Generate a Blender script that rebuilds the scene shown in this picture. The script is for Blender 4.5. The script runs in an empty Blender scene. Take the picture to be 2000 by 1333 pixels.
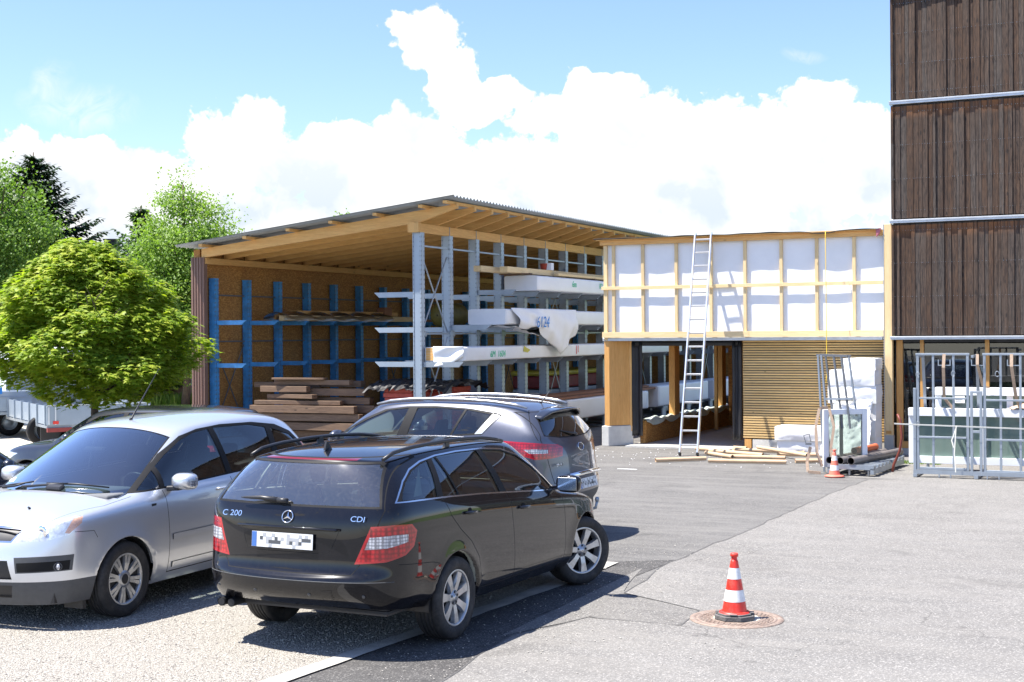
import bpy, bmesh, math, random
from mathutils import Vector, Matrix
from mathutils.bvhtree import BVHTree
R = math.radians
random.seed(7)
sc = bpy.context.scene
COL = sc.collection

# ------------------------------------------------------------------ camera
YAW = R(25.243); ROLL = 0.0075; PIT = -0.005
def yawv(x, y, z):                       # camera-heading frame -> world
    c, s = math.cos(YAW), math.sin(YAW)
    return Vector((x*c - y*s, x*s + y*c, z))
CAM = Vector((10.847, -27.594, 2.4))
fw = Vector((0, math.cos(PIT), math.sin(PIT))); up = Vector((0, -math.sin(PIT), math.cos(PIT))); rt = Vector((1, 0, 0))
cu = up*math.cos(ROLL) + rt*math.sin(ROLL); cr = rt*math.cos(ROLL) - up*math.sin(ROLL)
cu, cr, cf = yawv(*cu), yawv(*cr), yawv(*fw)
cam = bpy.data.cameras.new('camera'); cam_o = bpy.data.objects.new('camera', cam); COL.objects.link(cam_o)
cam.sensor_width = 36; cam.lens = 48.6; cam.clip_start = 0.1; cam.clip_end = 5000
m = Matrix((cr, cu, -cf)).transposed().to_4x4(); m.translation = CAM
cam_o.matrix_world = m
sc.camera = cam_o

# ------------------------------------------------------------------ exposure, sun, sky
sc.view_settings.view_transform = 'Standard'; sc.view_settings.look = 'None'
sc.view_settings.exposure = 1.26; sc.view_settings.gamma = 1.0
try: sc.view_settings.use_curve_mapping = False
except Exception: pass
SUNV = Vector((-0.368, -0.229, 0.9)).normalized()
sl = bpy.data.lights.new('sun', 'SUN'); sl.energy = 4.7; sl.angle = R(0.53); sl.color = (1.0, 0.955, 0.89)
so = bpy.data.objects.new('sun', sl); COL.objects.link(so)
so.rotation_euler = (-SUNV).to_track_quat('-Z', 'Y').to_euler(); so.location = (0, 0, 40)
sc.cycles.max_bounces = 10; sc.cycles.transparent_max_bounces = 24; sc.cycles.diffuse_bounces = 3
sc.cycles.glossy_bounces = 4; sc.cycles.transmission_bounces = 6
sc.cycles.caustics_reflective = False; sc.cycles.caustics_refractive = False
sc.cycles.sample_clamp_indirect = 8
try: sc.cycles.use_denoising = True
except Exception: pass

W = bpy.data.worlds.new('World'); sc.world = W; W.use_nodes = True
nt = W.node_tree; nt.nodes.clear()
def N(t, typ, **kw):
    n = t.nodes.new(typ)
    for k, v in kw.items(): setattr(n, k, v)
    return n
def val(t, sock, v):
    if hasattr(v, 'is_linked') or hasattr(v, 'links'): t.links.new(v, sock)
    else: sock.default_value = v
def math_n(t, op, a, b=None, c=None, clamp=False):
    n = N(t, 'ShaderNodeMath', operation=op, use_clamp=clamp)
    val(t, n.inputs[0], a)
    if b is not None: val(t, n.inputs[1], b)
    if c is not None: val(t, n.inputs[2], c)
    return n.outputs[0]
def mixc(t, fac, a, b, bt='MIX'):
    n = N(t, 'ShaderNodeMix', data_type='RGBA', blend_type=bt)
    n.clamp_factor = True
    val(t, n.inputs[0], fac)
    val(t, n.inputs[6], a if not isinstance(a, tuple) else (*a[:3], 1)); val(t, n.inputs[7], b if not isinstance(b, tuple) else (*b[:3], 1))
    return n.outputs[2]
def ramp(t, fac, stops):
    n = N(t, 'ShaderNodeValToRGB'); t.links.new(fac, n.inputs[0])
    e = n.color_ramp.elements
    while len(e) < len(stops): e.new(0.5)
    for i, (p, c) in enumerate(stops):
        e[i].position = p; e[i].color = (*c, 1) if isinstance(c, tuple) else (c, c, c, 1)
    return n.outputs[0]
def noise(t, vec, scale, detail=4, rough=0.55, dist=0.0):
    n = N(t, 'ShaderNodeTexNoise'); n.inputs['Scale'].default_value = scale; n.inputs['Detail'].default_value = detail
    n.inputs['Roughness'].default_value = rough; n.inputs['Distortion'].default_value = dist
    if vec is not None: t.links.new(vec, n.inputs['Vector'])
    return n.outputs[0]

sky = N(nt, 'ShaderNodeTexSky', sky_type='NISHITA'); sky.sun_disc = False
sky.sun_elevation = math.asin(SUNV.z); sky.sun_rotation = math.atan2(SUNV.x, SUNV.y)
sky.air_density = 1.0; sky.dust_density = 0.5; sky.ozone_density = 2.0; sky.altitude = 500
tc = N(nt, 'ShaderNodeTexCoord'); gen = tc.outputs['Generated']
sep = N(nt, 'ShaderNodeSeparateXYZ'); nt.links.new(gen, sep.inputs[0])
DX, DY, DZ = sep.outputs
# azimuth (deg, + to the right of the camera heading) and elevation (deg) of the looked-at sky direction
az = math_n(nt, 'ARCTAN2', DX, DY); az = math_n(nt, 'ADD', az, YAW); az = math_n(nt, 'MULTIPLY', az, 57.2958)
el = math_n(nt, 'MULTIPLY', math_n(nt, 'ARCSINE', DZ), 57.2958)
mp = N(nt, 'ShaderNodeCombineXYZ'); nt.links.new(az, mp.inputs[0]); nt.links.new(el, mp.inputs[1])
P2 = mp.outputs[0]
wn = N(nt, 'ShaderNodeTexNoise'); wn.inputs['Scale'].default_value = 0.45; wn.inputs['Detail'].default_value = 3; nt.links.new(P2, wn.inputs['Vector'])
ws = N(nt, 'ShaderNodeVectorMath', operation='MULTIPLY_ADD'); nt.links.new(wn.outputs[1], ws.inputs[0]); ws.inputs[1].default_value = (1.6, 1.6, 0); ws.inputs[2].default_value = (-0.8, -0.8, 0)
wa = N(nt, 'ShaderNodeVectorMath', operation='ADD'); nt.links.new(P2, wa.inputs[0]); nt.links.new(ws.outputs[0], wa.inputs[1])
PW = wa.outputs[0]
def azel(px, py):
    x = (px-1000)/2700; y = (666.5-py)/2700
    d = cr*x + cu*y + cf; d.normalize()
    return math.degrees(math.atan2(d.x, d.y)+YAW), math.degrees(math.asin(d.z))
def blob(px, py, rx, ry):
    a, e = azel(px, py); k = 57.3/2700
    s = N(nt, 'ShaderNodeVectorMath', operation='SUBTRACT'); nt.links.new(PW, s.inputs[0]); s.inputs[1].default_value = (a, e, 0)
    d = N(nt, 'ShaderNodeVectorMath', operation='DIVIDE'); nt.links.new(s.outputs[0], d.inputs[0]); d.inputs[1].default_value = (rx*k, ry*k, 1)
    l = N(nt, 'ShaderNodeVectorMath', operation='LENGTH'); nt.links.new(d.outputs[0], l.inputs[0])
    return math_n(nt, 'SUBTRACT', 1.0, l.outputs['Value'])
# cumulus masses (direction on the sky, angular radii)
BL = [(830, 75, 95, 68), (880, 160, 70, 95), (790, 60, 40, 45), (930, 205, 115, 55), (985, 190, 70, 42), (1190, 165, 100, 32), (1125, 155, 32, 32),
      (470, 290, 140, 105), (500, 235, 75, 60), (640, 330, 120, 110), (690, 275, 50, 55), (820, 300, 130, 110), (60, 380, 200, 130), (150, 300, 90, 50),
      (270, 420, 320, 150), (1000, 420, 560, 180), (1350, 330, 420, 170), (1180, 230, 260, 70), (1600, 200, 85, 62), (1640, 320, 260, 130), (1900, 330, 260, 130),
      (700, 520, 1500, 190), (2300, 300, 500, 200), (-300, 320, 330, 160)]
dens = None
for b in BL:
    v = blob(*b); dens = v if dens is None else math_n(nt, 'SMOOTH_MAX', dens, v, 0.08)
nf = N(nt, 'ShaderNodeTexNoise'); nf.inputs['Scale'].default_value = 0.9; nf.inputs['Detail'].default_value = 9; nf.inputs['Roughness'].default_value = 0.62; nt.links.new(P2, nf.inputs['Vector'])
vor = N(nt, 'ShaderNodeTexVoronoi', feature='SMOOTH_F1'); vor.inputs['Scale'].default_value = 1.3; nt.links.new(PW, vor.inputs['Vector'])
try: vor.inputs['Detail'].default_value = 3; vor.inputs['Roughness'].default_value = 0.6
except Exception: pass
puff = math_n(nt, 'SUBTRACT', 0.42, vor.outputs[0])
dd = math_n(nt, 'ADD', dens, math_n(nt, 'MULTIPLY', math_n(nt, 'SUBTRACT', nf.outputs[0], 0.5), 0.75))
dd = math_n(nt, 'ADD', dd, math_n(nt, 'MULTIPLY', puff, 0.28))
# other clouds round the rest of the sky
an = noise(nt, gen, 2.6, 7, 0.6); an = math_n(nt, 'SUBTRACT', an, 0.63)
away = math_n(nt, 'GREATER_THAN', math_n(nt, 'ABSOLUTE', az), 34.0)
an2 = math_n(nt, 'MULTIPLY', math_n(nt, 'MULTIPLY', an, 3.0), away)
dd2 = math_n(nt, 'MAXIMUM', dd, math_n(nt, 'SUBTRACT', an2, math_n(nt, 'SUBTRACT', 1.0, away)))
mr = N(nt, 'ShaderNodeMapRange', interpolation_type='SMOOTHSTEP'); nt.links.new(dd2, mr.inputs[0]); mr.inputs[1].default_value = 0.0; mr.inputs[2].default_value = 0.12
mask = mr.outputs[0]
# thin wisps, upper left
wsp = N(nt, 'ShaderNodeTexNoise'); wsp.inputs['Scale'].default_value = 0.8; wsp.inputs['Detail'].default_value = 8; wsp.inputs['Roughness'].default_value = 0.65; wsp.inputs['Distortion'].default_value = 1.4; nt.links.new(P2, wsp.inputs['Vector'])
wb = math_n(nt, 'MAXIMUM', blob(165, 210, 120, 48), blob(110, 170, 38, 70)); wb = math_n(nt, 'MAXIMUM', wb, blob(1575, 110, 50, 18))
wisp = math_n(nt, 'MULTIPLY', math_n(nt, 'MULTIPLY', wb, 1.7, clamp=True), math_n(nt, 'SUBTRACT', math_n(nt, 'MULTIPLY', wsp.outputs[0], 2.6), 0.85, clamp=True))
mask = math_n(nt, 'MAXIMUM', mask, math_n(nt, 'MULTIPLY', wisp, 0.5))
# soft grey-blue hollows low in the bank
sh = noise(nt, PW, 0.28, 5, 0.55)
hol = ramp(nt, sh, [(0.47, 0.0), (0.62, 1.0)])
low = N(nt, 'ShaderNodeMapRange'); nt.links.new(el, low.inputs[0]); low.inputs[1].default_value = 10.0; low.inputs[2].default_value = 5.0
hol = math_n(nt, 'MULTIPLY', hol, math_n(nt, 'ADD', math_n(nt, 'MULTIPLY', low.outputs[0], 0.65), 0.35))
CL = 4.9
ccol = mixc(nt, math_n(nt, 'MULTIPLY', hol, 0.75), (CL, CL, CL*1.0), (CL*0.60, CL*0.71, CL*0.86))
skyc = mixc(nt, 1.0, sky.outputs[0], (0.90, 0.92, 1.09), 'MULTIPLY')
allc = mixc(nt, mask, skyc, ccol)
bg = N(nt, 'ShaderNodeBackground'); bg.inputs[1].default_value = 0.10; nt.links.new(allc, bg.inputs[0])
wo = N(nt, 'ShaderNodeOutputWorld'); nt.links.new(bg.outputs[0], wo.inputs[0])

# ------------------------------------------------------------------ materials
MATS = {}
def new_mat(name):
    m = bpy.data.materials.new(name); m.use_nodes = True; t = m.node_tree; t.nodes.clear()
    o = N(t, 'ShaderNodeOutputMaterial'); b = N(t, 'ShaderNodeBsdfPrincipled'); t.links.new(b.outputs[0], o.inputs[0])
    MATS[name] = m
    return m, t, b, o
def bump(t, b, h, strength, dist=0.02):
    n = N(t, 'ShaderNodeBump'); n.inputs['Strength'].default_value = strength; n.inputs['Distance'].default_value = dist
    t.links.new(h, n.inputs['Height']); t.links.new(n.outputs[0], b.inputs['Normal'])
def objc(t, scale=(1, 1, 1)):
    c = N(t, 'ShaderNodeTexCoord'); mp = N(t, 'ShaderNodeMapping'); mp.inputs['Scale'].default_value = scale
    t.links.new(c.outputs['Object'], mp.inputs[0]); return mp.outputs[0]
def wcoord(t, scale=(1, 1, 1)):
    c = N(t, 'ShaderNodeNewGeometry'); mp = N(t, 'ShaderNodeMapping'); mp.inputs['Scale'].default_value = scale
    t.links.new(c.outputs['Position'], mp.inputs[0]); return mp.outputs[0]
def pbr(name, col, rough=0.6, metal=0.0, var=0.0, vscale=6, bmp=0.0, bscale=40, coat=0.0, spec=None, dirt=None):
    m, t, b, o = new_mat(name)
    v = wcoord(t)
    if var > 0:
        n = noise(t, v, vscale, 5, 0.6)
        c = mixc(t, ramp(t, n, [(0.3, 0.0), (0.7, 1.0)]), tuple(x*(1-var) for x in col), tuple(min(1, x*(1+var)) for x in col))
    else:
        c = None
    if dirt:
        n2 = noise(t, v, dirt[1], 8, 0.7)
        c = mixc(t, math_n(t, 'MULTIPLY', ramp(t, n2, [(0.45, 0.0), (0.75, 1.0)]), dirt[2]), c if c is not None else col, dirt[0])
    if c is not None: t.links.new(c, b.inputs['Base Color'])
    else: b.inputs['Base Color'].default_value = (*col, 1)
    b.inputs['Roughness'].default_value = rough; b.inputs['Metallic'].default_value = metal
    if coat: b.inputs['Coat Weight'].default_value = coat; b.inputs['Coat Roughness'].default_value = 0.04
    if spec is not None: b.inputs['Specular IOR Level'].default_value = spec
    if bmp > 0: bump(t, b, noise(t, v, bscale, 5, 0.6), bmp)
    return m
def wood(name, c1, c2, axis=0, rough=0.7, knots=0.5, scale=1.0, bmp=0.15):
    # grain stretched along one object axis, with knots; each board differs through its own 'rnd' face attribute if it has one
    m, t, b, o = new_mat(name)
    s = [9*scale]*3; s[axis] = 0.7*scale
    v = wcoord(t, tuple(s))
    at = N(t, 'ShaderNodeAttribute', attribute_name='rnd')
    off = N(t, 'ShaderNodeVectorMath', operation='ADD'); t.links.new(v, off.inputs[0])
    cb = N(t, 'ShaderNodeVectorMath', operation='SCALE'); t.links.new(at.outputs['Vector'], cb.inputs[0]); cb.inputs['Scale'].default_value = 37.0
    t.links.new(cb.outputs[0], off.inputs[1])
    n = noise(t, off.outputs[0], 2.2, 8, 0.65, 0.8)
    c = mixc(t, ramp(t, n, [(0.28, 0.0), (0.72, 1.0)]), c1, c2)
    n3 = noise(t, off.outputs[0], 9, 4, 0.6)
    c = mixc(t, ramp(t, n3, [(0.25, 0.35), (0.6, 0.0)]), c, tuple(x*0.6 for x in c1))
    s2 = [3.2*scale]*3; s2[axis] = 1.5*scale
    vk = N(t, 'ShaderNodeTexVoronoi'); vk.inputs['Scale'].default_value = 1.3
    off2 = N(t, 'ShaderNodeVectorMath', operation='ADD'); t.links.new(wcoord(t, tuple(s2)), off2.inputs[0]); t.links.new(cb.outputs[0], off2.inputs[1]); t.links.new(off2.outputs[0], vk.inputs['Vector'])
    kn = ramp(t, vk.outputs[0], [(0.045, 1.0), (0.10, 0.0)])
    c = mixc(t, math_n(t, 'MULTIPLY', kn, knots), c, tuple(x*0.28 for x in c1))
    br = math_n(t, 'ADD', math_n(t, 'MULTIPLY', at.outputs['Fac'], 0.35), 0.82)
    g = N(t, 'ShaderNodeVectorMath', operation='SCALE'); t.links.new(c, g.inputs[0]); t.links.new(br, g.inputs['Scale'])
    t.links.new(g.outputs[0], b.inputs['Base Color'])
    b.inputs['Roughness'].default_value = rough
    bump(t, b, n, bmp, 0.01)
    return m
for i, ax in enumerate('xyz'):
    wood('spruce_'+ax, (0.72, 0.37, 0.11), (0.88, 0.54, 0.20), i)
    wood('pale_spruce_'+ax, (0.78, 0.55, 0.26), (0.90, 0.70, 0.40), i)
    wood('old_beam_'+ax, (0.115, 0.068, 0.042), (0.28, 0.175, 0.105), i, knots=.8)
wood('larch_z', (0.62, 0.30, 0.08), (0.74, 0.40, 0.13), 2, knots=0.2)
wood('slat_x', (0.68, 0.43, 0.17), (0.86, 0.61, 0.28), 0, knots=0.6, scale=1.5)
wood('reddish_x', (0.24, 0.10, 0.05), (0.38, 0.18, 0.09), 1)
pbr('galv', (0.33, 0.37, 0.41), 0.42, 0.5, 0.10, 5, 0.05, 60)
pbr('galv_white', (0.34, 0.40, 0.46), 0.38, 0.35, 0.06, 4)
pbr('galv_dark', (0.16, 0.17, 0.18), 0.6, 0.3)
pbr('hole_black', (0.02, 0.02, 0.02), 0.9)
pbr('blue_steel', (0.07, 0.31, 0.64), 0.4, 0.0, 0.25, 5, dirt=((0.10, 0.16, 0.22), 3, 0.4))
pbr('concrete', (0.46, 0.45, 0.42), 0.9, 0, 0.12, 5, 0.3, 60)
pbr('pale_concrete', (0.62, 0.60, 0.55), 0.9, 0, 0.12, 5, 0.3, 60)
pbr('white_membrane', (0.88, 0.88, 0.87), 0.6, 0, 0.03, 3, 0.04, 5)
pbr('dark_felt', (0.05, 0.05, 0.055), 0.8, 0, 0.2, 6)
pbr('black_sheet', (0.018, 0.018, 0.021), 0.5, 0, 0.3, 3, 0.1, 8)
pbr('black_rubber', (0.014, 0.014, 0.015), 0.6, 0, 0.15, 20, spec=0.2)
pbr('black_plastic', (0.022, 0.022, 0.024), 0.42)
pbr('cardboard', (0.60, 0.42, 0.26), 0.8, 0, 0.12, 5)
pbr('cardboard_dark', (0.22, 0.13, 0.08), 0.9)
pbr('aluminium', (0.80, 0.82, 0.84), 0.3, 0.75, 0.05, 8)
pbr('chrome', (0.85, 0.86, 0.88), 0.12, 1.0)
pbr('strap_beige', (0.52, 0.38, 0.27), 0.85, 0, 0.15, 30)
pbr('strap_white', (0.80, 0.78, 0.68), 0.8)
pbr('red_block', (0.50, 0.09, 0.06), 0.7, 0, 0.15, 12, 0.1)
pbr('yellow_wrap', (0.55, 0.48, 0.05), 0.45, 0, 0.15, 5, 0.2, 6)
pbr('olive_wrap', (0.16, 0.135, 0.03), 0.5, 0, 0.25, 5, 0.2, 6)
pbr('dull_red', (0.26, 0.04, 0.035), 0.6, 0, 0.2, 8)
pbr('cladding_brown', (0.23, 0.135, 0.10), 0.5, 0.0, 0.06, 3)
pbr('roof_grey', (0.33, 0.36, 0.38), 0.5, 0.1, 0.15, 2)
pbr('gutter', (0.58, 0.60, 0.62), 0.4, 0.6, 0.1, 5)
pbr('white_pack', (0.86, 0.86, 0.86), 0.45, 0, 0.04, 2, 0.25, 7)
pbr('pack_edge', (0.70, 0.71, 0.74), 0.5)
pbr('green_paint', (0.08, 0.62, 0.32), 0.7)
pbr('blue_paint', (0.02, 0.22, 0.62), 0.7)
pbr('red_paint', (0.75, 0.12, 0.12), 0.7)
pbr('foil', (0.62, 0.70, 0.62), 0.3, 0, 0.1, 9, 0.6, 9)
pbr('white_paint', (0.82, 0.84, 0.86), 0.4, 0, 0.03, 4)
pbr('pipe_grey', (0.20, 0.18, 0.17), 0.4, 0, 0.15, 8)
pbr('pipe_inner', (0.02, 0.02, 0.02), 0.8)
pbr('orange_pipe', (0.65, 0.16, 0.07), 0.5)
pbr('yellow_rope', (0.75, 0.50, 0.04), 0.7)
pbr('pink_cloth', (0.50, 0.16, 0.20), 0.8)
pbr('red_hose', (0.17, 0.035, 0.02), 0.5)
pbr('cone_red', (0.78, 0.035, 0.02), 0.42, 0, 0.06, 12, dirt=((0.42, 0.20, 0.15), 28, 0.4))
pbr('cone_faded', (0.86, 0.20, 0.13), 0.6, 0, 0.08, 12)
pbr('cone_white', (0.84, 0.84, 0.82), 0.5, 0, 0.04, 12, dirt=((0.42, 0.40, 0.37), 28, 0.45))
pbr('rubber_grey', (0.13, 0.125, 0.12), 0.85, 0, 0.25, 18, 0.3, 60)
pbr('cast_iron', (0.27, 0.20, 0.16), 0.7, 0.2, 0.25, 25, 0.5, 40, dirt=((0.42, 0.36, 0.30), 12, 0.7))
pbr('manhole_concrete', (0.62, 0.54, 0.42), 0.9, 0, 0.1, 20, 0.2, 60)
pbr('soil', (0.36, 0.25, 0.16), 1.0, 0, 0.25, 3, 0.8, 8)
pbr('white_line', (0.82, 0.82, 0.80), 0.8, 0, 0.1, 20)
pbr('render_wall', (0.62, 0.60, 0.55), 0.9, 0, 0.05, 2)
pbr('roof_tile', (0.24, 0.10, 0.07), 0.8, 0, 0.2, 3)
pbr('anthracite', (0.035, 0.037, 0.04), 0.5)
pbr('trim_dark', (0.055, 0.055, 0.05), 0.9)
pbr('interior_dark', (0.03, 0.03, 0.032), 0.9)

# OSB: pressed flakes
m, t, b, o = new_mat('osb')
v = wcoord(t)
vo = N(t, 'ShaderNodeTexVoronoi'); vo.inputs['Scale'].default_value = 22; vo.inputs['Randomness'].default_value = 1
sc_ = N(t, 'ShaderNodeMapping'); sc_.inputs['Scale'].default_value = (1, 1, 2.2); sc_.inputs['Rotation'].default_value = (0.5, 0, 0); t.links.new(v, sc_.inputs[0]); t.links.new(sc_.outputs[0], vo.inputs['Vector'])
sp = N(t, 'ShaderNodeSeparateColor'); t.links.new(vo.outputs['Color'], sp.inputs[0])
c = ramp(t, sp.outputs[0], [(0.0, (0.33, 0.14, 0.034)), (0.5, (0.47, 0.215, 0.05)), (1.0, (0.62, 0.33, 0.09))])
c = mixc(t, ramp(t, noise(t, v, 1.3, 4), [(0.35, 0.0), (0.7, 0.35)]), c, (0.25, 0.13, 0.05))
br = N(t, 'ShaderNodeTexBrick'); 
t.links.new(c, b.inputs['Base Color']); b.inputs['Roughness'].default_value = 0.75
t.nodes.remove(br)

# weathered cladding boards
m, t, b, o = new_mat('weathered')
at = N(t, 'ShaderNodeAttribute', attribute_name='rnd')
v = wcoord(t, (14, 14, 0.9)); off = N(t, 'ShaderNodeVectorMath', operation='ADD'); t.links.new(v, off.inputs[0])
cb = N(t, 'ShaderNodeVectorMath', operation='SCALE'); t.links.new(at.outputs['Vector'], cb.inputs[0]); cb.inputs['Scale'].default_value = 51.0; t.links.new(cb.outputs[0], off.inputs[1])
n1 = noise(t, off.outputs[0], 1.6, 8, 0.7, 1.0)
v2 = wcoord(t, (2.2, 2.2, 0.35)); off2 = N(t, 'ShaderNodeVectorMath', operation='ADD'); t.links.new(v2, off2.inputs[0]); t.links.new(cb.outputs[0], off2.inputs[1])
n2 = noise(t, off2.outputs[0], 1.5, 4, 0.5)
grey = mixc(t, n1, (0.026, 0.021, 0.018), (0.135, 0.108, 0.088))
brn = mixc(t, n1, (0.020, 0.012, 0.008), (0.135, 0.070, 0.036))
warm = math_n(t, 'ADD', math_n(t, 'MULTIPLY', at.outputs['Fac'], 0.8), math_n(t, 'MULTIPLY', n2, 0.9))
c = mixc(t, ramp(t, warm, [(0.62, 0.0), (1.15, 1.0)]), grey, brn)
n3 = noise(t, wcoord(t, (30, 30, 3)), 2.0, 6, 0.7)
c = mixc(t, ramp(t, n3, [(0.38, 0.85), (0.54, 0.0)]), c, (0.016, 0.011, 0.009))
n4 = noise(t, wcoord(t, (75, 75, 1.6)), 1.3, 5, 0.7)
c = mixc(t, ramp(t, n4, [(0.54, 0.0), (0.68, 0.55)]), c, (0.24, 0.15, 0.095))
vk = N(t, 'ShaderNodeTexVoronoi'); vk.inputs['Scale'].default_value = 1.0
off3 = N(t, 'ShaderNodeVectorMath', operation='ADD'); t.links.new(wcoord(t, (7, 7, 2.6)), off3.inputs[0]); t.links.new(cb.outputs[0], off3.inputs[1]); t.links.new(off3.outputs[0], vk.inputs['Vector'])
c = mixc(t, ramp(t, vk.outputs[0], [(0.07, 0.9), (0.15, 0.0)]), c, (0.014, 0.010, 0.008))
# sheltered, still orange wood just under each flashing (z tops of the three storeys)
pz = N(t, 'ShaderNodeNewGeometry'); sz = N(t, 'ShaderNodeSeparateXYZ'); t.links.new(pz.outputs['Position'], sz.inputs[0])
top = None
for zt in (4.45, 6.75):
    d = math_n(t, 'SUBTRACT', zt, sz.outputs[2]); g = math_n(t, 'MULTIPLY', math_n(t, 'GREATER_THAN', d, 0.0), math_n(t, 'SUBTRACT', 1.0, math_n(t, 'MULTIPLY', d, 4.0), clamp=True))
    top = g if top is None else math_n(t, 'MAXIMUM', top, g)
top = math_n(t, 'MULTIPLY', top, ramp(t, math_n(t, 'ADD', n1, math_n(t, 'MULTIPLY', at.outputs['Fac'], 0.5)), [(0.5, 0.0), (0.8, 1.0)]))
c = mixc(t, top, c, (0.24, 0.10, 0.035))
t.links.new(c, b.inputs['Base Color']); b.inputs['Roughness'].default_value = 0.8
bump(t, b, n1, 0.5, 0.01)

# window glass that lets light through (real glass sheet: fresnel reflection, tinted transmission)
def glass(name, tint, refl=1.0, rough=0.0, dust=0.0, fk=2.1, dcol=(0.55, 0.53, 0.48)):
    m = bpy.data.materials.new(name); m.use_nodes = True; t = m.node_tree; t.nodes.clear(); MATS[name] = m
    o = N(t, 'ShaderNodeOutputMaterial'); tr = N(t, 'ShaderNodeBsdfTransparent'); tr.inputs[0].default_value = (*tint, 1)
    gl = N(t, 'ShaderNodeBsdfGlossy'); gl.inputs['Roughness'].default_value = rough; gl.inputs[0].default_value = (refl, refl, refl, 1)
    fr = N(t, 'ShaderNodeFresnel'); fr.inputs[0].default_value = 1.52
    mx = N(t, 'ShaderNodeMixShader'); f2 = math_n(t, 'MULTIPLY', fr.outputs[0], fk, clamp=True)
    t.links.new(f2, mx.inputs[0]); t.links.new(tr.outputs[0], mx.inputs[1]); t.links.new(gl.outputs[0], mx.inputs[2])
    out = mx.outputs[0]
    if dust:
        df = N(t, 'ShaderNodeBsdfDiffuse'); df.inputs[0].default_value = (*dcol, 1)
        m2 = N(t, 'ShaderNodeMixShader'); nn = noise(t, wcoord(t), 45, 6, 0.75)
        t.links.new(math_n(t, 'ADD', math_n(t, 'MULTIPLY', ramp(t, nn, [(0.5, 0.0), (0.72, 1.0)]), dust if dust < .5 else .06), dust*0.35 if dust < .5 else dust*.75), m2.inputs[0]); t.links.new(out, m2.inputs[1]); t.links.new(df.outputs[0], m2.inputs[2]); out = m2.outputs[0]
    t.links.new(out, o.inputs[0]); return m
glass('pane_glass', (0.62, 0.68, 0.64))
glass('green_glass', (0.72, 0.84, 0.80), 1.0, 0.0, 0.75, 2.1, (0.26, 0.36, 0.31))
glass('shop_glass', (0.55, 0.58, 0.56), 1.0)
glass('car_glass', (0.66, 0.76, 0.73))
glass('car_glass_dusty', (0.50, 0.58, 0.56), 1.0, 0.0, 0.05)
glass('privacy_glass', (0.20, 0.24, 0.27), fk=2.6)
glass('screen_glass', (0.58, 0.70, 0.72), 1.0, 0.0, 0.0, 4.0)
glass('screen_glass_dusty', (0.70, 0.80, 0.80), 1.0, 0.04, 0.07, 4.2)
glass('lamp_clear', (0.9, 0.92, 0.95))
def leafmat(name, c1, c2, c3, trans=0.45, vs=1.2):
    m = bpy.data.materials.new(name); m.use_nodes = True; t = m.node_tree; t.nodes.clear(); MATS[name] = m
    o = N(t, 'ShaderNodeOutputMaterial'); at = N(t, 'ShaderNodeAttribute', attribute_name='rnd')
    n = noise(t, wcoord(t), vs, 3, 0.5)
    f = math_n(t, 'ADD', math_n(t, 'MULTIPLY', at.outputs['Fac'], 0.6), math_n(t, 'MULTIPLY', n, 0.5))
    c = ramp(t, f, [(0.2, c1), (0.5, c2), (0.85, c3)])
    b = N(t, 'ShaderNodeBsdfPrincipled'); t.links.new(c, b.inputs['Base Color']); b.inputs['Roughness'].default_value = 0.5; b.inputs['Specular IOR Level'].default_value = 0.3
    tl = N(t, 'ShaderNodeBsdfTranslucent'); tc_ = mixc(t, 1.0, c, (1.3, 1.5, 0.5), 'MULTIPLY'); t.links.new(tc_, tl.inputs[0])
    mx = N(t, 'ShaderNodeMixShader'); mx.inputs[0].default_value = trans
    t.links.new(b.outputs[0], mx.inputs[1]); t.links.new(tl.outputs[0], mx.inputs[2]); t.links.new(mx.outputs[0], o.inputs[0]); return m
leafmat('maple_leaf', (0.075, 0.16, 0.016), (0.25, 0.34, 0.032), (0.52, 0.53, 0.07), 0.42)
leafmat('tree_leaf', (0.06, 0.13, 0.02), (0.125, 0.22, 0.04), (0.24, 0.34, 0.08), 0.38)
leafmat('birch_leaf', (0.09, 0.18, 0.03), (0.18, 0.29, 0.055), (0.32, 0.42, 0.11), 0.42)
leafmat('needles', (0.012, 0.030, 0.012), (0.025, 0.055, 0.020), (0.05, 0.09, 0.03), 0.1)
leafmat('conifer_green', (0.03, 0.075, 0.02), (0.055, 0.12, 0.03), (0.10, 0.17, 0.05), 0.2)
leafmat('grass_blade', (0.08, 0.17, 0.02), (0.16, 0.28, 0.04), (0.30, 0.38, 0.09), 0.35)
pbr('bark', (0.10, 0.075, 0.055), 0.9, 0, 0.3, 10, 0.6, 25)
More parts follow.
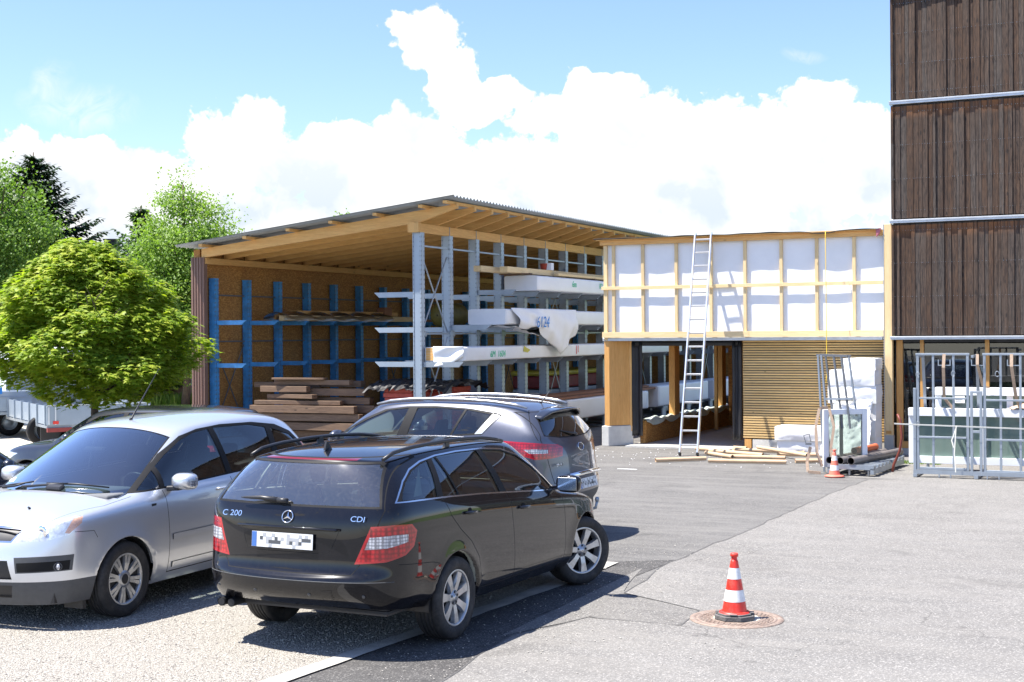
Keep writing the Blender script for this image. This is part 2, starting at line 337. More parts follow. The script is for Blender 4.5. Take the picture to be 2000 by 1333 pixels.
# ------------------------------------------------------------------ mesh helpers
def M(n): return MATS[n]
class MB:
    def __init__(s): s.v = []; s.f = []; s.m = []; s.r = []; s.sm = []; s.mats = []; s.cur = 0; s.rnd = None; s.smooth = False; s.xf = None
    def mat(s, name):
        if name not in s.mats: s.mats.append(name)
        s.cur = s.mats.index(name); return s
    def face(s, vs, r=None): s.f.append(vs); s.m.append(s.cur); s.r.append(s.rnd if r is None else r); s.sm.append(s.smooth)
    def add(s, pts):
        i = len(s.v)
        for p in pts:
            p = Vector(p); s.v.append(s.xf @ p if s.xf is not None else p)
        return i
    def newr(s): s.rnd = (random.random(), random.random(), random.random())
    def box(s, x0, x1, y0, y1, z0, z1, skip=''):
        s.newr(); i = s.add([(x0,y0,z0),(x1,y0,z0),(x1,y1,z0),(x0,y1,z0),(x0,y0,z1),(x1,y0,z1),(x1,y1,z1),(x0,y1,z1)])
        for k, q in (('b',(0,3,2,1)),('t',(4,5,6,7)),('f',(0,1,5,4)),('r',(1,2,6,5)),('k',(2,3,7,6)),('l',(3,0,4,7))):
            if k not in skip: s.face([i+a for a in q])
        return s
    def bar(s, p, q, w, h, upv=(0, 0, 1)):              # rectangular bar from p to q
        p, q = Vector(p), Vector(q); d = (q-p).normalized(); upv = Vector(upv)
        if abs(d.dot(upv)) > 0.98: upv = Vector((0, 1, 0))
        sd = d.cross(upv).normalized(); u2 = sd.cross(d).normalized(); s.newr()
        i = s.add([p+sd*a*w/2+u2*b*h/2 for a, b in ((-1,-1),(1,-1),(1,1),(-1,1))] + [q+sd*a*w/2+u2*b*h/2 for a, b in ((-1,-1),(1,-1),(1,1),(-1,1))])
        for f in ((3,2,1,0),(4,5,6,7),(0,1,5,4),(1,2,6,5),(2,3,7,6),(3,0,4,7)): s.face([i+a for a in f])
        return s
    def tube(s, path, r, n=8, caps=True, closed=False):
        path = [Vector(p) for p in path]; L = len(path); rr = r if isinstance(r, (list, tuple)) else [r]*L
        rings = []; prev = None
        for k, p in enumerate(path):
            a = path[k-1] if (k > 0 or closed) else p; b = path[(k+1) % L] if (k < L-1 or closed) else p
            d = (b-a).normalized()
            ref = prev if prev is not None else (Vector((0, 0, 1)) if abs(d.z) < 0.9 else Vector((1, 0, 0)))
            x = (ref - d*ref.dot(d)); x = x.normalized() if x.length > 1e-6 else d.orthogonal().normalized(); prev = x; y = d.cross(x)
            rings.append(s.add([p+(x*math.cos(2*math.pi*j/n)+y*math.sin(2*math.pi*j/n))*rr[k] for j in range(n)]))
        sm = s.smooth; s.smooth = True
        for k in range(L if closed else L-1):
            a, b = rings[k], rings[(k+1) % L]
            for j in range(n): s.face([a+j, a+(j+1) % n, b+(j+1) % n, b+j])
        s.smooth = sm
        if caps and not closed:
            s.face([rings[0]+j for j in reversed(range(n))]); s.face([rings[-1]+j for j in range(n)])
        return s
    def lathe(s, prof, n=32, axis='z', c=(0, 0, 0), caps=False, smooth=True):   # prof: (radius, height)
        rings = []; c = Vector(c)
        for r, h in prof:
            pts = []
            for j in range(n):
                a = 2*math.pi*j/n; u, w = r*math.cos(a), r*math.sin(a)
                pts.append(c+Vector((u, w, h) if axis == 'z' else ((u, h, w) if axis == 'y' else (h, u, w))))
            rings.append(s.add(pts))
        sm = s.smooth; s.smooth = smooth
        for a, b in zip(rings, rings[1:]):
            for j in range(n): s.face([a+j, a+(j+1) % n, b+(j+1) % n, b+j])
        s.smooth = sm
        if caps:
            s.face([rings[0]+j for j in reversed(range(n))]); s.face([rings[-1]+j for j in range(n)])
        return s
    def prism(s, poly, a, b):        # poly list of 3D points, extruded by vector
        a = Vector(a); b = Vector(b); n = len(poly); i = s.add([Vector(p)+a for p in poly]); k = s.add([Vector(p)+b for p in poly])
        s.face([i+j for j in reversed(range(n))]); s.face([k+j for j in range(n)])
        for j in range(n): s.face([i+j, i+(j+1) % n, k+(j+1) % n, k+j])
        return s
    def grid(s, fn, nu, nv, thick=0.0):
        i = s.add([fn(a/nu, b/nv) for b in range(nv+1) for a in range(nu+1)])
        for b in range(nv):
            for a in range(nu): q = i+b*(nu+1)+a; s.face([q, q+1, q+nu+2, q+nu+1])
        return s
    def build(s, name, mat=None, parent=None, bevel=0.0, recalc=True, loc=None, autosmooth=None, solid=0.0):
        me = bpy.data.meshes.new(name); me.from_pydata([tuple(v) for v in s.v], [], s.f)
        mats = s.mats if s.mats else [mat]
        for n in mats: me.materials.append(M(n))
        me.polygons.foreach_set('material_index', s.m); me.polygons.foreach_set('use_smooth', s.sm)
        at = me.attributes.new('rnd', 'FLOAT_VECTOR', 'FACE')
        buf = []
        for r in s.r: buf.extend(r if r else (0.5, 0.5, 0.5))
        at.data.foreach_set('vector', buf)
        if recalc:
            bm = bmesh.new(); bm.from_mesh(me); bmesh.ops.recalc_face_normals(bm, faces=bm.faces[:]); bm.to_mesh(me); bm.free()
        o = bpy.data.objects.new(name, me); COL.objects.link(o)
        if parent is not None: o.parent = parent
        if loc is not None: o.location = loc
        if solid: md = o.modifiers.new('t', 'SOLIDIFY'); md.thickness = solid
        if bevel: md = o.modifiers.new('b', 'BEVEL'); md.width = bevel; md.segments = 1 if bevel < 0.02 else 2; md.limit_method = 'ANGLE'
        return o
def tag(o, label=None, cat=None, group=None, kind=None):
    for k, v in (('label', label), ('category', cat), ('group', group), ('kind', kind)):
        if v: o[k] = v
    return o
def thing(name, label, cat, loc=(0, 0, 0), rz=0.0, group=None):
    o = bpy.data.objects.new(name, None); COL.objects.link(o); o.location = loc; o.rotation_euler = (0, 0, rz); o.empty_display_size = 0.2
    return tag(o, label, cat, group)
def copy_tree(o, parent=None):
    c = o.copy(); COL.objects.link(c)
    if parent is not None: c.parent = parent
    for ch in list(o.children): copy_tree(ch, c)
    return c
def text_mesh(txt, size, mat, name, parent, M4, extrude=0.002, align='CENTER', shear=0.0, xs=1.0):
    cu_ = bpy.data.curves.new('t', 'FONT'); cu_.body = txt; cu_.size = size; cu_.extrude = extrude; cu_.align_x = align; cu_.align_y = 'CENTER'; cu_.shear = shear
    to = bpy.data.objects.new('t', cu_); COL.objects.link(to)
    me = bpy.data.meshes.new_from_object(to); bpy.data.objects.remove(to); bpy.data.curves.remove(cu_)
    me.transform(Matrix.Diagonal((xs, 1, 1, 1))); me.transform(M4); me.materials.clear(); me.materials.append(M(mat))
    o = bpy.data.objects.new(name, me); COL.objects.link(o); o.parent = parent; return o
def frameM(origin, xdir, ydir):
    x = Vector(xdir).normalized(); y = Vector(ydir); y = (y-x*y.dot(x)).normalized(); z = x.cross(y)
    m_ = Matrix((x, y, z)).transposed().to_4x4(); m_.translation = Vector(origin); return m_

# ------------------------------------------------------------------ ground
def asphalt(name, dark, light, agg, dust, dustamt, bmp):
    m, t, b, o = new_mat(name); v = wcoord(t)
    big = noise(t, v, 0.35, 5, 0.6); mid = noise(t, v, 2.2, 6, 0.65)
    c = mixc(t, ramp(t, math_n(t, 'ADD', math_n(t, 'MULTIPLY', big, 0.6), math_n(t, 'MULTIPLY', mid, 0.4)), [(0.36, 0.0), (0.64, 1.0)]), dark, light)
    vo = N(t, 'ShaderNodeTexVoronoi'); vo.inputs['Scale'].default_value = 95; t.links.new(v, vo.inputs['Vector'])
    sp = N(t, 'ShaderNodeSeparateColor'); t.links.new(vo.outputs['Color'], sp.inputs[0])
    c = mixc(t, ramp(t, sp.outputs[0], [(0.0, 0.42), (0.35, 0.0)]), c, tuple(x*0.45 for x in dark))
    c = mixc(t, ramp(t, sp.outputs[1], [(0.72, 0.0), (1.0, agg)]), c, (0.78, 0.74, 0.68))
    # tyre-swept streaks of dust
    vs = wcoord(t, (0.35, 2.4, 1)); st = noise(t, vs, 1.4, 6, 0.7, 0.6)
    c = mixc(t, math_n(t, 'MULTIPLY', ramp(t, st, [(0.42, 0.0), (0.70, 1.0)]), dustamt), c, dust)
    ve = N(t, 'ShaderNodeTexVoronoi', feature='DISTANCE_TO_EDGE'); ve.inputs['Scale'].default_value = 0.42
    wob = N(t, 'ShaderNodeVectorMath', operation='ADD'); t.links.new(v, wob.inputs[0]); nz = N(t, 'ShaderNodeTexNoise'); nz.inputs['Scale'].default_value = 1.7; nz.inputs['Detail'].default_value = 6; t.links.new(v, nz.inputs['Vector'])
    ns = N(t, 'ShaderNodeVectorMath', operation='SCALE'); t.links.new(nz.outputs[1], ns.inputs[0]); ns.inputs['Scale'].default_value = 0.7; t.links.new(ns.outputs[0], wob.inputs[1]); t.links.new(wob.outputs[0], ve.inputs['Vector'])
    crack = ramp(t, ve.outputs[0], [(0.0, 1.0), (0.0045, 0.0)]); gate_ = ramp(t, noise(t, v, 0.5, 3), [(0.52, 0.0), (0.60, 1.0)])
    c = mixc(t, math_n(t, 'MULTIPLY', math_n(t, 'MULTIPLY', crack, gate_), 0.55), c, tuple(x*0.35 for x in dark))
    stn = ramp(t, noise(t, v, 0.9, 6, 0.6, 0.8), [(0.60, 0.0), (0.70, 0.35)]); c = mixc(t, stn, c, tuple(x*0.6 for x in dark))
    spt = ramp(t, noise(t, v, 5.5, 3, 0.5), [(0.70, 0.0), (0.74, 0.45)]); c = mixc(t, spt, c, tuple(x*0.45 for x in dark))
    t.links.new(c, b.inputs['Base Color']); b.inputs['Roughness'].default_value = 0.88; b.inputs['Specular IOR Level'].default_value = 0.35
    h = math_n(t, 'ADD', vo.outputs[0], math_n(t, 'MULTIPLY', mid, 0.4)); bump(t, b, h, bmp, 0.006)
    return m
asphalt('asphalt_old', (0.150, 0.143, 0.133), (0.205, 0.197, 0.184), 0.30, (0.25, 0.235, 0.212), 0.45, 0.35)
asphalt('asphalt_new', (0.095, 0.092, 0.088), (0.148, 0.143, 0.136), 0.2, (0.205, 0.197, 0.182), 0.75, 0.35)
asphalt('asphalt_black', (0.046, 0.044, 0.043), (0.072, 0.069, 0.066), 0.22, (0.12, 0.115, 0.108), 0.55, 0.45)
asphalt('asphalt_patch', (0.118, 0.113, 0.106), (0.165, 0.158, 0.148), 0.3, (0.21, 0.20, 0.182), 0.6, 0.4)
asphalt('dust_ground', (0.50, 0.46, 0.39), (0.62, 0.58, 0.50), 0.4, (0.66, 0.61, 0.52), 0.5, 0.5)
m, t, b, o = new_mat('gravel_stone'); v = wcoord(t)
vo = N(t, 'ShaderNodeTexVoronoi'); vo.inputs['Scale'].default_value = 88; t.links.new(v, vo.inputs['Vector'])
vo2 = N(t, 'ShaderNodeTexVoronoi'); vo2.inputs['Scale'].default_value = 34; t.links.new(v, vo2.inputs['Vector'])
sp = N(t, 'ShaderNodeSeparateColor'); t.links.new(vo.outputs['Color'], sp.inputs[0])
c = ramp(t, sp.outputs[0], [(0.0, (0.18, 0.16, 0.135)), (0.2, (0.32, 0.295, 0.255)), (0.6, (0.40, 0.375, 0.325)), (1.0, (0.50, 0.475, 0.42))])
c = mixc(t, ramp(t, vo.outputs[0], [(0.5, 0.0), (0.85, 0.75)]), c, (0.16, 0.14, 0.115))
c = mixc(t, ramp(t, noise(t, v, 0.8, 5), [(0.35, 0.22), (0.65, 0.0)]), c, (0.36, 0.33, 0.28))
t.links.new(c, b.inputs['Base Color']); b.inputs['Roughness'].default_value = 0.9
h = math_n(t, 'ADD', math_n(t, 'MULTIPLY', vo.outputs[0], -1.0), math_n(t, 'MULTIPLY', vo2.outputs[0], -0.7)); bump(t, b, h, 1.0, 0.012)
pbr('grass_ground', (0.13, 0.20, 0.045), 0.95, 0, 0.35, 1.2, 0.5, 30)
pbr('pebble', (0.44, 0.41, 0.36), 0.85, 0, 0.35, 45)
pbr('pebble_dark', (0.22, 0.20, 0.18), 0.85, 0, 0.35, 45)
pbr('kerb_stone', (0.44, 0.42, 0.38), 0.9, 0, 0.16, 6, 0.5, 50, dirt=((0.33, 0.31, 0.29), 5, 0.5))
pbr('tar_seam', (0.095, 0.092, 0.088), 0.8, 0, 0.3, 9)

def sheet(name, pts, z, matn, cat=None):
    b_ = MB(); i = b_.add([(x, y, z) for x, y in pts]); b_.face([i+k for k in range(len(pts))]); o = b_.build(name, matn); o['kind'] = 'structure'; return o
def wobble(pts, amp, step, seed=1):
    rg = random.Random(seed); out = []
    for (x0, y0), (x1, y1) in zip(pts, pts[1:]):
        L = math.hypot(x1-x0, y1-y0); n = max(1, int(L/step))
        for k in range(n):
            f = k/n; out.append((x0+(x1-x0)*f+(rg.uniform(-amp, amp) if k else 0), y0+(y1-y0)*f+(rg.uniform(-amp, amp) if k else 0)))
    out.append(pts[-1]); return out
sheet('ground', [(-700, -60), (700, -60), (700, 900), (-700, 900)], -0.020, 'grass_ground')
sheet('gravel_yard', [(-60, 1), (-9.4, 1), (-9.4, 26), (-60, 26)], -0.016, 'dust_ground')
sheet('dirt_path', [(-90, 30), (-9.4, 30.0), (-9.4, 36), (-90, 36)], -0.016, 'dust_ground')
# the newer dark asphalt under everything in the yard
sheet('dark_asphalt', [(-60, -110), (9, -110), (9, -4), (6.6, 1), (2, 24), (-9.5, 24), (-9.5, -7.8), (-12, -5.5), (-60, -5.5)], -0.012, 'asphalt_new')
lane = wobble([(6.18, -13.6), (6.1, -17.5), (6.3, -19.2), (6.6, -24), (6.9, -34)], 0.03, 0.4, 5)
sheet('asphalt_lane', [(4.4, -34), (5.0, -19.8), (5.5, -14.0), (6.15, -13.6)] + [(6.0, -16.9), (6.9, -18.5), (6.9, -24), (7.3, -34)], -0.008, 'asphalt_black')
seam = wobble([(7.1, -36), (6.7, -24), (6.32, -19.2), (6.13, -17.6), (6.42, -16.75), (7.25, -16.75), (7.2, -16.1), (6.32, -15.6), (6.15, -13.8), (6.26, -11.65), (6.37, -6.73), (6.5, -4.9)], 0.035, 0.35, 3)
sheet('old_asphalt', seam + [(7.0, -4.6), (9, -4.4), (60, -4.4), (60, -110), (7.1, -110)], -0.004, 'asphalt_old')
sheet('apron', [(6.1, -4.6), (7.0, -4.6), (9, -4.4), (30, -4.4), (30, 0.4), (6.1, 0.4)], -0.0085, 'asphalt_old')
sheet('repair_patch', wobble([(6.05, -17.7), (6.42, -16.70), (7.3, -16.9), (7.3, -15.9), (6.28, -15.5), (6.0, -14.2)], .02, .3, 12), -0.006, 'asphalt_patch')
b_ = MB()
for (x0, y0), (x1, y1) in zip(seam, seam[1:]):
    d = Vector((x1-x0, y1-y0)); w = 0.004+0.004*random.random(); nx, ny = -d.y/max(d.length, 1e-4)*w, d.x/max(d.length, 1e-4)*w
    i = b_.add([(x0-nx, y0-ny, -0.001), (x1-nx, y1-ny, -0.001), (x1+nx, y1+ny, -0.001), (x0+nx, y0+ny, -0.001)]); b_.face([i, i+1, i+2, i+3])
o = b_.build('tar_joint', 'tar_seam'); o['kind'] = 'structure'
gedge = wobble([(4.5, -34), (5.16, -19.7), (5.42, -16.5), (5.52, -14.05)], 0.012, 0.35, 8)
sheet('gravel_bay', [(-26, -34)] + gedge + wobble([(5.5, -14.02), (2, -14.0), (-4, -14.0), (-26, -14.0)], 0.05, 0.4, 9), 0.0, 'gravel_stone')
ke = [(x+0.17+random.uniform(-.02, .02), y) for x, y in reversed(gedge)]
sheet('kerb_strip', gedge + ke, 0.004, 'kerb_stone')
b_ = MB(); b_.box(2.06, 2.42, -4.62, -4.56, -0.0075, -0.0035); o = b_.build('white_marking', 'white_line'); o.rotation_euler = (0, 0, 0); o['kind'] = 'structure'

# loose stones: real pebbles over the gravel bay and a sprinkling on the asphalt
def pebbles(name, n, area, rmin, rmax, matn, dens=None, z=0.0, kind='stuff', lab=None, cat=None):
    b_ = MB(); b_.smooth = False
    for _ in range(n):
        x, y = area()
        r = random.uniform(rmin, rmax); fl = random.uniform(0.5, 0.8); a0 = random.uniform(0, 6.28)
        ps = []
        for k in range(5): a = a0+k*1.2566+random.uniform(-.3, .3); q = r*random.uniform(.75, 1.1); ps.append((x+q*math.cos(a), y+q*math.sin(a), z+r*fl*0.35))
        i = b_.add(ps); j = b_.add([(x+random.uniform(-.2, .2)*r, y+random.uniform(-.2, .2)*r, z+r*fl)]); k2 = b_.add([(p[0]*0.5+x*0.5, p[1]*0.5+y*0.5, z-0.002) for p in ps])
        for k in range(5):
            b_.face([i+k, i+(k+1) % 5, j]); b_.face([k2+k, k2+(k+1) % 5, i+(k+1) % 5, i+k])
    o = b_.build(name, matn, recalc=False); o['kind'] = kind
    if lab: o['label'] = lab
    if cat: o['category'] = cat
    return o
def ga():
    while True:
        y = -14.05 - 8.5*(random.random()**0.8); x = random.uniform(-2.5, 5.45+(y+14)*0.06)
        return x, y
pebbles('gravel', 26000, ga, 0.005, 0.012, 'pebble', lab='pale loose gravel of the parking bays under the cars', cat='gravel')
pebbles('gravel', 5000, ga, 0.005, 0.012, 'pebble_dark', lab='darker stones mixed into the pale gravel of the bays', cat='gravel')
def la():
    x = random.choice([random.gauss(5.9, 0.35), random.uniform(5.5, 8.5)]); return x, random.uniform(-21, -12.5)
pebbles('loose_stones', 700, la, 0.003, 0.009, 'pebble', z=0.0, lab='small stones scattered over the asphalt beside the cars', cat='stones')
def fa():
    return random.gauss(2.8, 1.4), random.gauss(-1.9, 0.9)
pebbles('foam_crumbs', 130, fa, 0.006, 0.017, 'white_membrane', z=-0.006, lab='white foam crumbs littering the asphalt round the ladder foot', cat='debris')
# grass
def grass(name, n, area, h0, h1, lab, z=-0.015):
    b_ = MB()
    for _ in range(n):
        x, y = area(); h = random.uniform(h0, h1); w = h*0.09+0.004; a = random.uniform(0, 6.28); lx, ly = random.gauss(0, .25)*h, random.gauss(0, .25)*h
        b_.newr(); i = b_.add([(x-w*math.cos(a), y-w*math.sin(a), z), (x+w*math.cos(a), y+w*math.sin(a), z), (x+lx, y+ly, z+h)]); b_.face([i, i+1, i+2])
    o = b_.build(name, 'grass_blade', recalc=False); o['kind'] = 'stuff'; o['label'] = lab; o['category'] = 'grass'; return o
grass('grass', 26000, lambda: (random.uniform(-34, -9.4), random.uniform(25.5, 30.5)), 0.25, 0.6, 'long green grass growing behind the truck beside the timber shed')
grass('grass', 9000, lambda: (random.uniform(-30, -9.4), random.uniform(36, 41)), 0.3, 0.7, 'green grass beyond the pale dirt path')
grass('grass', 6000, lambda: (random.uniform(-12.5, -7.2), random.uniform(-9.6, -7.9)), 0.05, 0.16, 'low green grass strip behind the parked cars at the yard edge')
grass('grass', 500, lambda: (random.uniform(6.1, 7.2), random.uniform(-1.9, -1.5)), 0.03, 0.08, 'tufts of grass under the leaning window frames')
# ------------------------------------------------------------------ timber shed with the cantilever racks
def roofz(a): return 4.42 + (a+9.4)*0.110
shed = thing('open_shed', 'long open-fronted timber shed with grey corrugated pitched roof', 'shed', (0, 0, 0))
SB0, SB1 = -2.12, 22.5
b_ = MB(); b_.box(-9.20, -9.03, SB0+.02, SB1, 0, 4.385); b_.box(-9.02, -3.3, SB1-.12, SB1, 0, 4.25); b_.build('board_wall', 'osb', shed)
# trapezoidal metal cladding round the wall end
b_ = MB()
def trap(x0, x1, y, z0, z1, per=0.075, dep=0.022, flip=1):
    x = x0; k = 0; pts = []
    while x < x1-1e-6:
        for f, d in ((0, 0), (.32, 0), (.45, 1), (.82, 1), (.95, 0)): 
            if x+f*per <= x1: pts.append((x+f*per, y-d*dep*flip))
        x += per
    pts.append((x1, y))
    i = b_.add([(a, c_, z0) for a, c_ in pts]); j = b_.add([(a, c_, z1) for a, c_ in pts])
    for k in range(len(pts)-1): b_.face([i+k, i+k+1, j+k+1, j+k])
trap(-9.26, -8.90, SB0-.005, 0.03, 4.20)
b_.box(-8.90, -8.885, SB0-.03, SB0+.10, 0.03, 4.20)
i0 = len(b_.v); y = SB0
for k in range(110): b_.box(-9.26, -9.235 if k % 2 else -9.21, SB0+k*.22, SB0+(k+1)*.22-.002, 0.03, 4.2)
b_.build('metal_cladding', 'cladding_brown', shed, recalc=False)
# rafters, tapered tails at the right
b_ = None
for k in range(30):
    y0 = -2.10+k*0.825
    if y0 > SB1: break
    q = MB(); poly = [(-8.98, y0, 4.19), (-3.36, y0, 4.755), (-2.42, y0, 5.03), (-2.42, y0, 5.115), (-8.98, y0, roofz(-8.98)-.075)]
    q.newr(); q.prism(poly, (0, 0, 0), (0, 0.09, 0)); q.build('rafter', 'spruce_x', shed)
q = MB(); q.box(-9.02, -8.86, SB0+.02, SB1-.2, 4.05, 4.19); q.build('wall_plate', 'spruce_y', shed)
for a in (-8.75, -7.55, -6.40, -5.30, -4.20, -3.10, -2.52):
    q = MB(); z = roofz(a); q.newr(); q.box(a-.05, a+.05, -2.44, SB1, z-.072, z-.012); q.build('purlin', 'spruce_y', shed, bevel=.004)
# corrugated sheet
q = MB(); q.smooth = True; per = 0.155; nper = int((SB1+.5+2.5)/per); th = []
pts = []
for k in range(nper*8+1): y = -2.50+k*per/8; pts.append((y, 0.022*math.cos(2*math.pi*k/8)))
for z_off in (0.0, 0.010):
    i = q.add([(-9.42, y, roofz(-9.42)+.028+h+z_off) for y, h in pts]); j = q.add([(-2.28, y, roofz(-2.28)+.028+h+z_off) for y, h in pts])
    for k in range(len(pts)-1): q.face([i+k, i+k+1, j+k+1, j+k])
q.smooth = False
n_ = len(pts)
for k in range(n_-1): q.face([n_+k, n_+k+1, 3*n_+k+1, 3*n_+k])
q.build('roof', 'roof_grey', shed, recalc=False)
# header beam in lengths with steel joint plates, and a timber corner block
for k in range(19):
    y0 = -2.02+k*1.3; q = MB(); q.newr(); q.box(-3.40, -3.32, y0+.008, y0+1.3-.008, 4.56, 4.752); q.build('header_beam', 'spruce_y', shed, bevel=.003)
    q = MB(); q.box(-3.405, -3.312, y0-.006, y0+.006, 4.50, 4.76); q.build('joint_plate', 'galv', shed)
q = MB(); q.newr(); q.box(-3.56, -3.405, -2.16, -2.05, 4.56, 4.77); q.box(-3.404, -3.30, -2.16, -2.03, 4.56, 4.76); q.build('corner_block', 'spruce_z', shed)

def upright(name, x0, x1, y0, d, z1, matn, parent, holes=True):
    # double-flanged upright: web toward the front, perforated flanges left and right
    q = MB(); q.mat(matn); t_ = 0.012
    q.box(x0, x1, y0+.010, y0+.022, 0.0, z1); q.box(x0, x0+t_, y0-.0, y0+.010, 0, z1); q.box(x1-t_, x1, y0, y0+.010, 0, z1)
    q.box(x1, x1+.012, y0-.0, y0+d, 0.0, z1); q.box(x0-.012, x0, y0, y0+d, 0.0, z1); q.box(x0, x1, y0+d-.02, y0+d-.008, 0, z1)
    q.box(x0-.012, x1+.012, y0-.012, y0+d+.012, z1, z1+.012)
    if holes:
        q.mat('galv_dark'); z = 0.15
        while z < z1-.05:
            q.box(x1+.012, x1+.0135, y0+.012, y0+.030, z, z+.038); q.box(x1+.012, x1+.0135, y0+d-.032, y0+d-.014, z, z+.038)
            q.box(x0+.004, x0+.014, y0-.0015, y0, z, z+.03); q.box(x1-.014, x1-.004, y0-.0015, y0, z, z+.03)
            z += 0.10
    return q.build(name, None, parent)
def arm(name, xa, xb, y, z, matn, parent, hgt=0.11):       # channel arm with slanted open tip
    q = MB(); sgn = 1 if xb > xa else -1; w = 0.05
    q.mat(matn)
    # top flange, web, bottom flange
    tip = xb-sgn*0.10
    q.prism([(xa, y, z), (xb, y, z), (xb, y, z-.012), (xa, y, z-.012)], (0, 0, 0), (0, w, 0))
    q.prism([(xa, y, z-.012), (xb, y, z-.012), (tip, y, z-hgt+.012), (xa, y, z-hgt+.012)], (0, .0, 0), (0, .008, 0))
    q.prism([(xa, y, z-hgt+.012), (tip, y, z-hgt+.012), (tip, y, z-hgt), (xa, y, z-hgt)], (0, 0, 0), (0, w, 0))
    q.bar((xb-sgn*.004, y+w/2, z-.006), (tip, y+w/2, z-hgt+.006), .010, w, (0, 1, 0)) if False else q.prism([(xb, y, z-.012), (xb-sgn*.012, y, z-.012), (tip-sgn*.012, y, z-hgt+.012), (tip, y, z-hgt+.012)], (0, .008, 0), (0, w, 0))
    return q.build(name, None, parent)
rack = thing('cantilever_rack', 'tall galvanised cantilever rack holding white wrapped timber packs', 'storage rack', (-3.4, -2.06, 0))
RX, RY = -3.4, -2.06
NR = 19
for k in range(NR):
    y = k*1.3
    upright('upright', -.088, .088, y, .16, 4.55, 'galv_white' if k < 4 else 'galv', rack)
    for z in (3.31, 2.56, 1.83):
        arm('arm', -.10, -1.07, y+.05, z, 'galv_white', rack)
    for z in (2.61, 1.83):
        if z == 2.61 and k < 1: continue
        arm('arm', .10, 1.06, y+.05, z-.003, 'galv', rack)
    if k >= 2: arm('arm', .10, 1.06, y+.05, 3.405, 'galv', rack)
    q = MB(); q.box(-1.0, 1.1, y+.03, y+.13, 0.0, 0.045); q.build('foot', 'galv', rack)
    if k < NR-1:
        for z in (4.28, 2.42): q = MB(); q.bar((.06, y+.10, z), (.06, y+1.30, z), .035, .035); q.build('tie_bar', 'galv', rack)
        q = MB(); q.box(.04, .085, y+.16, y+.26, 2.36, 2.48); q.build('clamp', 'galv', rack)
        if k % 5 == 0:
            for z0, z1 in ((2.45, 4.1), (0.5, 2.35)):
                q = MB(); q.bar((.04, y+.12, z1), (.04, y+1.28, z0+.0), .022, .022); q.bar((.04, y+.12, z0), (.04, y+1.28, z1), .022, .022); q.build('cross_brace', 'galv', rack)
brack = thing('cantilever_rack', 'blue steel cantilever rack along the pressed board wall', 'storage rack', (-8.9, -1.83, 0))
for k in range(18):
    y = k*1.27
    upright('upright', -.075, .075, y, .13, 3.72, 'blue_steel', brack)
    for z in (2.76, 1.78): arm('arm', .10, .90, y+.04, z, 'blue_steel', brack, .10)
    if k < 17:
        for z in (3.35, 2.28): q = MB(); q.bar((-.04, y+.12, z), (-.04, y+1.27, z), .03, .03); q.build('tie_bar', 'galv_dark', brack)
        if k % 6 == 0: q = MB(); q.bar((-.04, y+.12, 2.2), (-.04, y+1.25, .3), .02, .02); q.bar((-.04, y+.12, .3), (-.04, y+1.25, 2.2), .02, .02); q.build('cross_brace', 'galv_dark', brack)

# ------------------------------------------------------------------ wrapped packs
def pack(a0, a1, b0, b1, z0, z1, label, marks=None, group='white wrapped timber packs', wood_end=False, seg=True):
    p = thing('wrapped_pack', label, 'timber pack', ((a0+a1)/2, b0, z0), 0, group)
    hw = (a1-a0)/2; L = b1-b0; h = z1-z0
    q = MB(); q.smooth = True; rg = random.Random(int(b0*100+z0*10)); nu = 40; ny = max(6, int(L/0.22))
    # rounded rectangular section with gentle film sag
    sec = []
    for k in range(nu):
        a = 2*math.pi*k/nu; ca, sa = math.cos(a), math.sin(a); e = 0.16
        sec.append((math.copysign(abs(ca)**e, ca)*hw, math.copysign(abs(sa)**e, sa)*h/2+h/2))
    rings = []
    for j in range(ny+1):
        y = L*j/ny; pts = []
        for (x, z) in sec:
            s_ = 1-0.012*rg.random(); pts.append((x*s_, y+(0.01*rg.random() if 0 < j < ny else 0), (z-h/2)*(1-0.03*rg.random()*(0.4 if z < h/2 else 1))+h/2))
        rings.append(q.add(pts))
    for r0, r1 in zip(rings, rings[1:]):
        for k in range(nu): q.face([r0+k, r0+(k+1) % nu, r1+(k+1) % nu, r1+k])
    q.smooth = False
    q.face([rings[0]+k for k in reversed(range(nu))]); q.face([rings[-1]+k for k in range(nu)])
    q.build('wrapping', 'white_pack', p)
    return p, hw, L, h
def film_mark(p, txt, x, y, z, size, matn, name='marking'):
    return text_mesh(txt, size, matn, name, p, frameM((x, y, z), (0, 1, 0), (0, 0, 1)), 0.0015, 'LEFT', 0.15)
p1, hw, L, h = pack(-3.28, -2.36, -1.95, 12.5, 1.835, 2.14, 'long white wrapped timber pack on the lowest rack arms, its end torn open')
film_mark(p1, '6M  1604', hw+.004, 1.25, .13, .20, 'green_paint')
q = MB(); q.box(hw+.003, hw+.0045, 6.1, 6.14, .06, .27); q.box(hw+.003, hw+.0045, 6.22, 6.25, .10, .27); q.build('red_stripes', 'red_paint', p1)
q = MB(); q.prism([(hw+.004, 2.95, .17), (hw+.004, 3.2, .14), (hw+.004, 3.35, .20), (hw+.004, 3.15, .25), (hw+.004, 3.0, .30)], (0, 0, 0), (.002, 0, 0)); q.build('yellow_sticker', 'yellow_wrap', p1)
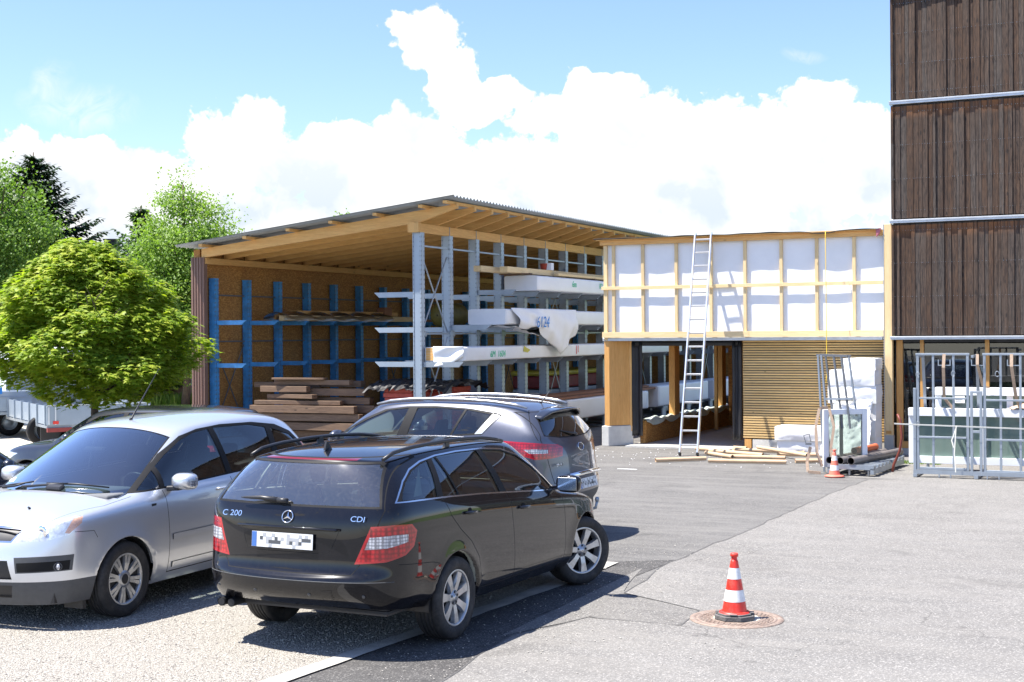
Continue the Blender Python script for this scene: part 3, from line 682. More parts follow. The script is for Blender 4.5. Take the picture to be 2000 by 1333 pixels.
# torn end: stacked boards visible at left, a loose white sheet folded down over the rest
q = MB()
for k in range(5): q.newr(); q.box(-hw+.03, -hw+.30, -.012, -.004, .02+k*.054, .02+k*.054+.050)
q.build('board_ends', 'spruce_x', p1)
def sheetf(u_, w_):
    x = -hw+.22+u_*(2*hw-.20); z = h+.01-w_*(h+.12-(.22*u_**2)); return (x, -.035-.03*math.sin(u_*9)*w_-.02*math.sin(w_*7+u_*3), z)
q = MB(); q.smooth = True; q.grid(sheetf, 18, 12); q.build('loose_sheet', 'white_membrane', p1, solid=.004)
p2, hw, L, h = pack(-3.20, -2.28, -0.09, 14.0, 2.612, 2.965, 'white wrapped timber pack on the middle arms with sagging torn film')
film_mark(p2, '6124', hw+.155, 1.35, .05, .36, 'blue_paint')
def drape(u_, w_):                       # torn film hanging from the front edge
    y = 0.25+u_*3.75; low_ = -0.10-0.62*max(0, 1-abs(u_-.70)/.42)-0.10*math.sin(u_*19)*.3
    z = h+.02+(low_-h)*w_; x = hw+.02+.10*math.sin(w_*2.6)+.028*math.sin(u_*34+w_*5)*w_+.02*math.sin(u_*13-w_*8)
    return (x, y+0.35*w_*(u_-.7)*-1.6, z)
q = MB(); q.smooth = True; q.grid(drape, 60, 22)
q.build('torn_film', 'white_membrane', p2, solid=.003)
def under(u_, w_): return (-hw+.1+w_*(hw*2-.1), .5+u_*2.9, -.03-.16*math.sin(u_*3.1)*(.3+w_)-.02*math.sin(u_*40+w_*9))
q = MB(); q.smooth = True; q.grid(under, 30, 8); q.build('sagging_film', 'white_membrane', p2, solid=.003)
p3, hw, L, h = pack(-3.12, -2.28, 1.63, 15.0, 3.408, 3.765, 'topmost white wrapped timber pack with green writing on the rack')
film_mark(p3, '6m', hw+.004, 2.1, .20, .22, 'green_paint'); film_mark(p3, 'R2 1604', hw+.004, 3.9, .20, .20, 'green_paint')
pack(-3.0, -2.2, 3.2, 9.0, .29, .80, 'grey-white wrapped pack on low steel supports behind the grey suv', group='wrapped packs near the ground')
pack(-3.0, -2.2, 9.8, 14.6, .29, .90, 'wrapped pack with torn open end seen through the annex doorway', group='wrapped packs near the ground')
pack(-3.0, -2.2, 15.2, 21, .29, .88, 'farthest low wrapped pack seen through the annex doorway', group='wrapped packs near the ground')
for k in range(7):
    for s_ in range(1):
        st = thing('steel_support', ['first', 'second', 'third', 'fourth', 'fifth', 'sixth', 'farthest'][k]+' grey steel support block from the suv under the low packs', 'support', (-2.6, 3.5+k*2.3, 0), 0, 'steel supports under the low packs')
        q = MB(); q.box(-.42, .42, -.18, .18, .24, .285); q.box(-.38, -.33, -.15, .15, 0, .24); q.box(.33, .38, -.15, .15, 0, .24); q.box(-.46, .46, -.2, .2, 0, .02); q.build('bracket', 'galv', st)
def beam(a0, a1, b0, b1, z0, z1, matn, label, name='timber_beam', group=None, rz=0.0):
    q = MB(); cx, cy = (a0+a1)/2, (b0+b1)/2; q.newr(); q.rnd = None
    q.box(a0-cx, a1-cx, b0-cy, b1-cy, 0, z1-z0); o = q.build(name, matn, None, bevel=.004, loc=(cx, cy, z0)); o.rotation_euler[2] = rz
    return tag(o, label, 'beam', group)
beam(-2.72, -2.52, .55, 13, 3.80, 3.93, 'pale_spruce_y', 'thick pale beam lying on top of the topmost wrapped pack', group='beams on the top pack')
beam(-3.05, -2.86, -.1, 9, 3.80, 3.93, 'pale_spruce_y', 'second pale beam set back on the topmost wrapped pack', group='beams on the top pack')
beam(-2.45, -2.33, 3.0, 12, 3.80, 3.86, 'pale_spruce_y', 'thin pale board along the edge of the topmost wrapped pack', group='beams on the top pack')
beam(-3.1, -2.3, 1.3, 1.42, 3.767, 3.80, 'old_beam_x', 'thin brown bearer across the near end of the topmost pack', group='bearers on the top pack')
beam(-3.1, -2.3, 5.3, 5.42, 3.767, 3.80, 'old_beam_x', 'thin brown bearer across the middle of the topmost pack', group='bearers on the top pack')
pail = thing('paint_pail', 'small white and brown pail standing on the topmost timber beams', 'pail', (-2.65, 2.9, 3.932))
q = MB(); q.lathe([(0.09, 0), (.11, .16), (.115, .16)], 16, caps=True); q.build('pail_body', 'red_block', pail)
q = MB(); q.box(.06, .2, -.05, .1, 0, .17); q.build('carton', 'white_membrane', pail)
rg = random.Random(4)
rl = 'reddish-brown planed plank lying on the low packs behind the suv'
for k in range(7):
    a = -2.98+ (k % 4)*.19; z = .81+(k//4)*.055
    beam(a, a+.16, -1.2+k*.33, 9.5+rg.random(), z, z+.05, 'reddish_x', ['leftmost', 'second', 'third', 'outermost'][k % 4]+' reddish plank in the '+('lower' if k < 4 else 'upper')+' layer on the low packs', 'plank', 'reddish planks on the low packs', rz=rg.uniform(-.006, .006))
# bearers holding the planks up where no pack is below
for k, y in enumerate((-.8, 1.6)):
    beam(-3.0, -2.22, y, y+.12, 0.0, .80, 'old_beam_z', ['near', 'second'][k]+' upright timber block carrying the reddish planks', 'timber_block')

# stack of used beams inside the shed, every beam its own
rg = random.Random(11)
st = [  # a0, a1, b, z0, h, depth
 (-7.6, -4.7, -1.5, .10, .16), (-7.9, -5.0, -1.0, .10, .16), (-7.3, -4.8, -1.7, .29, .17), (-8.0, -4.9, -1.2, .29, .17),
 (-8.1, -5.1, -1.75, .50, .16), (-7.2, -4.9, -1.2, .50, .16), (-7.85, -5.2, -1.8, .68, .16), (-7.0, -4.85, -1.3, .68, .17),
 (-7.75, -5.6, -1.75, .86, .09), (-6.9, -5.0, -1.4, .87, .15), (-7.9, -6.3, -1.2, .87, .10), (-7.5, -6.2, -1.75, 1.0, .09), (-7.55, -5.5, -1.2, 1.05, .12),
 (-7.65, -6.4, -1.75, 1.14, .13), (-6.5, -5.1, -1.5, 1.06, .16), (-7.35, -5.4, -1.6, 1.30, .11), (-8.15, -6.4, -1.25, 1.22, .12), (-6.9, -5.3, -1.2, 1.24, .14), (-7.3, -6.0, -1.75, 1.42, .04)]
adj = ['split', 'grey-brown', 'knotty', 'dark', 'weathered', 'sawn', 'rough', 'pale-ended', 'cracked', 'stained', 'short', 'long', 'squared', 'chipped', 'dusty', 'narrow', 'thick', 'crooked', 'thin']
for k, (a0, a1, bb, z0, hh) in enumerate(st):
    w = .17+.04*rg.random(); lay = ['bottom', 'bottom', 'bottom', 'bottom', 'second', 'second', 'second', 'second', 'third', 'third', 'third', 'fourth', 'fourth', 'fourth', 'fourth', 'top', 'top', 'top', 'top'][k]
    beam(a0, a1, bb, bb+w, z0, z0+hh, 'old_beam_x', f'{adj[k]} used beam in the {lay} layer of the stack at the blue rack', 'used_beam', 'used beams stacked in the shed', rz=rg.uniform(-.11, .11))
for k, x in enumerate((-7.2, -5.4)):
    beam(x-.1, x+.1, -1.9, -.6, 0, .10, 'old_beam_y', ['left', 'right'][k]+' bearer block under the stack of used beams', 'bearer', 'bearers under the used beams')
for k, (a0, a1, z0, hh) in enumerate([(-6.1, -3.9, .1, .2), (-5.8, -3.8, .32, .18), (-6.2, -4.1, .52, .16), (-5.7, -4.0, .70, .18), (-5.4, -4.1, .90, .16)]):
    beam(a0, a1, .9, 1.2, z0, z0+hh, 'old_beam_x', ['lowest', 'second', 'middle', 'fourth', 'topmost'][k]+' shadowed beam of the rear pile behind the used beams', 'used_beam', 'shadowed beams of the rear pile')
beam(-6.1, -3.9, .8, 1.3, 0, .1, 'old_beam_y', 'bearer under the shadowed rear pile of beams', 'bearer')
# film-wrapped timber on the upper blue arms
for k, (y0, y1, x0, z0, hh, mt) in enumerate([(-.9, 5.3, -8.65, 2.765, .14, 'spruce_y'), (-1.3, 5.0, -8.40, 2.765, .13, 'pale_spruce_y'), (-.5, 4.4, -8.62, 2.91, .11, 'spruce_y')]):
    beam(x0, x0+.22, y0+1.4, y1+1.4, z0, z0+hh, mt, ['rear', 'front', 'upper'][k]+' planed beam of the film-wrapped bundle on the blue rack', 'timber_beam', 'film-wrapped beams on the blue rack')
def filmf(u_, w_):
    a = w_*math.pi*1.05-.1; y = -.1+u_*5.2; return (-8.42+.30*math.cos(a), y, 2.78+.20*math.sin(a)+.03*math.sin(u_*33+w_*7)+(.0 if u_ < .9 else -.3*(u_-.9)*10*w_*0))
glass('film', (0.92, 0.92, 0.92), 1.0, .2, .10)
q = MB(); q.smooth = True; q.grid(filmf, 50, 12); o = q.build('plastic_film', 'film'); tag(o, 'clear crumpled plastic film round the bundle on the blue rack', 'film')
beam(-8.6, -8.35, 5.0, 5.4, 2.93, 3.15, 'reddish_x', 'short reddish block standing at the end of the film-wrapped bundle', 'timber_block')
for k in range(3):
    beam(-8.7+k*.2, -8.55+k*.2, 7.0, 13.0, 2.765, 2.83, 'reddish_x', ['inner', 'middle', 'outer'][k]+' dark plank far along the upper blue arms', 'plank', 'dark planks on the blue rack')
# red blocks under a black sheet, inside at the first galvanised upright
for k in range(2):
    rb = thing('red_block_stack', ['stack of red boards half hidden by black plastic sheet', 'second stack of red boards behind the first upright'][k], 'board stack', (-4.15+k*.55, -1.2+k*.9, 0))
    for j in range(11): q = MB(); q.box(-.35+rg.uniform(-.02, .02), .35+rg.uniform(-.02, .02), -.4, .4, .1+j*.105, .1+j*.105+.098); q.build('board', 'red_block', rb, bevel=.008)
    q = MB(); q.box(-.3, .3, -.35, .35, 0, .1); q.build('base', 'old_beam_x', rb)
rg2 = random.Random(3)
hts = {(i, j): rg2.uniform(-.045, .06) for i in range(31) for j in range(21)}
def bs(u_, w_):
    i, j = round(u_*30), round(w_*20); e = max(0, abs(w_-.5)*2-.72)*1.1; e2 = max(0, abs(u_-.5)*2-.85)*1.2
    return (-4.95+u_*2.05+hts[(i, j)]*.6, -1.75+w_*2.1, 1.37+hts[(i, j)]-e*.5-e2*.3)
q = MB(); q.grid(bs, 30, 20); o = q.build('plastic_sheet', 'black_sheet', solid=.004); tag(o, 'crumpled black plastic sheet thrown over the red board stacks', 'plastic sheet')
for k, (y0, y1, z1) in enumerate([(.9, 2.1, .95), (2.3, 3.4, .93), (3.5, 5.0, .88)]):
    gb = thing('wrapped_boards', ['nearest', 'middle', 'farthest'][k]+' upright bundle of grey-white wrapped boards behind the galvanised uprights', 'board bundle', (-4.2, y0, 0), 0, 'grey-white board bundles inside the shed')
    q = MB(); q.box(-.45, .45, 0, y1-y0, .08, z1); q.build('boards', 'pack_edge', gb, bevel=.02); q = MB(); q.box(-.4, .4, .1, y1-y0-.1, 0, .08); q.build('base', 'old_beam_x', gb)
yb = thing('foam_bundle', 'yellow topped bundle with dark red layers between the uprights', 'bundle', (-4.3, 5.6, 0))
q = MB(); q.box(-.5, .5, 0, 4.6, .95, 1.28); q.build('red_layer', 'dull_red', yb, bevel=.05); q = MB(); q.box(-.54, .54, -.05, 4.7, 1.29, 1.42); q.build('yellow_cover', 'yellow_wrap', yb, bevel=.05)
q = MB(); q.box(-.5, .5, 0, 4.6, .55, .93); q.build('grey_layer', 'galv', yb, bevel=.02); q = MB(); q.box(-.45, .45, 0.1, 4.5, 0, .53); q.build('base_layer', 'dull_red', yb)
yl = thing('yellow_bundle', 'olive yellow wrapped coil on the inner rack arms behind the uprights', 'bundle', (-5.0, 2.4, 2.57))
q = MB(); q.smooth = True; q.lathe([(0.02, -.6), (.2, -.58), (.30, -.4), (.32, 0), (.29, .5), (.12, .6)], 14, 'y', (0, 0, .30)); q.build('wrap', 'olive_wrap', yl)
for k in range(3): beam(-4.4+k*.3, -4.15+k*.3, 6.5, 13, 2.57, 2.72, 'dull_red', ['left', 'middle', 'right'][k]+' dark red profile on the inner arms of the galvanised rack', 'profile', 'dark red profiles on the inner arms')
# ------------------------------------------------------------------ annex under construction
an_ = thing('timber_annex', 'unfinished timber-framed annex with white membrane wall and open doorway', 'annex', (0, 0, 0))
q = MB(); q.smooth = True
q.grid(lambda u_, w_: (.10+u_*5.80, .042+.0016*math.sin(u_*60+w_*3)+.0018*math.sin(w_*14+u_*11+2*math.sin(u_*23)), 2.30+w_*2.05), 60, 12); q.smooth = False
q.box(.02, 5.90, .06, .10, 2.25, 4.38); q.box(.02, .06, .06, 7.0, 2.25, 4.38); q.build('membrane_wall', 'white_membrane', an_, recalc=False)
for a in (.24, .90, 1.64, 2.39, 3.11, 3.86, 4.58, 5.32):
    q = MB(); q.newr(); q.box(a-.032, a+.032, -.015, .035, 2.42, 4.27); q.build('stud', 'pale_spruce_z', an_, bevel=.002)
q = MB(); q.box(.02, .10, -.015, .055, 2.25, 4.27); q.build('stud', 'pale_spruce_z', an_, bevel=.002)
q = MB(); q.newr(); q.box(-.02, 5.89, -.050, -.018, 3.325, 3.395); q.build('rail', 'pale_spruce_x', an_, bevel=.002)
q = MB(); q.newr(); q.box(-.01, 3.2, -.050, -.018, 2.305, 2.425); q.newr(); q.box(3.205, 5.89, -.050, -.018, 2.305, 2.425); q.build('sill_board', 'pale_spruce_x', an_, bevel=.002)
q = MB(); q.newr(); q.box(-.05, 5.89, -.050, .0, 4.275, 4.375); q.newr(); q.box(-.12, 5.86, -.115, .0, 4.378, 4.40); q.build('top_plate', 'spruce_x', an_, bevel=.002)
q = MB(); q.smooth = True
def felt(u_, w_):
    x = -.16+u_*6.0; sag = -.05*math.exp(-((x-4.75)/.33)**2)
    return (x, -.15+w_*7.3, 4.415+.006*math.sin(u_*23)+sag*(1-w_)+.004*math.sin(u_*61)*(1-w_))
q.grid(felt, 80, 10); q.build('roof_felt', 'dark_felt', an_, solid=.012)
q = MB(); q.box(-.02, 5.86, 0.0, .09, 2.235, 2.300); q.build('flashing', 'gutter', an_, bevel=.004)
# splayed left wall, plinth
q = MB(); q.newr(); q.prism([(.02, .0, .43), (.13, .0, .43), (.50, .42, .43), (.42, .52, .43), (.02, .12, .43)], (0, 0, 0), (0, 0, 1.80)); q.build('wall_panel', 'larch_z', an_)
q = MB(); q.newr(); q.box(.455, .50, .36, .415, .3, 2.23); q.build('door_post', 'spruce_z', an_)
q = MB(); q.prism([(-.04, -.03, -.01), (.12, -.03, -.01), (.52, .40, -.01), (.46, .55, -.01), (-.04, .14, -.01)], (0, 0, 0), (0, 0, .43)); q.build('plinth', 'pale_concrete', an_, bevel=.01)
# black sheeting round the door opening
q = MB(); q.smooth = True
q.grid(lambda u_, w_: (.47+u_*.27, .40-.03*math.sin(u_*9)+.01*math.sin(w_*11), .20+w_*2.0), 12, 14)
q.grid(lambda u_, w_: (2.73+u_*.20, .37-.03*math.sin(u_*9+1)+.01*math.sin(w_*13), .16+w_*2.05), 12, 14)
q.grid(lambda u_, w_: (.47+u_*2.44, .39+.01*math.sin(u_*30), 2.125+w_*.105), 30, 2)
q.build('black_sheeting', 'black_sheet', an_, solid=.006, recalc=False)
q = MB(); q.box(.42, 5.95, .44, 7.0, 2.24, 2.29); q.build('ceiling', 'osb', an_)
q = MB(); q.newr(); q.box(.60, .72, .60, 7.0, 0, .50); q.build('parapet', 'osb', an_)
for y0, y1 in ((2.55, 3.55), (6.3, 6.8)):
    q = MB(); q.newr(); q.box(.60, .74, y0 if y0 < 3 else y0, y0+.34, .50, 2.24); q.build('post', 'larch_z', an_)
q = MB(); q.newr(); q.box(.86, .94, 5.2, 5.28, 0, 2.24); q.build('prop', 'spruce_z', an_)
q = MB(); q.smooth = True
def fo(u_, w_):
    y = .55+u_*6.3; a = w_*math.pi; return (.66-.12*math.cos(a)+.03*math.sin(u_*37+2*math.sin(u_*11)), y, .49+.06*math.sin(a)+(.022*math.sin(u_*29+w_*4+3*math.sin(u_*9))+.018*math.sin(u_*71+w_*9))*math.sin(a)-(.10 if w_ in (0, 1) else 0)*abs(math.sin(u_*17)))
q.grid(fo, 70, 8); q.build('sill_foil', 'foil', an_)
q = MB(); q.box(.72, 6.0, 6.9, 7.0, 0, 2.24); q.box(2.95, 3.05, .5, 6.9, 0, 2.24); q.build('back_wall', 'osb', an_)
q = MB(); q.box(.52, 2.95, -.12, 7.0, -.02, .018); q.build('floor_slab', 'concrete', an_)
# horizontally slatted wall
q = MB(); z = .215; k = 0
while z < 2.22:
    q.newr(); q.box(2.95+.004*random.random(), 5.91, .37, .395, z, z+.034); z += .052; k += 1
q.build('slats', 'slat_x', an_)
q = MB(); q.box(2.97, 5.9, .42, .46, .19, 2.23); q.build('backing', 'dark_felt', an_)
q = MB(); q.box(3.15, 5.9, .36, .5, -.01, .185); q.build('footing', 'pale_concrete', an_)
q = MB(); q.newr(); q.box(2.98, 3.12, .36, .44, -.01, .19); q.build('stub_post', 'larch_z', an_)
# corner post between annex and barn
cp = thing('corner_post', 'tall pale laminated corner post on a concrete block beside the dark cladding', 'post', (6.0, 0, 0))
q = MB(); q.newr(); q.box(-.085, .065, -.09, .05, .37, 4.49); q.build('post', 'pale_spruce_z', cp, bevel=.004)
q = MB(); q.box(-.095, -.087, -.095, .05, .30, 4.49); q.build('edge_strip', 'gutter', cp)
q = MB(); q.box(-.10, .075, -.10, .06, -.01, .37); q.build('base', 'concrete', cp, bevel=.006)
q = MB(); q.newr(); q.box(-.06, .04, -.094, -.091, .40, .46); q.build('bracket', 'larch_z', cp)
pc = thing('cloth_pennant', 'small faded pink cloth triangle hanging at the annex roof corner', 'cloth', (5.80, -.13, 4.40))
q = MB(); q.prism([(-.03, 0, 0), (.07, 0, .02), (.04, .02, -.10), (-.02, .0, -.16)], (0, 0, 0), (0, .006, 0)); q.build('cloth', 'pink_cloth', pc)

# ------------------------------------------------------------------ dark clad building
bd = thing('clad_building', 'tall building clad in weathered dark vertical boards above a glazed ground floor', 'building', (6.08, -.10, 0))
X1 = 9.5
def storey(z0, z1, seed):
    q = MB(); rg = random.Random(seed); x = 0.0
    x = 0.012; q.rnd = None
    while x < X1:
        w = rg.choice([.055, .075, .09, .10, .12]); proud = rg.choice([0, .010, .022, .024]) ; r = (rg.random(), rg.random(), rg.random())
        q.newr(); q.rnd = r
        d = .012*rg.random()
        i = q.add([(x+.002, -proud-d, z0+.01*rg.random()), (x+w-.004, -proud-d+.005*rg.uniform(-1, 1), z0+.01*rg.random()), (x+w-.004, -proud-d+.006*rg.uniform(-1, 1), z1-.015*rg.random()), (x+.002, -proud-d, z1-.015*rg.random())])
        j = q.add([(x+.002, .05, z0), (x+w-.004, .05, z0), (x+w-.004, .05, z1-.02), (x+.002, .05, z1-.02)])
        for f in ((i, i+1, i+2, i+3), (i+1, j+1, j+2, i+2), (j, i, i+3, j+3), (i+3, i+2, j+2, j+3), (j, j+1, i+1, i)): q.face(list(f), r)
        x += w
    for k in range(3):
        q.newr(); q.box(-.012, .035 if k < 2 else .03, -.038-.001*k, .1, z0+(z1-z0)*k/3+.002, z0+(z1-z0)*(k+1)/3-.002)
    o = q.build('board_cladding', 'weathered', bd)
    q = MB(); q.box(.03, X1, .03, .06, z0-.05, z1+.05); q.build('cladding_backing', 'dark_felt', bd)
    # nail heads
    q = MB()
    for zz in (.07, .35, .65, .94):
        zc = z0+(z1-z0)*zz; x = .05
        while x < 3.4:
            q.box(x-.003, x+.003, -.041, -.020, zc-.003+rg.uniform(-.006, .006), zc+.004); x += rg.choice([.035, .05, .07])
    q.build('nails', 'galv', bd)
storey(2.315, 4.48, 1); storey(4.585, 6.775, 2); storey(6.885, 8.86, 3)
for z, h in ((2.235, .065), (4.495, .065), (6.795, .07), (8.87, .06)):
    q = MB(); q.box(-.04, X1, -.075, .05, z, z+h-.03); q.box(-.04, X1, -.085, -.03, z+h-.03, z+h); q.build('flashing', 'gutter', bd, bevel=.003)
q = MB(); q.box(.005, X1, .07, 9, 2.32, 8.9); q.build('wall_core', 'dark_felt', bd)
for a, w in ((.04, .12), (.49, .07), (1.69, .075), (2.9, .075), (4.1, .075), (5.3, .075), (6.5, .075)):
    q = MB(); q.newr(); q.box(a, a+w, .13, .25, .25, 2.23); q.build('mullion', 'larch_z', bd, bevel=.003)
q = MB(); q.box(.04, X1, .13, .25, .12, .25); q.build('window_sill', 'larch_z', bd)
q = MB(); q.box(.04, X1, .15, .24, 2.18, 2.232); q.build('head_rail', 'dark_felt', bd)
mu = [(.16, .49), (.56, 1.69), (1.765, 2.9), (2.975, 4.1), (4.175, 5.3), (5.375, 6.5), (6.575, X1)]
for x0, x1 in mu:
    q = MB(); q.box(x0+.001, x1-.001, .19, .198, .251, 2.159); q.build('window_glass', 'shop_glass', bd)
q = MB(); q.box(-.02, X1, .12, .25, -.01, .119); q.build('plinth', 'concrete', bd)
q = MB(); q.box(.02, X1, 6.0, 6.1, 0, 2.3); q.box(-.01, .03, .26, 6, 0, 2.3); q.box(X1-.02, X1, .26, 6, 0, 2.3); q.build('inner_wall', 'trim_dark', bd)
q = MB(); q.box(.02, X1, .26, 6, 0.0, .05); q.box(.02, X1, .26, 6, 2.24, 2.3); q.build('inner_floor', 'concrete', bd)
q = MB(); q.box(.60, .82, .5, .8, .05, 1.4); q.box(.15, .40, .6, 1.0, .05, 1.05); q.build('inner_panel', 'osb', bd)

# ------------------------------------------------------------------ ladder
ld = thing('ladder', 'long aluminium ladder leaning against the white membrane wall', 'ladder', (0, 0, 0))
f0, f1 = Vector((2.26, -1.72, 0)), Vector((2.60, -1.66, 0)); t0, t1 = Vector((2.12, -.17, 4.46)), Vector((2.46, -.17, 4.46))
for a_, b_2 in ((f0, t0), (f1, t1)):
    q = MB(); q.bar(a_, b_2, .030, .068, (0, 1, .4)); q.build('stile', 'aluminium', ld, bevel=.003)
    q = MB(); q.bar(a_-Vector((0, 0, .0)), a_+(b_2-a_)*.012, .036, .075, (0, 1, .4)); q.build('foot', 'black_rubber', ld)
for k in range(16):
    f = .045+k*.0615; q = MB(); q.bar(f0.lerp(t0, f), f1.lerp(t1, f), .030, .030, (0, 1, .4)); q.build('rung', 'aluminium', ld, bevel=.002)
rp = MB(); rp.tube([(4.80, -.18, 4.39), (4.81, -.24, 4.30), (4.83, -.30, 3.4), (4.86, -.42, 2.3), (4.88, -.5, 1.55), (4.86, -.52, 1.4)], .008, 6)
tag(rp.build('rope', 'yellow_rope'), 'thin yellow rope hanging down from the annex roof edge', 'rope')

# ------------------------------------------------------------------ cardboard tubes
def tubeobj(p, qq, r, label):
    p = Vector(p); qq = Vector(qq); L = (qq-p).length
    o = thing('cardboard_tube', label, 'tube', p, 0, 'cardboard tubes on the asphalt')
    d = (qq-p)
    q = MB(); q.tube([(0, 0, 0), d], r, 14, caps=False); q.tube([d, (0, 0, 0)], r*.86, 14, caps=False)
    n = d.normalized()
    for c_ in (Vector((0, 0, 0)), d):
        x = n.cross(Vector((0, 0, 1))).normalized(); y = x.cross(n); i = q.add([c_+(x*math.cos(6.2832*k/14)+y*math.sin(6.2832*k/14))*r for k in range(14)]); j = q.add([c_+(x*math.cos(6.2832*k/14)+y*math.sin(6.2832*k/14))*r*.86 for k in range(14)])
        for k in range(14): q.face([i+k, i+(k+1) % 14, j+(k+1) % 14, j+k])
    q.build('tube_wall', 'cardboard', o, recalc=False)
    return o
TU = [((2.29, -3.22, .037), (3.05, -2.55, .037), 'single cardboard tube lying apart at the left of the tubes'),
      ((3.22, -2.95, .037), (4.62, -2.72, .037), 'long cardboard tube lying in front of all the others'),
      ((2.18, -.42, .037), (3.15, -.95, .037), 'cardboard tube with a dark collar nearest the ladder foot'),
      ((2.95, -.42, .037), (4.45, -.55, .037), 'cardboard tube lying farthest back against the annex'),
      ((2.60, -.85, .037), (3.85, -1.45, .037), 'middle cardboard tube with a dark tape patch'),
      ((2.68, -1.35, .037), (3.42, -2.05, .037), 'cardboard tube slanting toward the front of the heap'),
      ((3.30, -1.95, .037), (4.40, -1.90, .037), 'cardboard tube lying parallel behind the front one'),
      ((3.55, -.70, .12), (4.85, -2.05, .11), 'cardboard tube lying across the top of the others'),
      ((4.05, -1.15, .037), (5.0, -1.05, .037), 'cardboard tube half under the crossing one at the right'),
      ((4.72, -2.45, .037), (5.25, -2.20, .037), 'short cardboard tube end beside the steel rack'),
      ((2.85, .0, .037), (3.15, -.1, .037), 'short wrapped cardboard roll end at the doorway threshold')]
for p, qq, lab in TU: tubeobj(p, qq, .037, lab)
for p, qq in (((2.45, -.566, .037), (2.62, -.66, .037)), ((3.35, -1.21, .037), (3.6, -1.33, .037))):
    pass
# ------------------------------------------------------------------ insulation packs
def insul(x0, x1, y0, y1, z0, z1, lab, grp='white insulation packs beside the annex', rz=0):
    o = thing('insulation_pack', lab, 'insulation pack', ((x0+x1)/2, (y0+y1)/2, z0), rz, grp)
    w, d = (x1-x0)/2, (y1-y0)/2
    q = MB(); q.smooth = True; h_ = z1-z0; rgp = random.Random(int(x0*977+z0*311))
    def bulge(f, g): return .028*math.sin(math.pi*f)*math.sin(math.pi*g)
    def face_(o_, a_, b_2, n_):
        J = {}
        def fn(u_, w_):
            p = Vector(o_)+Vector(a_)*u_+Vector(b_2)*w_; e = min(u_, 1-u_)*min(w_, 1-w_)*16
            k_ = (round(p.x, 3), round(p.y, 3), round(p.z, 3)); r_ = random.Random(hash(k_)).uniform(-.007, .007)*min(1, e*3)
            return p+Vector(n_)*(bulge(u_, w_)+r_+.006*math.sin(u_*14+w_*3)*min(1, e))
        q.grid(fn, 14, 7)
    face_((-w, -d, 0), (2*w, 0, 0), (0, 0, h_), (0, -1, 0)); face_((w, -d, 0), (0, 2*d, 0), (0, 0, h_), (1, 0, 0)); face_((w, d, 0), (-2*w, 0, 0), (0, 0, h_), (0, 1, 0)); face_((-w, d, 0), (0, -2*d, 0), (0, 0, h_), (-1, 0, 0)); face_((-w, -d, h_), (2*w, 0, 0), (0, 2*d, 0), (0, 0, .35)); face_((-w, d, 0), (2*w, 0, 0), (0, -2*d, 0), (0, 0, .0))
    q.build('wrapping', 'white_membrane', o)
    q = MB(); q.box(-.1*w, .25*w, -d-.003, -d+.002, (z1-z0)*.35, (z1-z0)*.55); q.build('print', 'pack_edge', o)
    return o
insul(3.90, 4.85, -.55, .05, 0, .26, 'lower white insulation pack on the ground in front of the slats')
insul(3.86, 4.80, -.60, .02, .262, .53, 'upper white insulation pack in front of the slats')
ST = [(4.98, 5.86, 0, .36), (5.0, 5.86, .362, .70), (5.02, 5.87, .702, 1.02), (5.0, 5.88, 1.022, 1.36), (5.05, 5.87, 1.362, 1.66), (5.26, 5.87, 1.662, 1.88)]
rgs = random.Random(12)
for k, (x0, x1, z0, z1) in enumerate(ST): insul(x0+rgs.uniform(-.06, .05), x1-.02*rgs.random(), -.75+rgs.uniform(-.08, .08), -.06, z0, z1, ['bottom', 'second', 'third', 'fourth', 'fifth', 'topmost'][k]+' white insulation pack in the tall stack by the corner post', 'white insulation packs in the tall stack', rz=rgs.uniform(-.03, .03))
q = MB(); q.smooth = True; rg = random.Random(9)
h2 = {(i, j): rg.uniform(-1, 1) for i in range(33) for j in range(33)}
q.grid(lambda u_, w_: (5.10+u_*.72+.02*h2[(round(u_*24), round(w_*24))]+w_*.0-(1-w_)*.22*(1-u_), -.83-.42*(1-w_)-.05*math.sin(u_*11+w_*5)-.02*h2[(round(w_*24), round(u_*24))], .02+w_*1.08), 24, 24)
tag(q.build('plastic_sheet', 'white_membrane', solid=.004), 'crumpled white plastic sheet draped before the insulation stack', 'plastic sheet')
rl_ = thing('foam_roll', 'short pale yellow roll lying on the crumpled white sheet', 'roll', (5.33, -1.0, 1.12))
q = MB(); q.lathe([(.0, -.16), (.055, -.16), (.055, .16), (.0, .16)], 14, 'x'); q.build('roll', 'strap_white', rl_)

# ------------------------------------------------------------------ steel glass racks
def rack_end():
    t_ = thing('steel_rack', 'narrow dark steel transport rack standing upright before the slatted wall', 'rack', (5.48, -3.9, 0))
    q = MB()
    for x, dx in ((0.0, .10), (.055, .16)): q.bar((x, 0, 2.0), (x+dx*1.0, -.02, 0), .03, .05, (0, 1, 0))
    q.build('left_post', 'galv', t_)
    for k, x in enumerate((.13, .20, .27, .33, .40, .46)):
        q = MB(); q.bar((x, .3*(k % 2), 1.98), (x+.14, .25*(k % 2), .95 if k % 2 else .75), .028, .045, (0, 1, 0)); q.build('bar', 'galv' if k % 2 else 'galv_dark', t_)
    q = MB(); q.bar((-.03, 0, 2.0), (.5, .0, 1.98), .05, .035); q.bar((-.03, .3, 2.0), (.5, .3, 1.98), .05, .035); q.build('top_rail', 'galv_dark', t_)
    q = MB(); q.bar((.12, -.02, 1.25), (.58, -.02, 1.26), .03, .03); q.bar((.08, -.02, .12), (.8, .0, .12), .05, .05); q.bar((.08, .8, .12), (.8, .8, .12), .05, .05); q.build('cross_rail', 'galv', t_)
    return t_
rack_end()
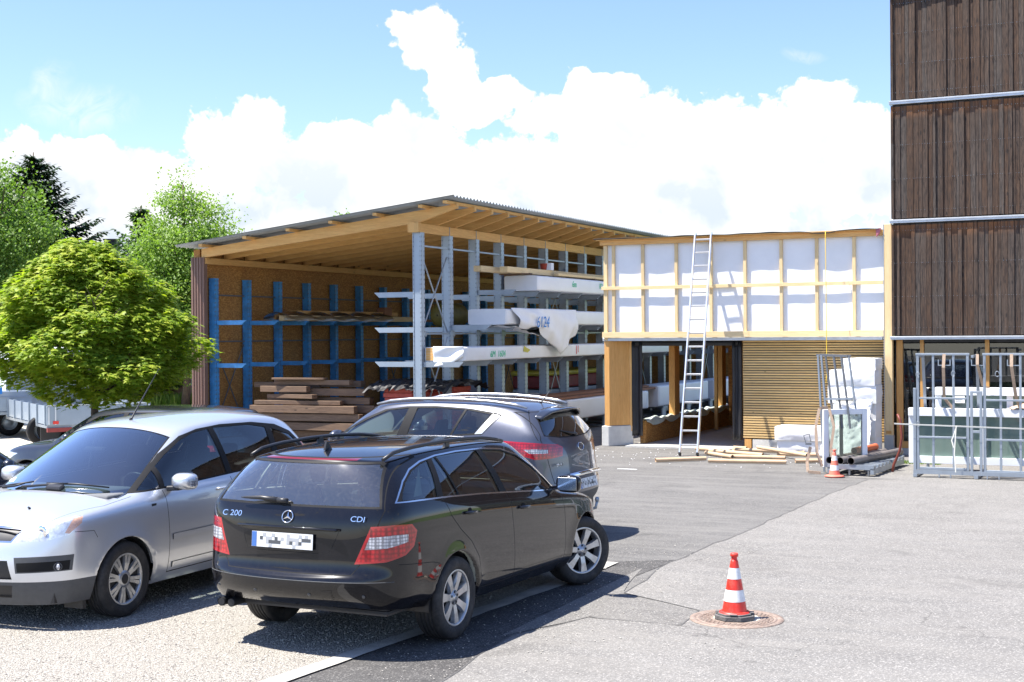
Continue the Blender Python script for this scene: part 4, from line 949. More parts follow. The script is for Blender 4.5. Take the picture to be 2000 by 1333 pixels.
wl = thing('window_frame', 'white window frame with clear pane leaning on the narrow steel rack', 'window frame', (5.62, -4.12, .10), R(34))
def frame(q, x0, x1, z0, z1, w, d, tilt=0.0):
    q.box(x0, x0+w, 0, d, z0, z1); q.box(x1-w, x1, 0, d, z0, z1); q.box(x0+w, x1-w, .001, d-.001, z0, z0+w); q.box(x0+w, x1-w, .001, d-.001, z1-w, z1)
q = MB(); frame(q, 0, .78, 0, .98, .09, .07); q.build('frame', 'white_paint', wl, bevel=.004)
q = MB(); q.box(.09, .69, .03, .036, .09, .89); q.build('pane', 'pane_glass', wl)
q = MB(); q.box(.30, .36, .04, .06, .09, .89); q.build('mullion', 'white_paint', wl)
sp_ = MB(); sp_.smooth = True
def strap(pts, w, matn, lab, nm='ratchet_strap'):
    q = MB(); pts = [Vector(p) for p in pts]
    for a_, b_2 in zip(pts, pts[1:]): q.bar(a_, b_2, w, .005, (0, 1, .2))
    return tag(q.build(nm, matn), lab, 'strap')
strap([(5.60, -4.18, .12), (5.52, -4.2, .35), (5.50, -4.2, .8), (5.56, -4.18, 1.1), (5.70, -4.15, 1.12)], .05, 'strap_beige', 'beige strap over the left edge of the leaning window frame')
strap([(5.72, -4.16, 1.10), (5.80, -4.16, .80), (5.74, -4.15, .4), (5.80, -4.15, .1)], .045, 'strap_beige', 'beige strap hanging over the pane of the leaning frame')
strap([(5.42, -4.25, .45), (5.36, -4.25, .2), (5.38, -4.27, .03), (5.60, -4.3, .02)], .05, 'strap_beige', 'beige strap end with buckle trailing on the asphalt')
bk = thing('strap_buckle', 'steel ratchet buckle on the strap beside the narrow rack', 'buckle', (5.37, -4.26, .50), R(10))
q = MB(); q.bar((-.06, 0, .14), (.03, 0, .17), .012, .012); q.bar((-.06, 0, .14), (-.02, 0, 0), .012, .012); q.bar((.03, 0, .17), (.06, 0, .03), .012, .012); q.bar((-.03, 0, 0), (.07, 0, 0), .05, .03); q.build('handle', 'galv_dark', bk)
# pallet with pipes
pl = thing('steel_pallet', 'low steel pallet with brackets carrying grey drain pipes', 'pallet', (5.72, -4.32, 0), R(-4))
q = MB()
for k in range(9): q.box(0, .78, .05+k*.24, .16+k*.24, .13, .17)
q.build('deck', 'galv', pl)
q = MB(); q.box(0, .78, 0, .05, .10, .18); q.box(0, .06, 0, 2.1, .03, .125); q.box(.72, .78, 0, 2.1, .03, .125); q.box(0, .78, 2.06, 2.1, .1, .18); q.build('side_rail', 'galv', pl)
q = MB()
for x in (.05, .37, .69): q.bar((x, .02, 0), (x, .02, .1), .03, .03); q.bar((x, 2.0, 0), (x, 2.0, .1), .03, .03)
q.build('foot', 'galv_dark', pl)
for k, (x0, y0, x1, y1, z, r, mt, lab) in enumerate([(5.74, -4.25, 6.13, -2.1, .235, .062, 'pipe_grey', 'left grey drain pipe on the steel pallet'), (5.93, -4.30, 6.30, -2.3, .235, .062, 'pipe_grey', 'middle grey drain pipe on the steel pallet'), (6.12, -4.36, 6.55, -2.15, .24, .062, 'pipe_grey', 'right grey drain pipe reaching toward the corner post'), (6.02, -3.6, 6.2, -2.6, .35, .055, 'orange_pipe', 'short orange drain pipe lying on the grey ones')]):
    o = thing('drain_pipe', lab, 'pipe', (x0, y0, z), 0, 'drain pipes on the pallet' if k < 3 else None)
    d = Vector((x1-x0, y1-y0, 0)); q = MB(); q.mat(mt); q.tube([(0, 0, 0), d], r, 20, caps=False); q.mat('pipe_inner'); q.tube([(0, 0, 0), d], r*.93, 20, caps=False)
    q.mat(mt); n = d.normalized(); x = n.cross(Vector((0, 0, 1))); y = Vector((0, 0, 1))
    i = q.add([(x*math.cos(.31416*k2)+y*math.sin(.31416*k2))*r for k2 in range(20)]); j = q.add([(x*math.cos(.31416*k2)+y*math.sin(.31416*k2))*r*.93 for k2 in range(20)])
    for k2 in range(20): q.face([i+k2, i+(k2+1) % 20, j+(k2+1) % 20, j+k2])
    q.tube([d*.97, d], r*1.08, 20); q.build('pipe_wall', None, o, recalc=False)
hz = MB(); hz.tube([(6.78, -3.75, 1.0), (6.83, -3.78, .9), (6.86, -3.8, .62), (6.82, -3.8, .38), (6.72, -3.78, .15), (6.70, -3.8, .03)], .022, 8); tag(hz.build('hose', 'red_hose'), 'dark red hose hanging at the left end of the window units', 'hose')
# big rack with window units
br_ = thing('steel_rack', 'wide galvanised transport rack with window units strapped on', 'rack', (0, 0, 0))
Y = -4.13
def fr(x0, x1, z0, z1, xs, zs, y=Y, nm='side_frame'):
    q = MB(); w = .042
    q.box(x0, x0+w, y, y+w, z0, z1); q.box(x1-w, x1, y, y+w, z0, z1); q.box(x0-.01, x1+.01, y-.004, y+w+.004, z1, z1+.035); q.box(x0+w, x1-w, y+.003, y+w-.003, z0, z0+w)
    for x in xs: q.box(x, x+.036, y+.004, y+w-.004, z0+w, z1)
    for z in zs: q.box(x0+w, x1-w, y-.012, y+.002, z, z+.032)
    q.build(nm, 'galv', br_, bevel=.002)
fr(7.15, 7.98, .12, 2.0, (7.40, 7.72), (.64, 1.28)); fr(8.20, 9.05, .10, 2.0, (8.45, 8.75), (.62, 1.26)); fr(9.3, 10.15, .10, 2.0, (9.6, 9.9), (.62, 1.26))
q = MB(); q.box(7.10, 7.145, Y-.01, Y+.04, 0, 1.46); q.box(8.0, 8.04, Y-.02, Y+.03, .05, 1.42); q.box(8.145, 8.185, Y-.02, Y+.03, .05, 1.42); q.box(8.04, 8.145, Y-.02, Y+.02, 1.385, 1.42); q.box(8.04, 8.145, Y-.02, Y+.02, .74, .78); q.build('post', 'galv', br_, bevel=.002)
q = MB(); q.box(7.10, 10.2, Y-.03, Y+.03, .05, .115)
for x in (7.5, 7.68, 8.25, 8.43, 9.2, 9.4): q.box(x, x+.02, Y-.03, Y, 0, .05)
for x in (7.10, 8.06, 10.14): q.box(x, x+.06, Y-.05, Y+1.2, 0.0, .05)
q.build('base_frame', 'galv', br_)
q = MB()
for x in (7.16, 8.03, 8.95, 9.9): q.bar((x, Y+1.15, .05), (x, Y+.65, 2.0), .045, .045, (1, 0, 0)); q.bar((x, Y+.04, 1.98), (x, Y+.66, 1.98), .04, .04)
q.build('rear_post', 'galv', br_)
for x in (7.50, 8.02, 8.57):
    q = MB(); q.box(x, x+.20, Y-.03, Y-.015, 1.83, 1.845); q.box(x, x+.015, Y-.03, Y-.015, 1.845, 1.93); q.box(x+.185, x+.20, Y-.03, Y-.015, 1.845, 1.93); q.build('bracket', 'galv', br_)
for x, z in ((7.18, 1.68), (7.74, 1.70), (8.42, 1.70), (7.18, .87)): q = MB(); q.tube([(x+.03*math.cos(a*.7), Y-.02, z+.045*math.sin(a*.7)) for a in range(9)], .006, 5); q.build('hook', 'galv', br_)
def unit(x0, x1, y, z0, z1, lab, d=.16):
    o = thing('window_unit', lab, 'window unit', (x0, y, z0), 0, 'white window units lying on edge')
    L = x1-x0; H_ = z1-z0
    q = MB(); q.box(0, L, -.05, d, H_-.13, H_); q.box(0, L, 0, d, 0, .12); q.box(0, .10, 0.001, d-.001, .12, H_-.13)
    x = 1.15
    while x < L: q.box(x, x+.10, 0.001, d-.001, .12, H_-.13); x += 1.15
    q.build('frame', 'white_paint', o, bevel=.004)
    q = MB(); q.box(.10, L, .05, .056, .12, H_-.13); q.box(.10, L, .10, .106, .12, H_-.13); q.build('pane', 'green_glass', o)
    return o
unit(6.93, 11.5, -3.55, .17, 1.10, 'front white window unit with green glass lying on edge in the rack')
unit(7.32, 11.5, -3.22, .55, 1.44, 'rear white window unit standing higher behind the front one')
unit(7.0, 11.5, -2.95, .17, 1.05, 'innermost white window unit with green glass')
tg = thing('paper_tag', 'small white paper label taped on the rear window unit', 'paper tag', (7.72, -3.285, 1.24)); q = MB(); q.box(-.09, .09, -.004, 0, -.06, .06); q.build('paper', 'white_line', tg)
q = MB()
for k in range(3): q.box(-.06, .03+.02*k, -.006, -.004, -.03+k*.025, -.022+k*.025)
q.build('print', 'galv_dark', tg)
strap([(7.60, -4.16, 2.02), (7.59, -4.18, 1.80), (7.56, -3.9, 1.30), (7.55, -3.62, 1.24), (7.66, -3.62, 1.11)], .05, 'strap_beige', 'beige ratchet strap on the left bay of the wide rack')
strap([(8.12, -4.16, 2.02), (8.12, -4.18, 1.85), (8.16, -3.8, 1.50), (8.20, -3.3, 1.44)], .045, 'strap_beige', 'grey-beige strap in the narrow middle gap of the wide rack')
strap([(8.64, -4.16, 2.02), (8.64, -4.18, 1.82), (8.68, -3.9, 1.32), (8.72, -3.60, 1.12)], .05, 'strap_beige', 'beige ratchet strap on the right bay of the wide rack')
strap([(6.80, -4.20, .87), (6.95, -4.20, .865), (7.77, -4.22, .85), (10.2, -4.2, .80)], .022, 'strap_white', 'pale cream lashing strap running across the wide rack')
strap([(7.80, -4.22, .85), (7.72, -4.23, .62), (7.75, -4.23, .50)], .018, 'strap_white', 'loose tail of the pale lashing strap')
strap([(7.79, -4.225, .85), (7.76, -4.23, .4), (7.78, -4.23, .10)], .016, 'strap_white', 'long loose end of the pale lashing strap')
tarp = MB(); tarp.smooth = True; rg = random.Random(2); h3 = [[rg.uniform(-1, 1) for _ in range(20)] for _ in range(20)]
tarp.grid(lambda u_, w_: (8.55+u_*.9, -3.62+w_*.35, 1.12+.10*math.sin(u_*3.1)*math.sin(w_*3.1)+.02*h3[int(u_*16)][int(w_*10)]), 16, 10)
tag(tarp.build('sacking', 'strap_beige'), 'crumpled beige sacking lying on the front window unit', 'sacking')

# ------------------------------------------------------------------ traffic cones, manhole
def cone(name, loc, s, faded, lab, rz=0.3):
    t_ = thing('traffic_cone', lab, 'traffic cone', loc, rz); mt = 'cone_faded' if faded else 'cone_red'
    if not faded:
        q = MB(); oc = [(.165*math.cos(a)*1.0, .165*math.sin(a)) for a in [R(22.5+45*k) for k in range(8)]]
        q.prism([(x*1.0, y*1.0, 0) for x, y in oc], (0, 0, 0), (0, 0, .035))
        q.prism([(x*.86, y*.86, .035) for x, y in oc], (0, 0, 0), (0, 0, .014))
        for a in (0, 90, 180, 270): q.xf = Matrix.Rotation(R(a), 4, 'Z'); q.box(.118, .15, -.03, .03, .049, .056); q.xf = None
        q.build('base', 'rubber_grey', t_, bevel=.003)
        z0 = .045
    else:
        q = MB(); q.smooth = True; q.lathe([(.0, 0.0), (.175, 0), (.18, .012), (.13, .03), (.0, .032)], 24); q.build('base', mt, t_); z0 = .02
    def r_(z): return (.100-.069*(z-z0)/.40)*1.0
    q = MB(); bands = [0, .095, .185, .27, .355, .41]
    q.smooth = True
    for k in range(5):
        q.mat('cone_white' if k % 2 else mt); za, zb = z0+bands[k], z0+bands[k+1]; e = .0015 if k % 2 else 0
        q.lathe([(r_(za)+e, za), (r_(zb)+e, zb)], 40)
    q.mat(mt); q.lathe([(.122, z0+.004), (.118, z0+.012), (.101, z0+.018)], 40); q.lathe([(r_(z0+.41), z0+.41), (.024, z0+.415), (.022, z0+.44)], 24); q.lathe([(.022, z0+.44), (.031, z0+.444), (.032, z0+.462), (.027, z0+.470), (0.002, z0+.472)], 24)
    q.build('cone_body', None, t_, recalc=False)
    t_.scale = (s, s, s)
    return t_
cone('a', (7.59, -16.36, .010), 1.06, False, 'red and white traffic cone on a grey rubber base standing on the manhole cover', R(12))
cone('b', (5.90, -4.60, 0), .92, True, 'faded red and white traffic cone before the leaning window frame')
mh = thing('manhole_cover', 'round rusty manhole cover with a pale concrete disc under the traffic cone', 'manhole cover', (7.596, -16.32, 0))
q = MB(); q.lathe([(.392, -.003), (.390, .004), (.352, .006), (.345, .001), (.335, .001)], 64); q.build('ring', 'cast_iron', mh, recalc=False)
q = MB(); q.lathe([(.335, .002), (.330, .007), (.315, .007), (.312, .004), (.215, .004), (.21, .008), (.195, .008)], 64)
for ring, n_, r0, r1 in ((0, 40, .285, .305), (1, 34, .252, .276), (2, 28, .222, .244)):
    for k in range(n_):
        a = 2*math.pi*(k+.5*ring)/n_; da = 2*math.pi/n_*.32
        q.prism([(r*math.cos(a+s_*da), r*math.sin(a+s_*da), .004) for r, s_ in ((r0, -1), (r1, -1), (r1, 1), (r0, 1))], (0, 0, 0), (0, 0, .004))
q.build('lid', 'cast_iron', mh, recalc=False)
q = MB(); q.lathe([(.194, .007), (.0, .0085)], 48); q.build('concrete_disc', 'manhole_concrete', mh, recalc=False)
# ------------------------------------------------------------------ vegetation
def cw(X, Y, z=0.0):
    v = yawv(X, Y, 0); return Vector((CAM.x+v.x, CAM.y+v.y, z))
def csheet(name, pts, z, matn):
    return sheet(name, [tuple(cw(x, y).xy) for x, y in pts], z, matn)
csheet('gravel_yard', [(-60, 28.4), (-7.6, 28.2), (-8.4, 45), (-60, 46)], -0.010, 'dust_ground')
csheet('dirt_path', [(-60, 60), (-8, 60), (-8, 68), (-60, 68)], -0.010, 'dust_ground')
MAPLE = [(0, -.05), (.10, .02), (.30, -.02), (.24, .14), (.50, .30), (.28, .34), (.26, .50), (.12, .44), (0, .98), (-.12, .44), (-.26, .50), (-.28, .34), (-.50, .30), (-.24, .14), (-.30, -.02), (-.10, .02)]
def leaf(b_, p, ax, nrm, s, shape):
    ax = ax.normalized(); sd = ax.cross(nrm).normalized(); up_ = sd.cross(ax)
    i = b_.add([p+ax*(y*s)+sd*(x*s)+up_*(-.25*s*(y*y)-.35*s*x*x) for x, y in shape]); b_.newr()
    n = len(shape)
    if n > 8:
        c = b_.add([p+ax*.35*s]); 
        for k in range(n): b_.face([c, i+k, i+(k+1) % n])
    else: b_.face([i+k for k in range(n)])
def limb(q, p, d, L, r, depth, rg, spread=.5):
    pts = [p]; rr = [r]; n = 4; dd_ = d.copy()
    for k in range(n):
        dd_ = (dd_+Vector((rg.uniform(-1, 1), rg.uniform(-1, 1), rg.uniform(-.3, .5)))*.18).normalized(); pts.append(pts[-1]+dd_*L/n); rr.append(r*(1-.6*(k+1)/n))
    q.tube(pts, rr, 6, caps=False)
    if depth > 0:
        for k in range(3):
            a = rg.uniform(0, 6.28); nd = (dd_+Vector((math.cos(a), math.sin(a), .15))*spread).normalized(); limb(q, pts[rg.choice([2, 3, 4])], nd, L*.7, rr[-2]*.8, depth-1, rg, spread)
def maple():
    loc = Vector((-4.21, -10.92, 0)); t_ = thing('maple_tree', 'small globe-crowned maple with yellow-green leaves beside the shed', 'tree', loc)
    rg = random.Random(21)
    q = MB(); q.tube([(0, 0, -.05), (.01, 0, .6), (0, .01, 1.2), (.02, 0, 1.8)], [.075, .062, .058, .05], 10)
    for k in range(9):
        a = 6.28*k/9; limb(q, Vector((0, 0, 1.35+.06*k)), Vector((math.cos(a), math.sin(a), .8)).normalized(), 1.15, .028, 1, rg, .6)
    q.build('trunk', 'bark', t_)
    q = MB(); 
    def rad(z):      # crown half-width at height z (m)
        f = (z-1.40)/2.44
        return 1.60*(max(0, min(1, f*4.2))**.5)*(max(0, 1-max(0, f-.40)/.60))**.48 if f > 0 else 0
    n = 0
    while n < 4100:
        z = rg.uniform(1.42, 3.84); a = rg.uniform(0, 6.2832); R_ = rad(z)*.93
        lump = 1+.10*math.sin(3*a+z*2.3)+.12*math.sin(6*a-z*5+1)+.12*math.sin(z*8+2*a)
        f = rg.random()**.33
        if rg.random() > (R_/1.75)+.12: continue
        if z < 1.75 and rg.random() < .92 and f < .75: continue
        r = R_*lump*(.42+.58*f); n += 1
        c = Vector((r*math.cos(a)-.16*(z-2.2), r*math.sin(a), z+.10*math.sin(4*a+1)*f)); out = Vector((math.cos(a), math.sin(a), .55)).normalized()
        for k in range(rg.randint(5, 9)):
            b2 = rg.uniform(0, 6.28); d = (Vector((math.cos(b2), math.sin(b2), 0))+out*.75+Vector((0, 0, rg.uniform(-.75, -.05)))).normalized()
            nr = (Vector((0, 0, 1))+out*.5+Vector((rg.uniform(-.4, .4), rg.uniform(-.4, .4), 0))).normalized()
            leaf(q, c+Vector((rg.gauss(0, .05), rg.gauss(0, .05), rg.gauss(0, .04))), d, nr, rg.uniform(.085, .145), MAPLE)
    q.build('crown', 'maple_leaf', t_, recalc=False)
maple()
OVAL = [(0, 0), (.30, .25), (.34, .55), (0, 1.0), (-.34, .55), (-.30, .25)]
def broad(loc, lobes, trunk_h, n_clump, leaves, ls, matn, label, seed, droop=.6, tr=.22):
    t_ = thing('broadleaf_tree', label, 'tree', loc); rg = random.Random(seed)
    q = MB(); top = max(c[2]+c[5]*.6 for c in lobes)
    q.tube([(0, 0, -.1), (.1, 0, trunk_h*.5), (0, .1, trunk_h), (0, 0, top)], [tr, tr*.8, tr*.65, .03], 10)
    for k in range(12):
        a = rg.uniform(0, 6.28); limb(q, Vector((0, 0, trunk_h+rg.uniform(0, top-trunk_h)*.6)), Vector((math.cos(a), math.sin(a), .8)).normalized(), 1.1*tr/.16, tr*.3, 1, rg, .6)
    q.build('trunk', 'bark', t_)
    q = MB(); vol = [l[3]*l[4]*l[5] for l in lobes]
    for _ in range(n_clump):
        l = rg.choices(lobes, vol)[0]
        u_ = Vector((rg.gauss(0, 1), rg.gauss(0, 1), rg.gauss(0, 1))).normalized()*(rg.random()**.28)
        c = Vector((l[0]+u_.x*l[3], l[1]+u_.y*l[4], l[2]+u_.z*l[5])); out = Vector((u_.x, u_.y, .3+u_.z)).normalized(); cs = rg.uniform(.5, 1.0)*.36
        for k in range(leaves):
            g = Vector((rg.gauss(0, cs), rg.gauss(0, cs), rg.gauss(0, cs*.55))); p = c+g+out*rg.uniform(0, cs)
            a = rg.uniform(0, 6.28); d = Vector((math.cos(a), math.sin(a), -droop*rg.uniform(.4, 1.6))); nr = (Vector((rg.uniform(-.7, .7), rg.uniform(-.7, .7), 1))+out*.4).normalized()
            leaf(q, p, d, nr, ls*rg.uniform(.7, 1.3), OVAL)
    q.build('crown', matn, t_, recalc=False); return t_
broad(cw(-15.7, 40), [(0, 0, 5.2, 2.3, 2.2, 2.3), (-2.6, .5, 5.6, 2.2, 2.2, 2.6), (.9, .2, 4.1, 1.4, 1.7, 1.7), (-.6, 0, 3.2, 3.0, 2.4, 1.4), (-1.4, 0, 7.0, .9, .9, 1.0), (-3.6, 0, 7.2, 1.2, 1.2, 1.1)], 2.2, 1150, 88, .088, 'tree_leaf', 'broad light green deciduous tree at the left edge of the yard', 5)
broad(cw(-10.9, 46), [(.1, 0, 5.1, 1.55, 1.5, 1.9), (.2, 0, 3.8, 1.75, 1.6, 1.6), (-.9, 0, 4.6, .9, 1, 1.2), (.9, 0, 4.9, .75, 1, 1.1), (.0, 0, 7.0, .5, .5, .75), (0, 0, 2.4, 1.8, 1.6, 1.2)], 1.8, 800, 80, .085, 'birch_leaf', 'bright green deciduous tree rising behind the left end of the shed', 6, tr=.16)
broad(cw(-8.1, 66), [(0, 0, 7.2, .7, .7, .85), (0, 0, 5.5, 1.3, 1.3, 1.6)], 3, 60, 26, .14, 'birch_leaf', 'tip of a distant tree just showing above the shed roof', 8, tr=.12)
def conifer(loc, H, rb, matn, label, seed, up_=.0, dens=1.0, z0=.8):
    t_ = thing('conifer_tree', label, 'tree', loc); rg = random.Random(seed)
    q = MB(); q.tube([(0, 0, -.1), (0, 0, H*.5), (0, 0, H)], [.18, .11, .02], 8); q.build('trunk', 'bark', t_)
    q = MB(); z = z0
    while z < H-.1:
        f = 1-(z-z0)/(H-z0); L = rb*(f**.85)*rg.uniform(.85, 1.15)+.12; nb = int(8+4*f)
        for k in range(nb):
            a = rg.uniform(0, 6.28); Lb = L*rg.uniform(.6, 1.12); zj = rg.uniform(-.12, .12); d = Vector((math.cos(a), math.sin(a), 0)); sd = Vector((-d.y, d.x, 0)); n = int(max(4, Lb*9*dens))
            for j in range(n):
                s_ = (j+.5)/n; zc = z+zj-.25*Lb*s_+up_*Lb*s_*s_
                p = Vector((0, 0, zc))+d*(Lb*s_); wdt = (.20+.34*Lb*.33*(1-s_)**.7)
                for sg in (-1, 1):
                    for _ in range(2):
                        w = wdt*rg.uniform(.5, 1.2); dr = (sd*sg+d*rg.uniform(.3, 1.0)+Vector((0, 0, rg.uniform(-.45, .25)))).normalized()
                        leaf(q, p, dr, Vector((rg.uniform(-.3, .3), rg.uniform(-.3, .3), 1)), w, [(0, 0), (.22, .3), (.18, .7), (0, 1), (-.18, .7), (-.22, .3)])
                q.newr(); leaf(q, p, d+Vector((0, 0, .1+up_*s_)), Vector((0, 0, 1)), .22, [(0, 0), (.14, .4), (0, 1), (-.14, .4)])
        z += (.20+.12*f)*.55
    q.build('crown', matn, t_, recalc=False); return t_
conifer(cw(-17.25, 50), 9.1, 4.9, 'needles', 'dark pointed spruce standing behind the broad deciduous tree', 31, .45)
conifer(cw(-12.85, 48), 6.95, 3.1, 'conifer_green', 'smaller mid green conifer beside the black chimney', 32, .5)
for k, (X, Y, rx, h) in enumerate([(-23, 72, 7, 3.2), (-12.5, 74, 6, 3.0), (-36, 70, 8, 3.6)]):
    broad(cw(X, Y), [(0, 0, h*.45, rx, 1.4, h*.5)], .6, 160, 30, .22, 'tree_leaf', ['dark hedge far beyond the dirt path, behind the truck', 'dark hedge far beyond the dirt path, beside the shed wall', 'dark hedge far beyond the path at the left edge'][k], 40+k, tr=.1)
# house beyond the trees (its chimney shows)
hs = thing('house', 'house beyond the trees showing only its black chimney', 'house', cw(-15.5, 54), YAW)
q = MB(); q.box(-4, 4, 0, 7, 0, 3.0); q.build('wall', 'render_wall', hs)
q = MB(); q.prism([(-4.4, -.3, 3.0), (4.4, -.3, 3.0), (0, -.3, 5.0)], (0, 0, 0), (0, 7.6, 0)); rf = q.build('roof', 'roof_tile', hs)
q = MB(); q.box(-.50, -.01, .3, .8, 4.5, 6.20); q.box(-.53, .02, .27, .83, 6.20, 6.26); q.build('chimney', 'anthracite', rf)
for x in (-2.4, 1.6):
    q = MB(); q.box(x, x+1, -.04, 0, 1, 2.2); q.build('window', 'anthracite', hs)
# soil heap
q = MB(); rg = random.Random(4); q.smooth = True
q.grid(lambda u_, w_: (lambda x, y: (x*1.9, y*1.3, max(-.02, .75*(1-(x*x+y*y)))+.08*math.sin(x*9+y*5)*max(0, 1-(x*x+y*y))+.05*math.sin(x*23-y*17)*max(0, 1-x*x-y*y)))(u_*2-1, w_*2-1), 26, 22)
o = q.build('soil_heap', 'soil'); o.location = cw(-12.1, 49.5, -.02); tag(o, 'small heap of light brown soil in the grass by the shed', 'soil heap')
def garea(X0, X1, Y0, Y1):
    def f():
        p = cw(random.uniform(X0, X1), random.uniform(Y0, Y1)); return p.x, p.y
    return f
grass('grass', 22000, garea(-17.5, -9, 46, 57), .25, .55, 'long green grass behind the truck and the maple, up to the dirt path')
grass('grass', 2500, garea(-10.2, -8.4, 23.5, 26.5), .05, .20, 'low green grass by the dark parked cars at the left edge', z=-.012)
csheet('grass_strip', [(-12, 23.2), (-8.25, 23.2), (-8.6, 26.7), (-12, 26.7)], -.009, 'grass_ground')

# ------------------------------------------------------------------ flatbed truck
def wheel_simple(parent, loc, r, w, matr='galv', name='wheel', dual=False):
    q = MB(); q.mat('black_rubber'); q.lathe([(r*.58, -w/2), (r*.9, -w/2), (r, -w*.38), (r, w*.38), (r*.9, w/2), (r*.58, w/2)], 32, 'y'); t_ = q.build(name, None, parent, recalc=False); t_.location = loc
    q = MB(); q.lathe([(r*.60, -w*.46), (r*.56, -w*.40), (r*.52, -w*.15), (r*.28, -w*.02), (r*.2, -w*.20), (.0, -w*.20)], 24, 'y'); rm = q.build('rim', matr, t_, recalc=False)
    return t_
tk = thing('flatbed_truck', 'silver flatbed truck with low aluminium drop sides parked on the gravel', 'truck', cw(-9.05, 30.3), YAW+R(31))
# local: +x to the right across the tail, +y forward (away), tail at y=0
TW = 1.12
q = MB(); q.box(-TW, TW, 0, .03, .50, .92); q.build('tailboard', 'galv_white', tk, bevel=.008)
q = MB()
for x in (-TW+.02, -TW+.16, TW-.05): q.box(x, x+.03, -.012, .0, .52, .90)
q.box(-TW, TW, -.01, .03, .92, .94); q.build('tailboard_trim', 'aluminium', tk)
for s_ in (-1, 1):
    q = MB(); q.box(s_*TW-(.03 if s_ > 0 else 0), s_*TW+(.03 if s_ < 0 else 0), .04, 4.4, .52, .92)
    for k in range(6): q.box(s_*TW-.035, s_*TW+.035, .1+k*.8, .15+k*.8, .50, .95)
    q.build('side_board', 'galv_white', tk)
q = MB(); q.box(-TW, TW, .03, 4.4, .44, .50); q.build('platform', 'galv', tk)
q = MB(); q.box(-TW, -.6, -.02, .06, .36, .45); q.box(.6, TW, -.02, .06, .36, .45); q.build('tail_light', 'dull_red', tk)
q = MB(); q.box(-TW+.12, -TW+.24, -.016, -.012, .53, .60); q.build('reflector', 'cone_red', tk)
q = MB(); q.box(-.27, .27, -.02, -.01, .36, .44); q.build('number_plate', 'galv', tk)
q = MB(); q.box(-.42, -.30, .1, 6.6, .30, .44); q.box(.30, .42, .1, 6.6, .30, .44); q.box(-.8, .8, 1.15, 1.3, .2, .33); q.lathe([(.0, 0), (.16, .02), (.2, .15), (.16, .3), (0, .32)], 16, 'y', (0, 1.1, .32)); q.build('chassis', 'black_plastic', tk)
for s_ in (-1, 1):
    for dx in (0, .22):
        wheel_simple(tk, (s_*(TW-.16-dx), 1.25, .33), .33, .2, 'galv_white', 'wheel')
    wheel_simple(tk, (s_*(TW-.16), 4.9, .33), .33, .2, 'galv_white', 'wheel')
    q = MB(); q.box(s_*(TW-.02)-.20, s_*(TW-.02)+.0, .72, .76, .14, .44) if s_ > 0 else q.box(-TW+.02, -TW+.42, .72, .76, .10, .44); q.build('mudflap', 'black_plastic', tk)
    q = MB(); q.tube([(s_*(TW-.12), 1.25-.40*math.cos(a), .33+.40*math.sin(a)) for a in [R(10+16*k) for k in range(11)]], .02, 5); q.build('mudguard', 'black_plastic', tk)
q = MB(); q.box(-1.0, 1.0, 4.7, 6.6, .45, 2.15); cb_ = q.build('cab', 'white_paint', tk, bevel=.12)
q = MB(); q.box(-.8, .8, 4.68, 4.70, 1.3, 1.95); q.build('rear_window', 'anthracite', cb_)
q = MB(); q.box(-1.1, 1.1, 4.45, 4.5, .5, 1.5); q.build('headboard', 'galv', tk)
for k, (x, y, c, lab) in enumerate([(-.55, .5, 'cone_red', 'left red fuel can standing on the truck bed'), (.15, .35, 'cone_red', 'right red fuel can standing on the truck bed')]):
    fc = thing('fuel_can', lab, 'fuel can', tk.matrix_world @ Vector((0, 0, 0)), 0)
    mw = Matrix.Rotation(YAW+R(31), 4, 'Z'); fc.location = Vector(tk.location)+(mw @ Vector((x, y, .50)))
    q = MB(); q.box(-.14, .14, -.08, .08, 0, .42); q.build('can_body', c, fc, bevel=.03); q = MB(); q.tube([(-.08, 0, .42), (-.06, 0, .50), (.06, 0, .50), (.08, 0, .42)], .015, 6); q.build('handle', 'black_plastic', fc)
gc = thing('green_canister', 'dark green canister standing beside the fuel cans on the truck', 'canister', Vector(tk.location)+(Matrix.Rotation(YAW+R(31), 4, 'Z') @ Vector((.40, .6, .5))))
q = MB(); q.lathe([(0, 0), (.12, 0), (.12, .42), (.06, .48), (.04, .54), (0, .54)], 14); q.build('canister_body', 'conifer_green', gc)
tr2 = thing('box_trailer', 'pale grey boxed platform behind the maple at the left edge of the yard', 'trailer', cw(-12.6, 33.0), YAW+R(31))
q = MB(); q.box(-1.1, 1.1, 0, 5, .62, 1.12); q.build('body', 'galv_white', tr2, bevel=.02)
q = MB(); q.box(-1.12, 1.12, -.02, 5.02, .55, .62); q.box(-1.12, 1.12, -.02, 5.02, .95, .98); q.build('frame', 'galv', tr2)
q = MB(); q.box(-.6, .4, -.012, -.0, 1.05, 1.25); q.build('blue_panel', 'blue_paint', tr2)
for s_ in (-1, 1): wheel_simple(tr2, (s_*.9, 1.6, .33), .33, .2, 'galv', 'wheel')
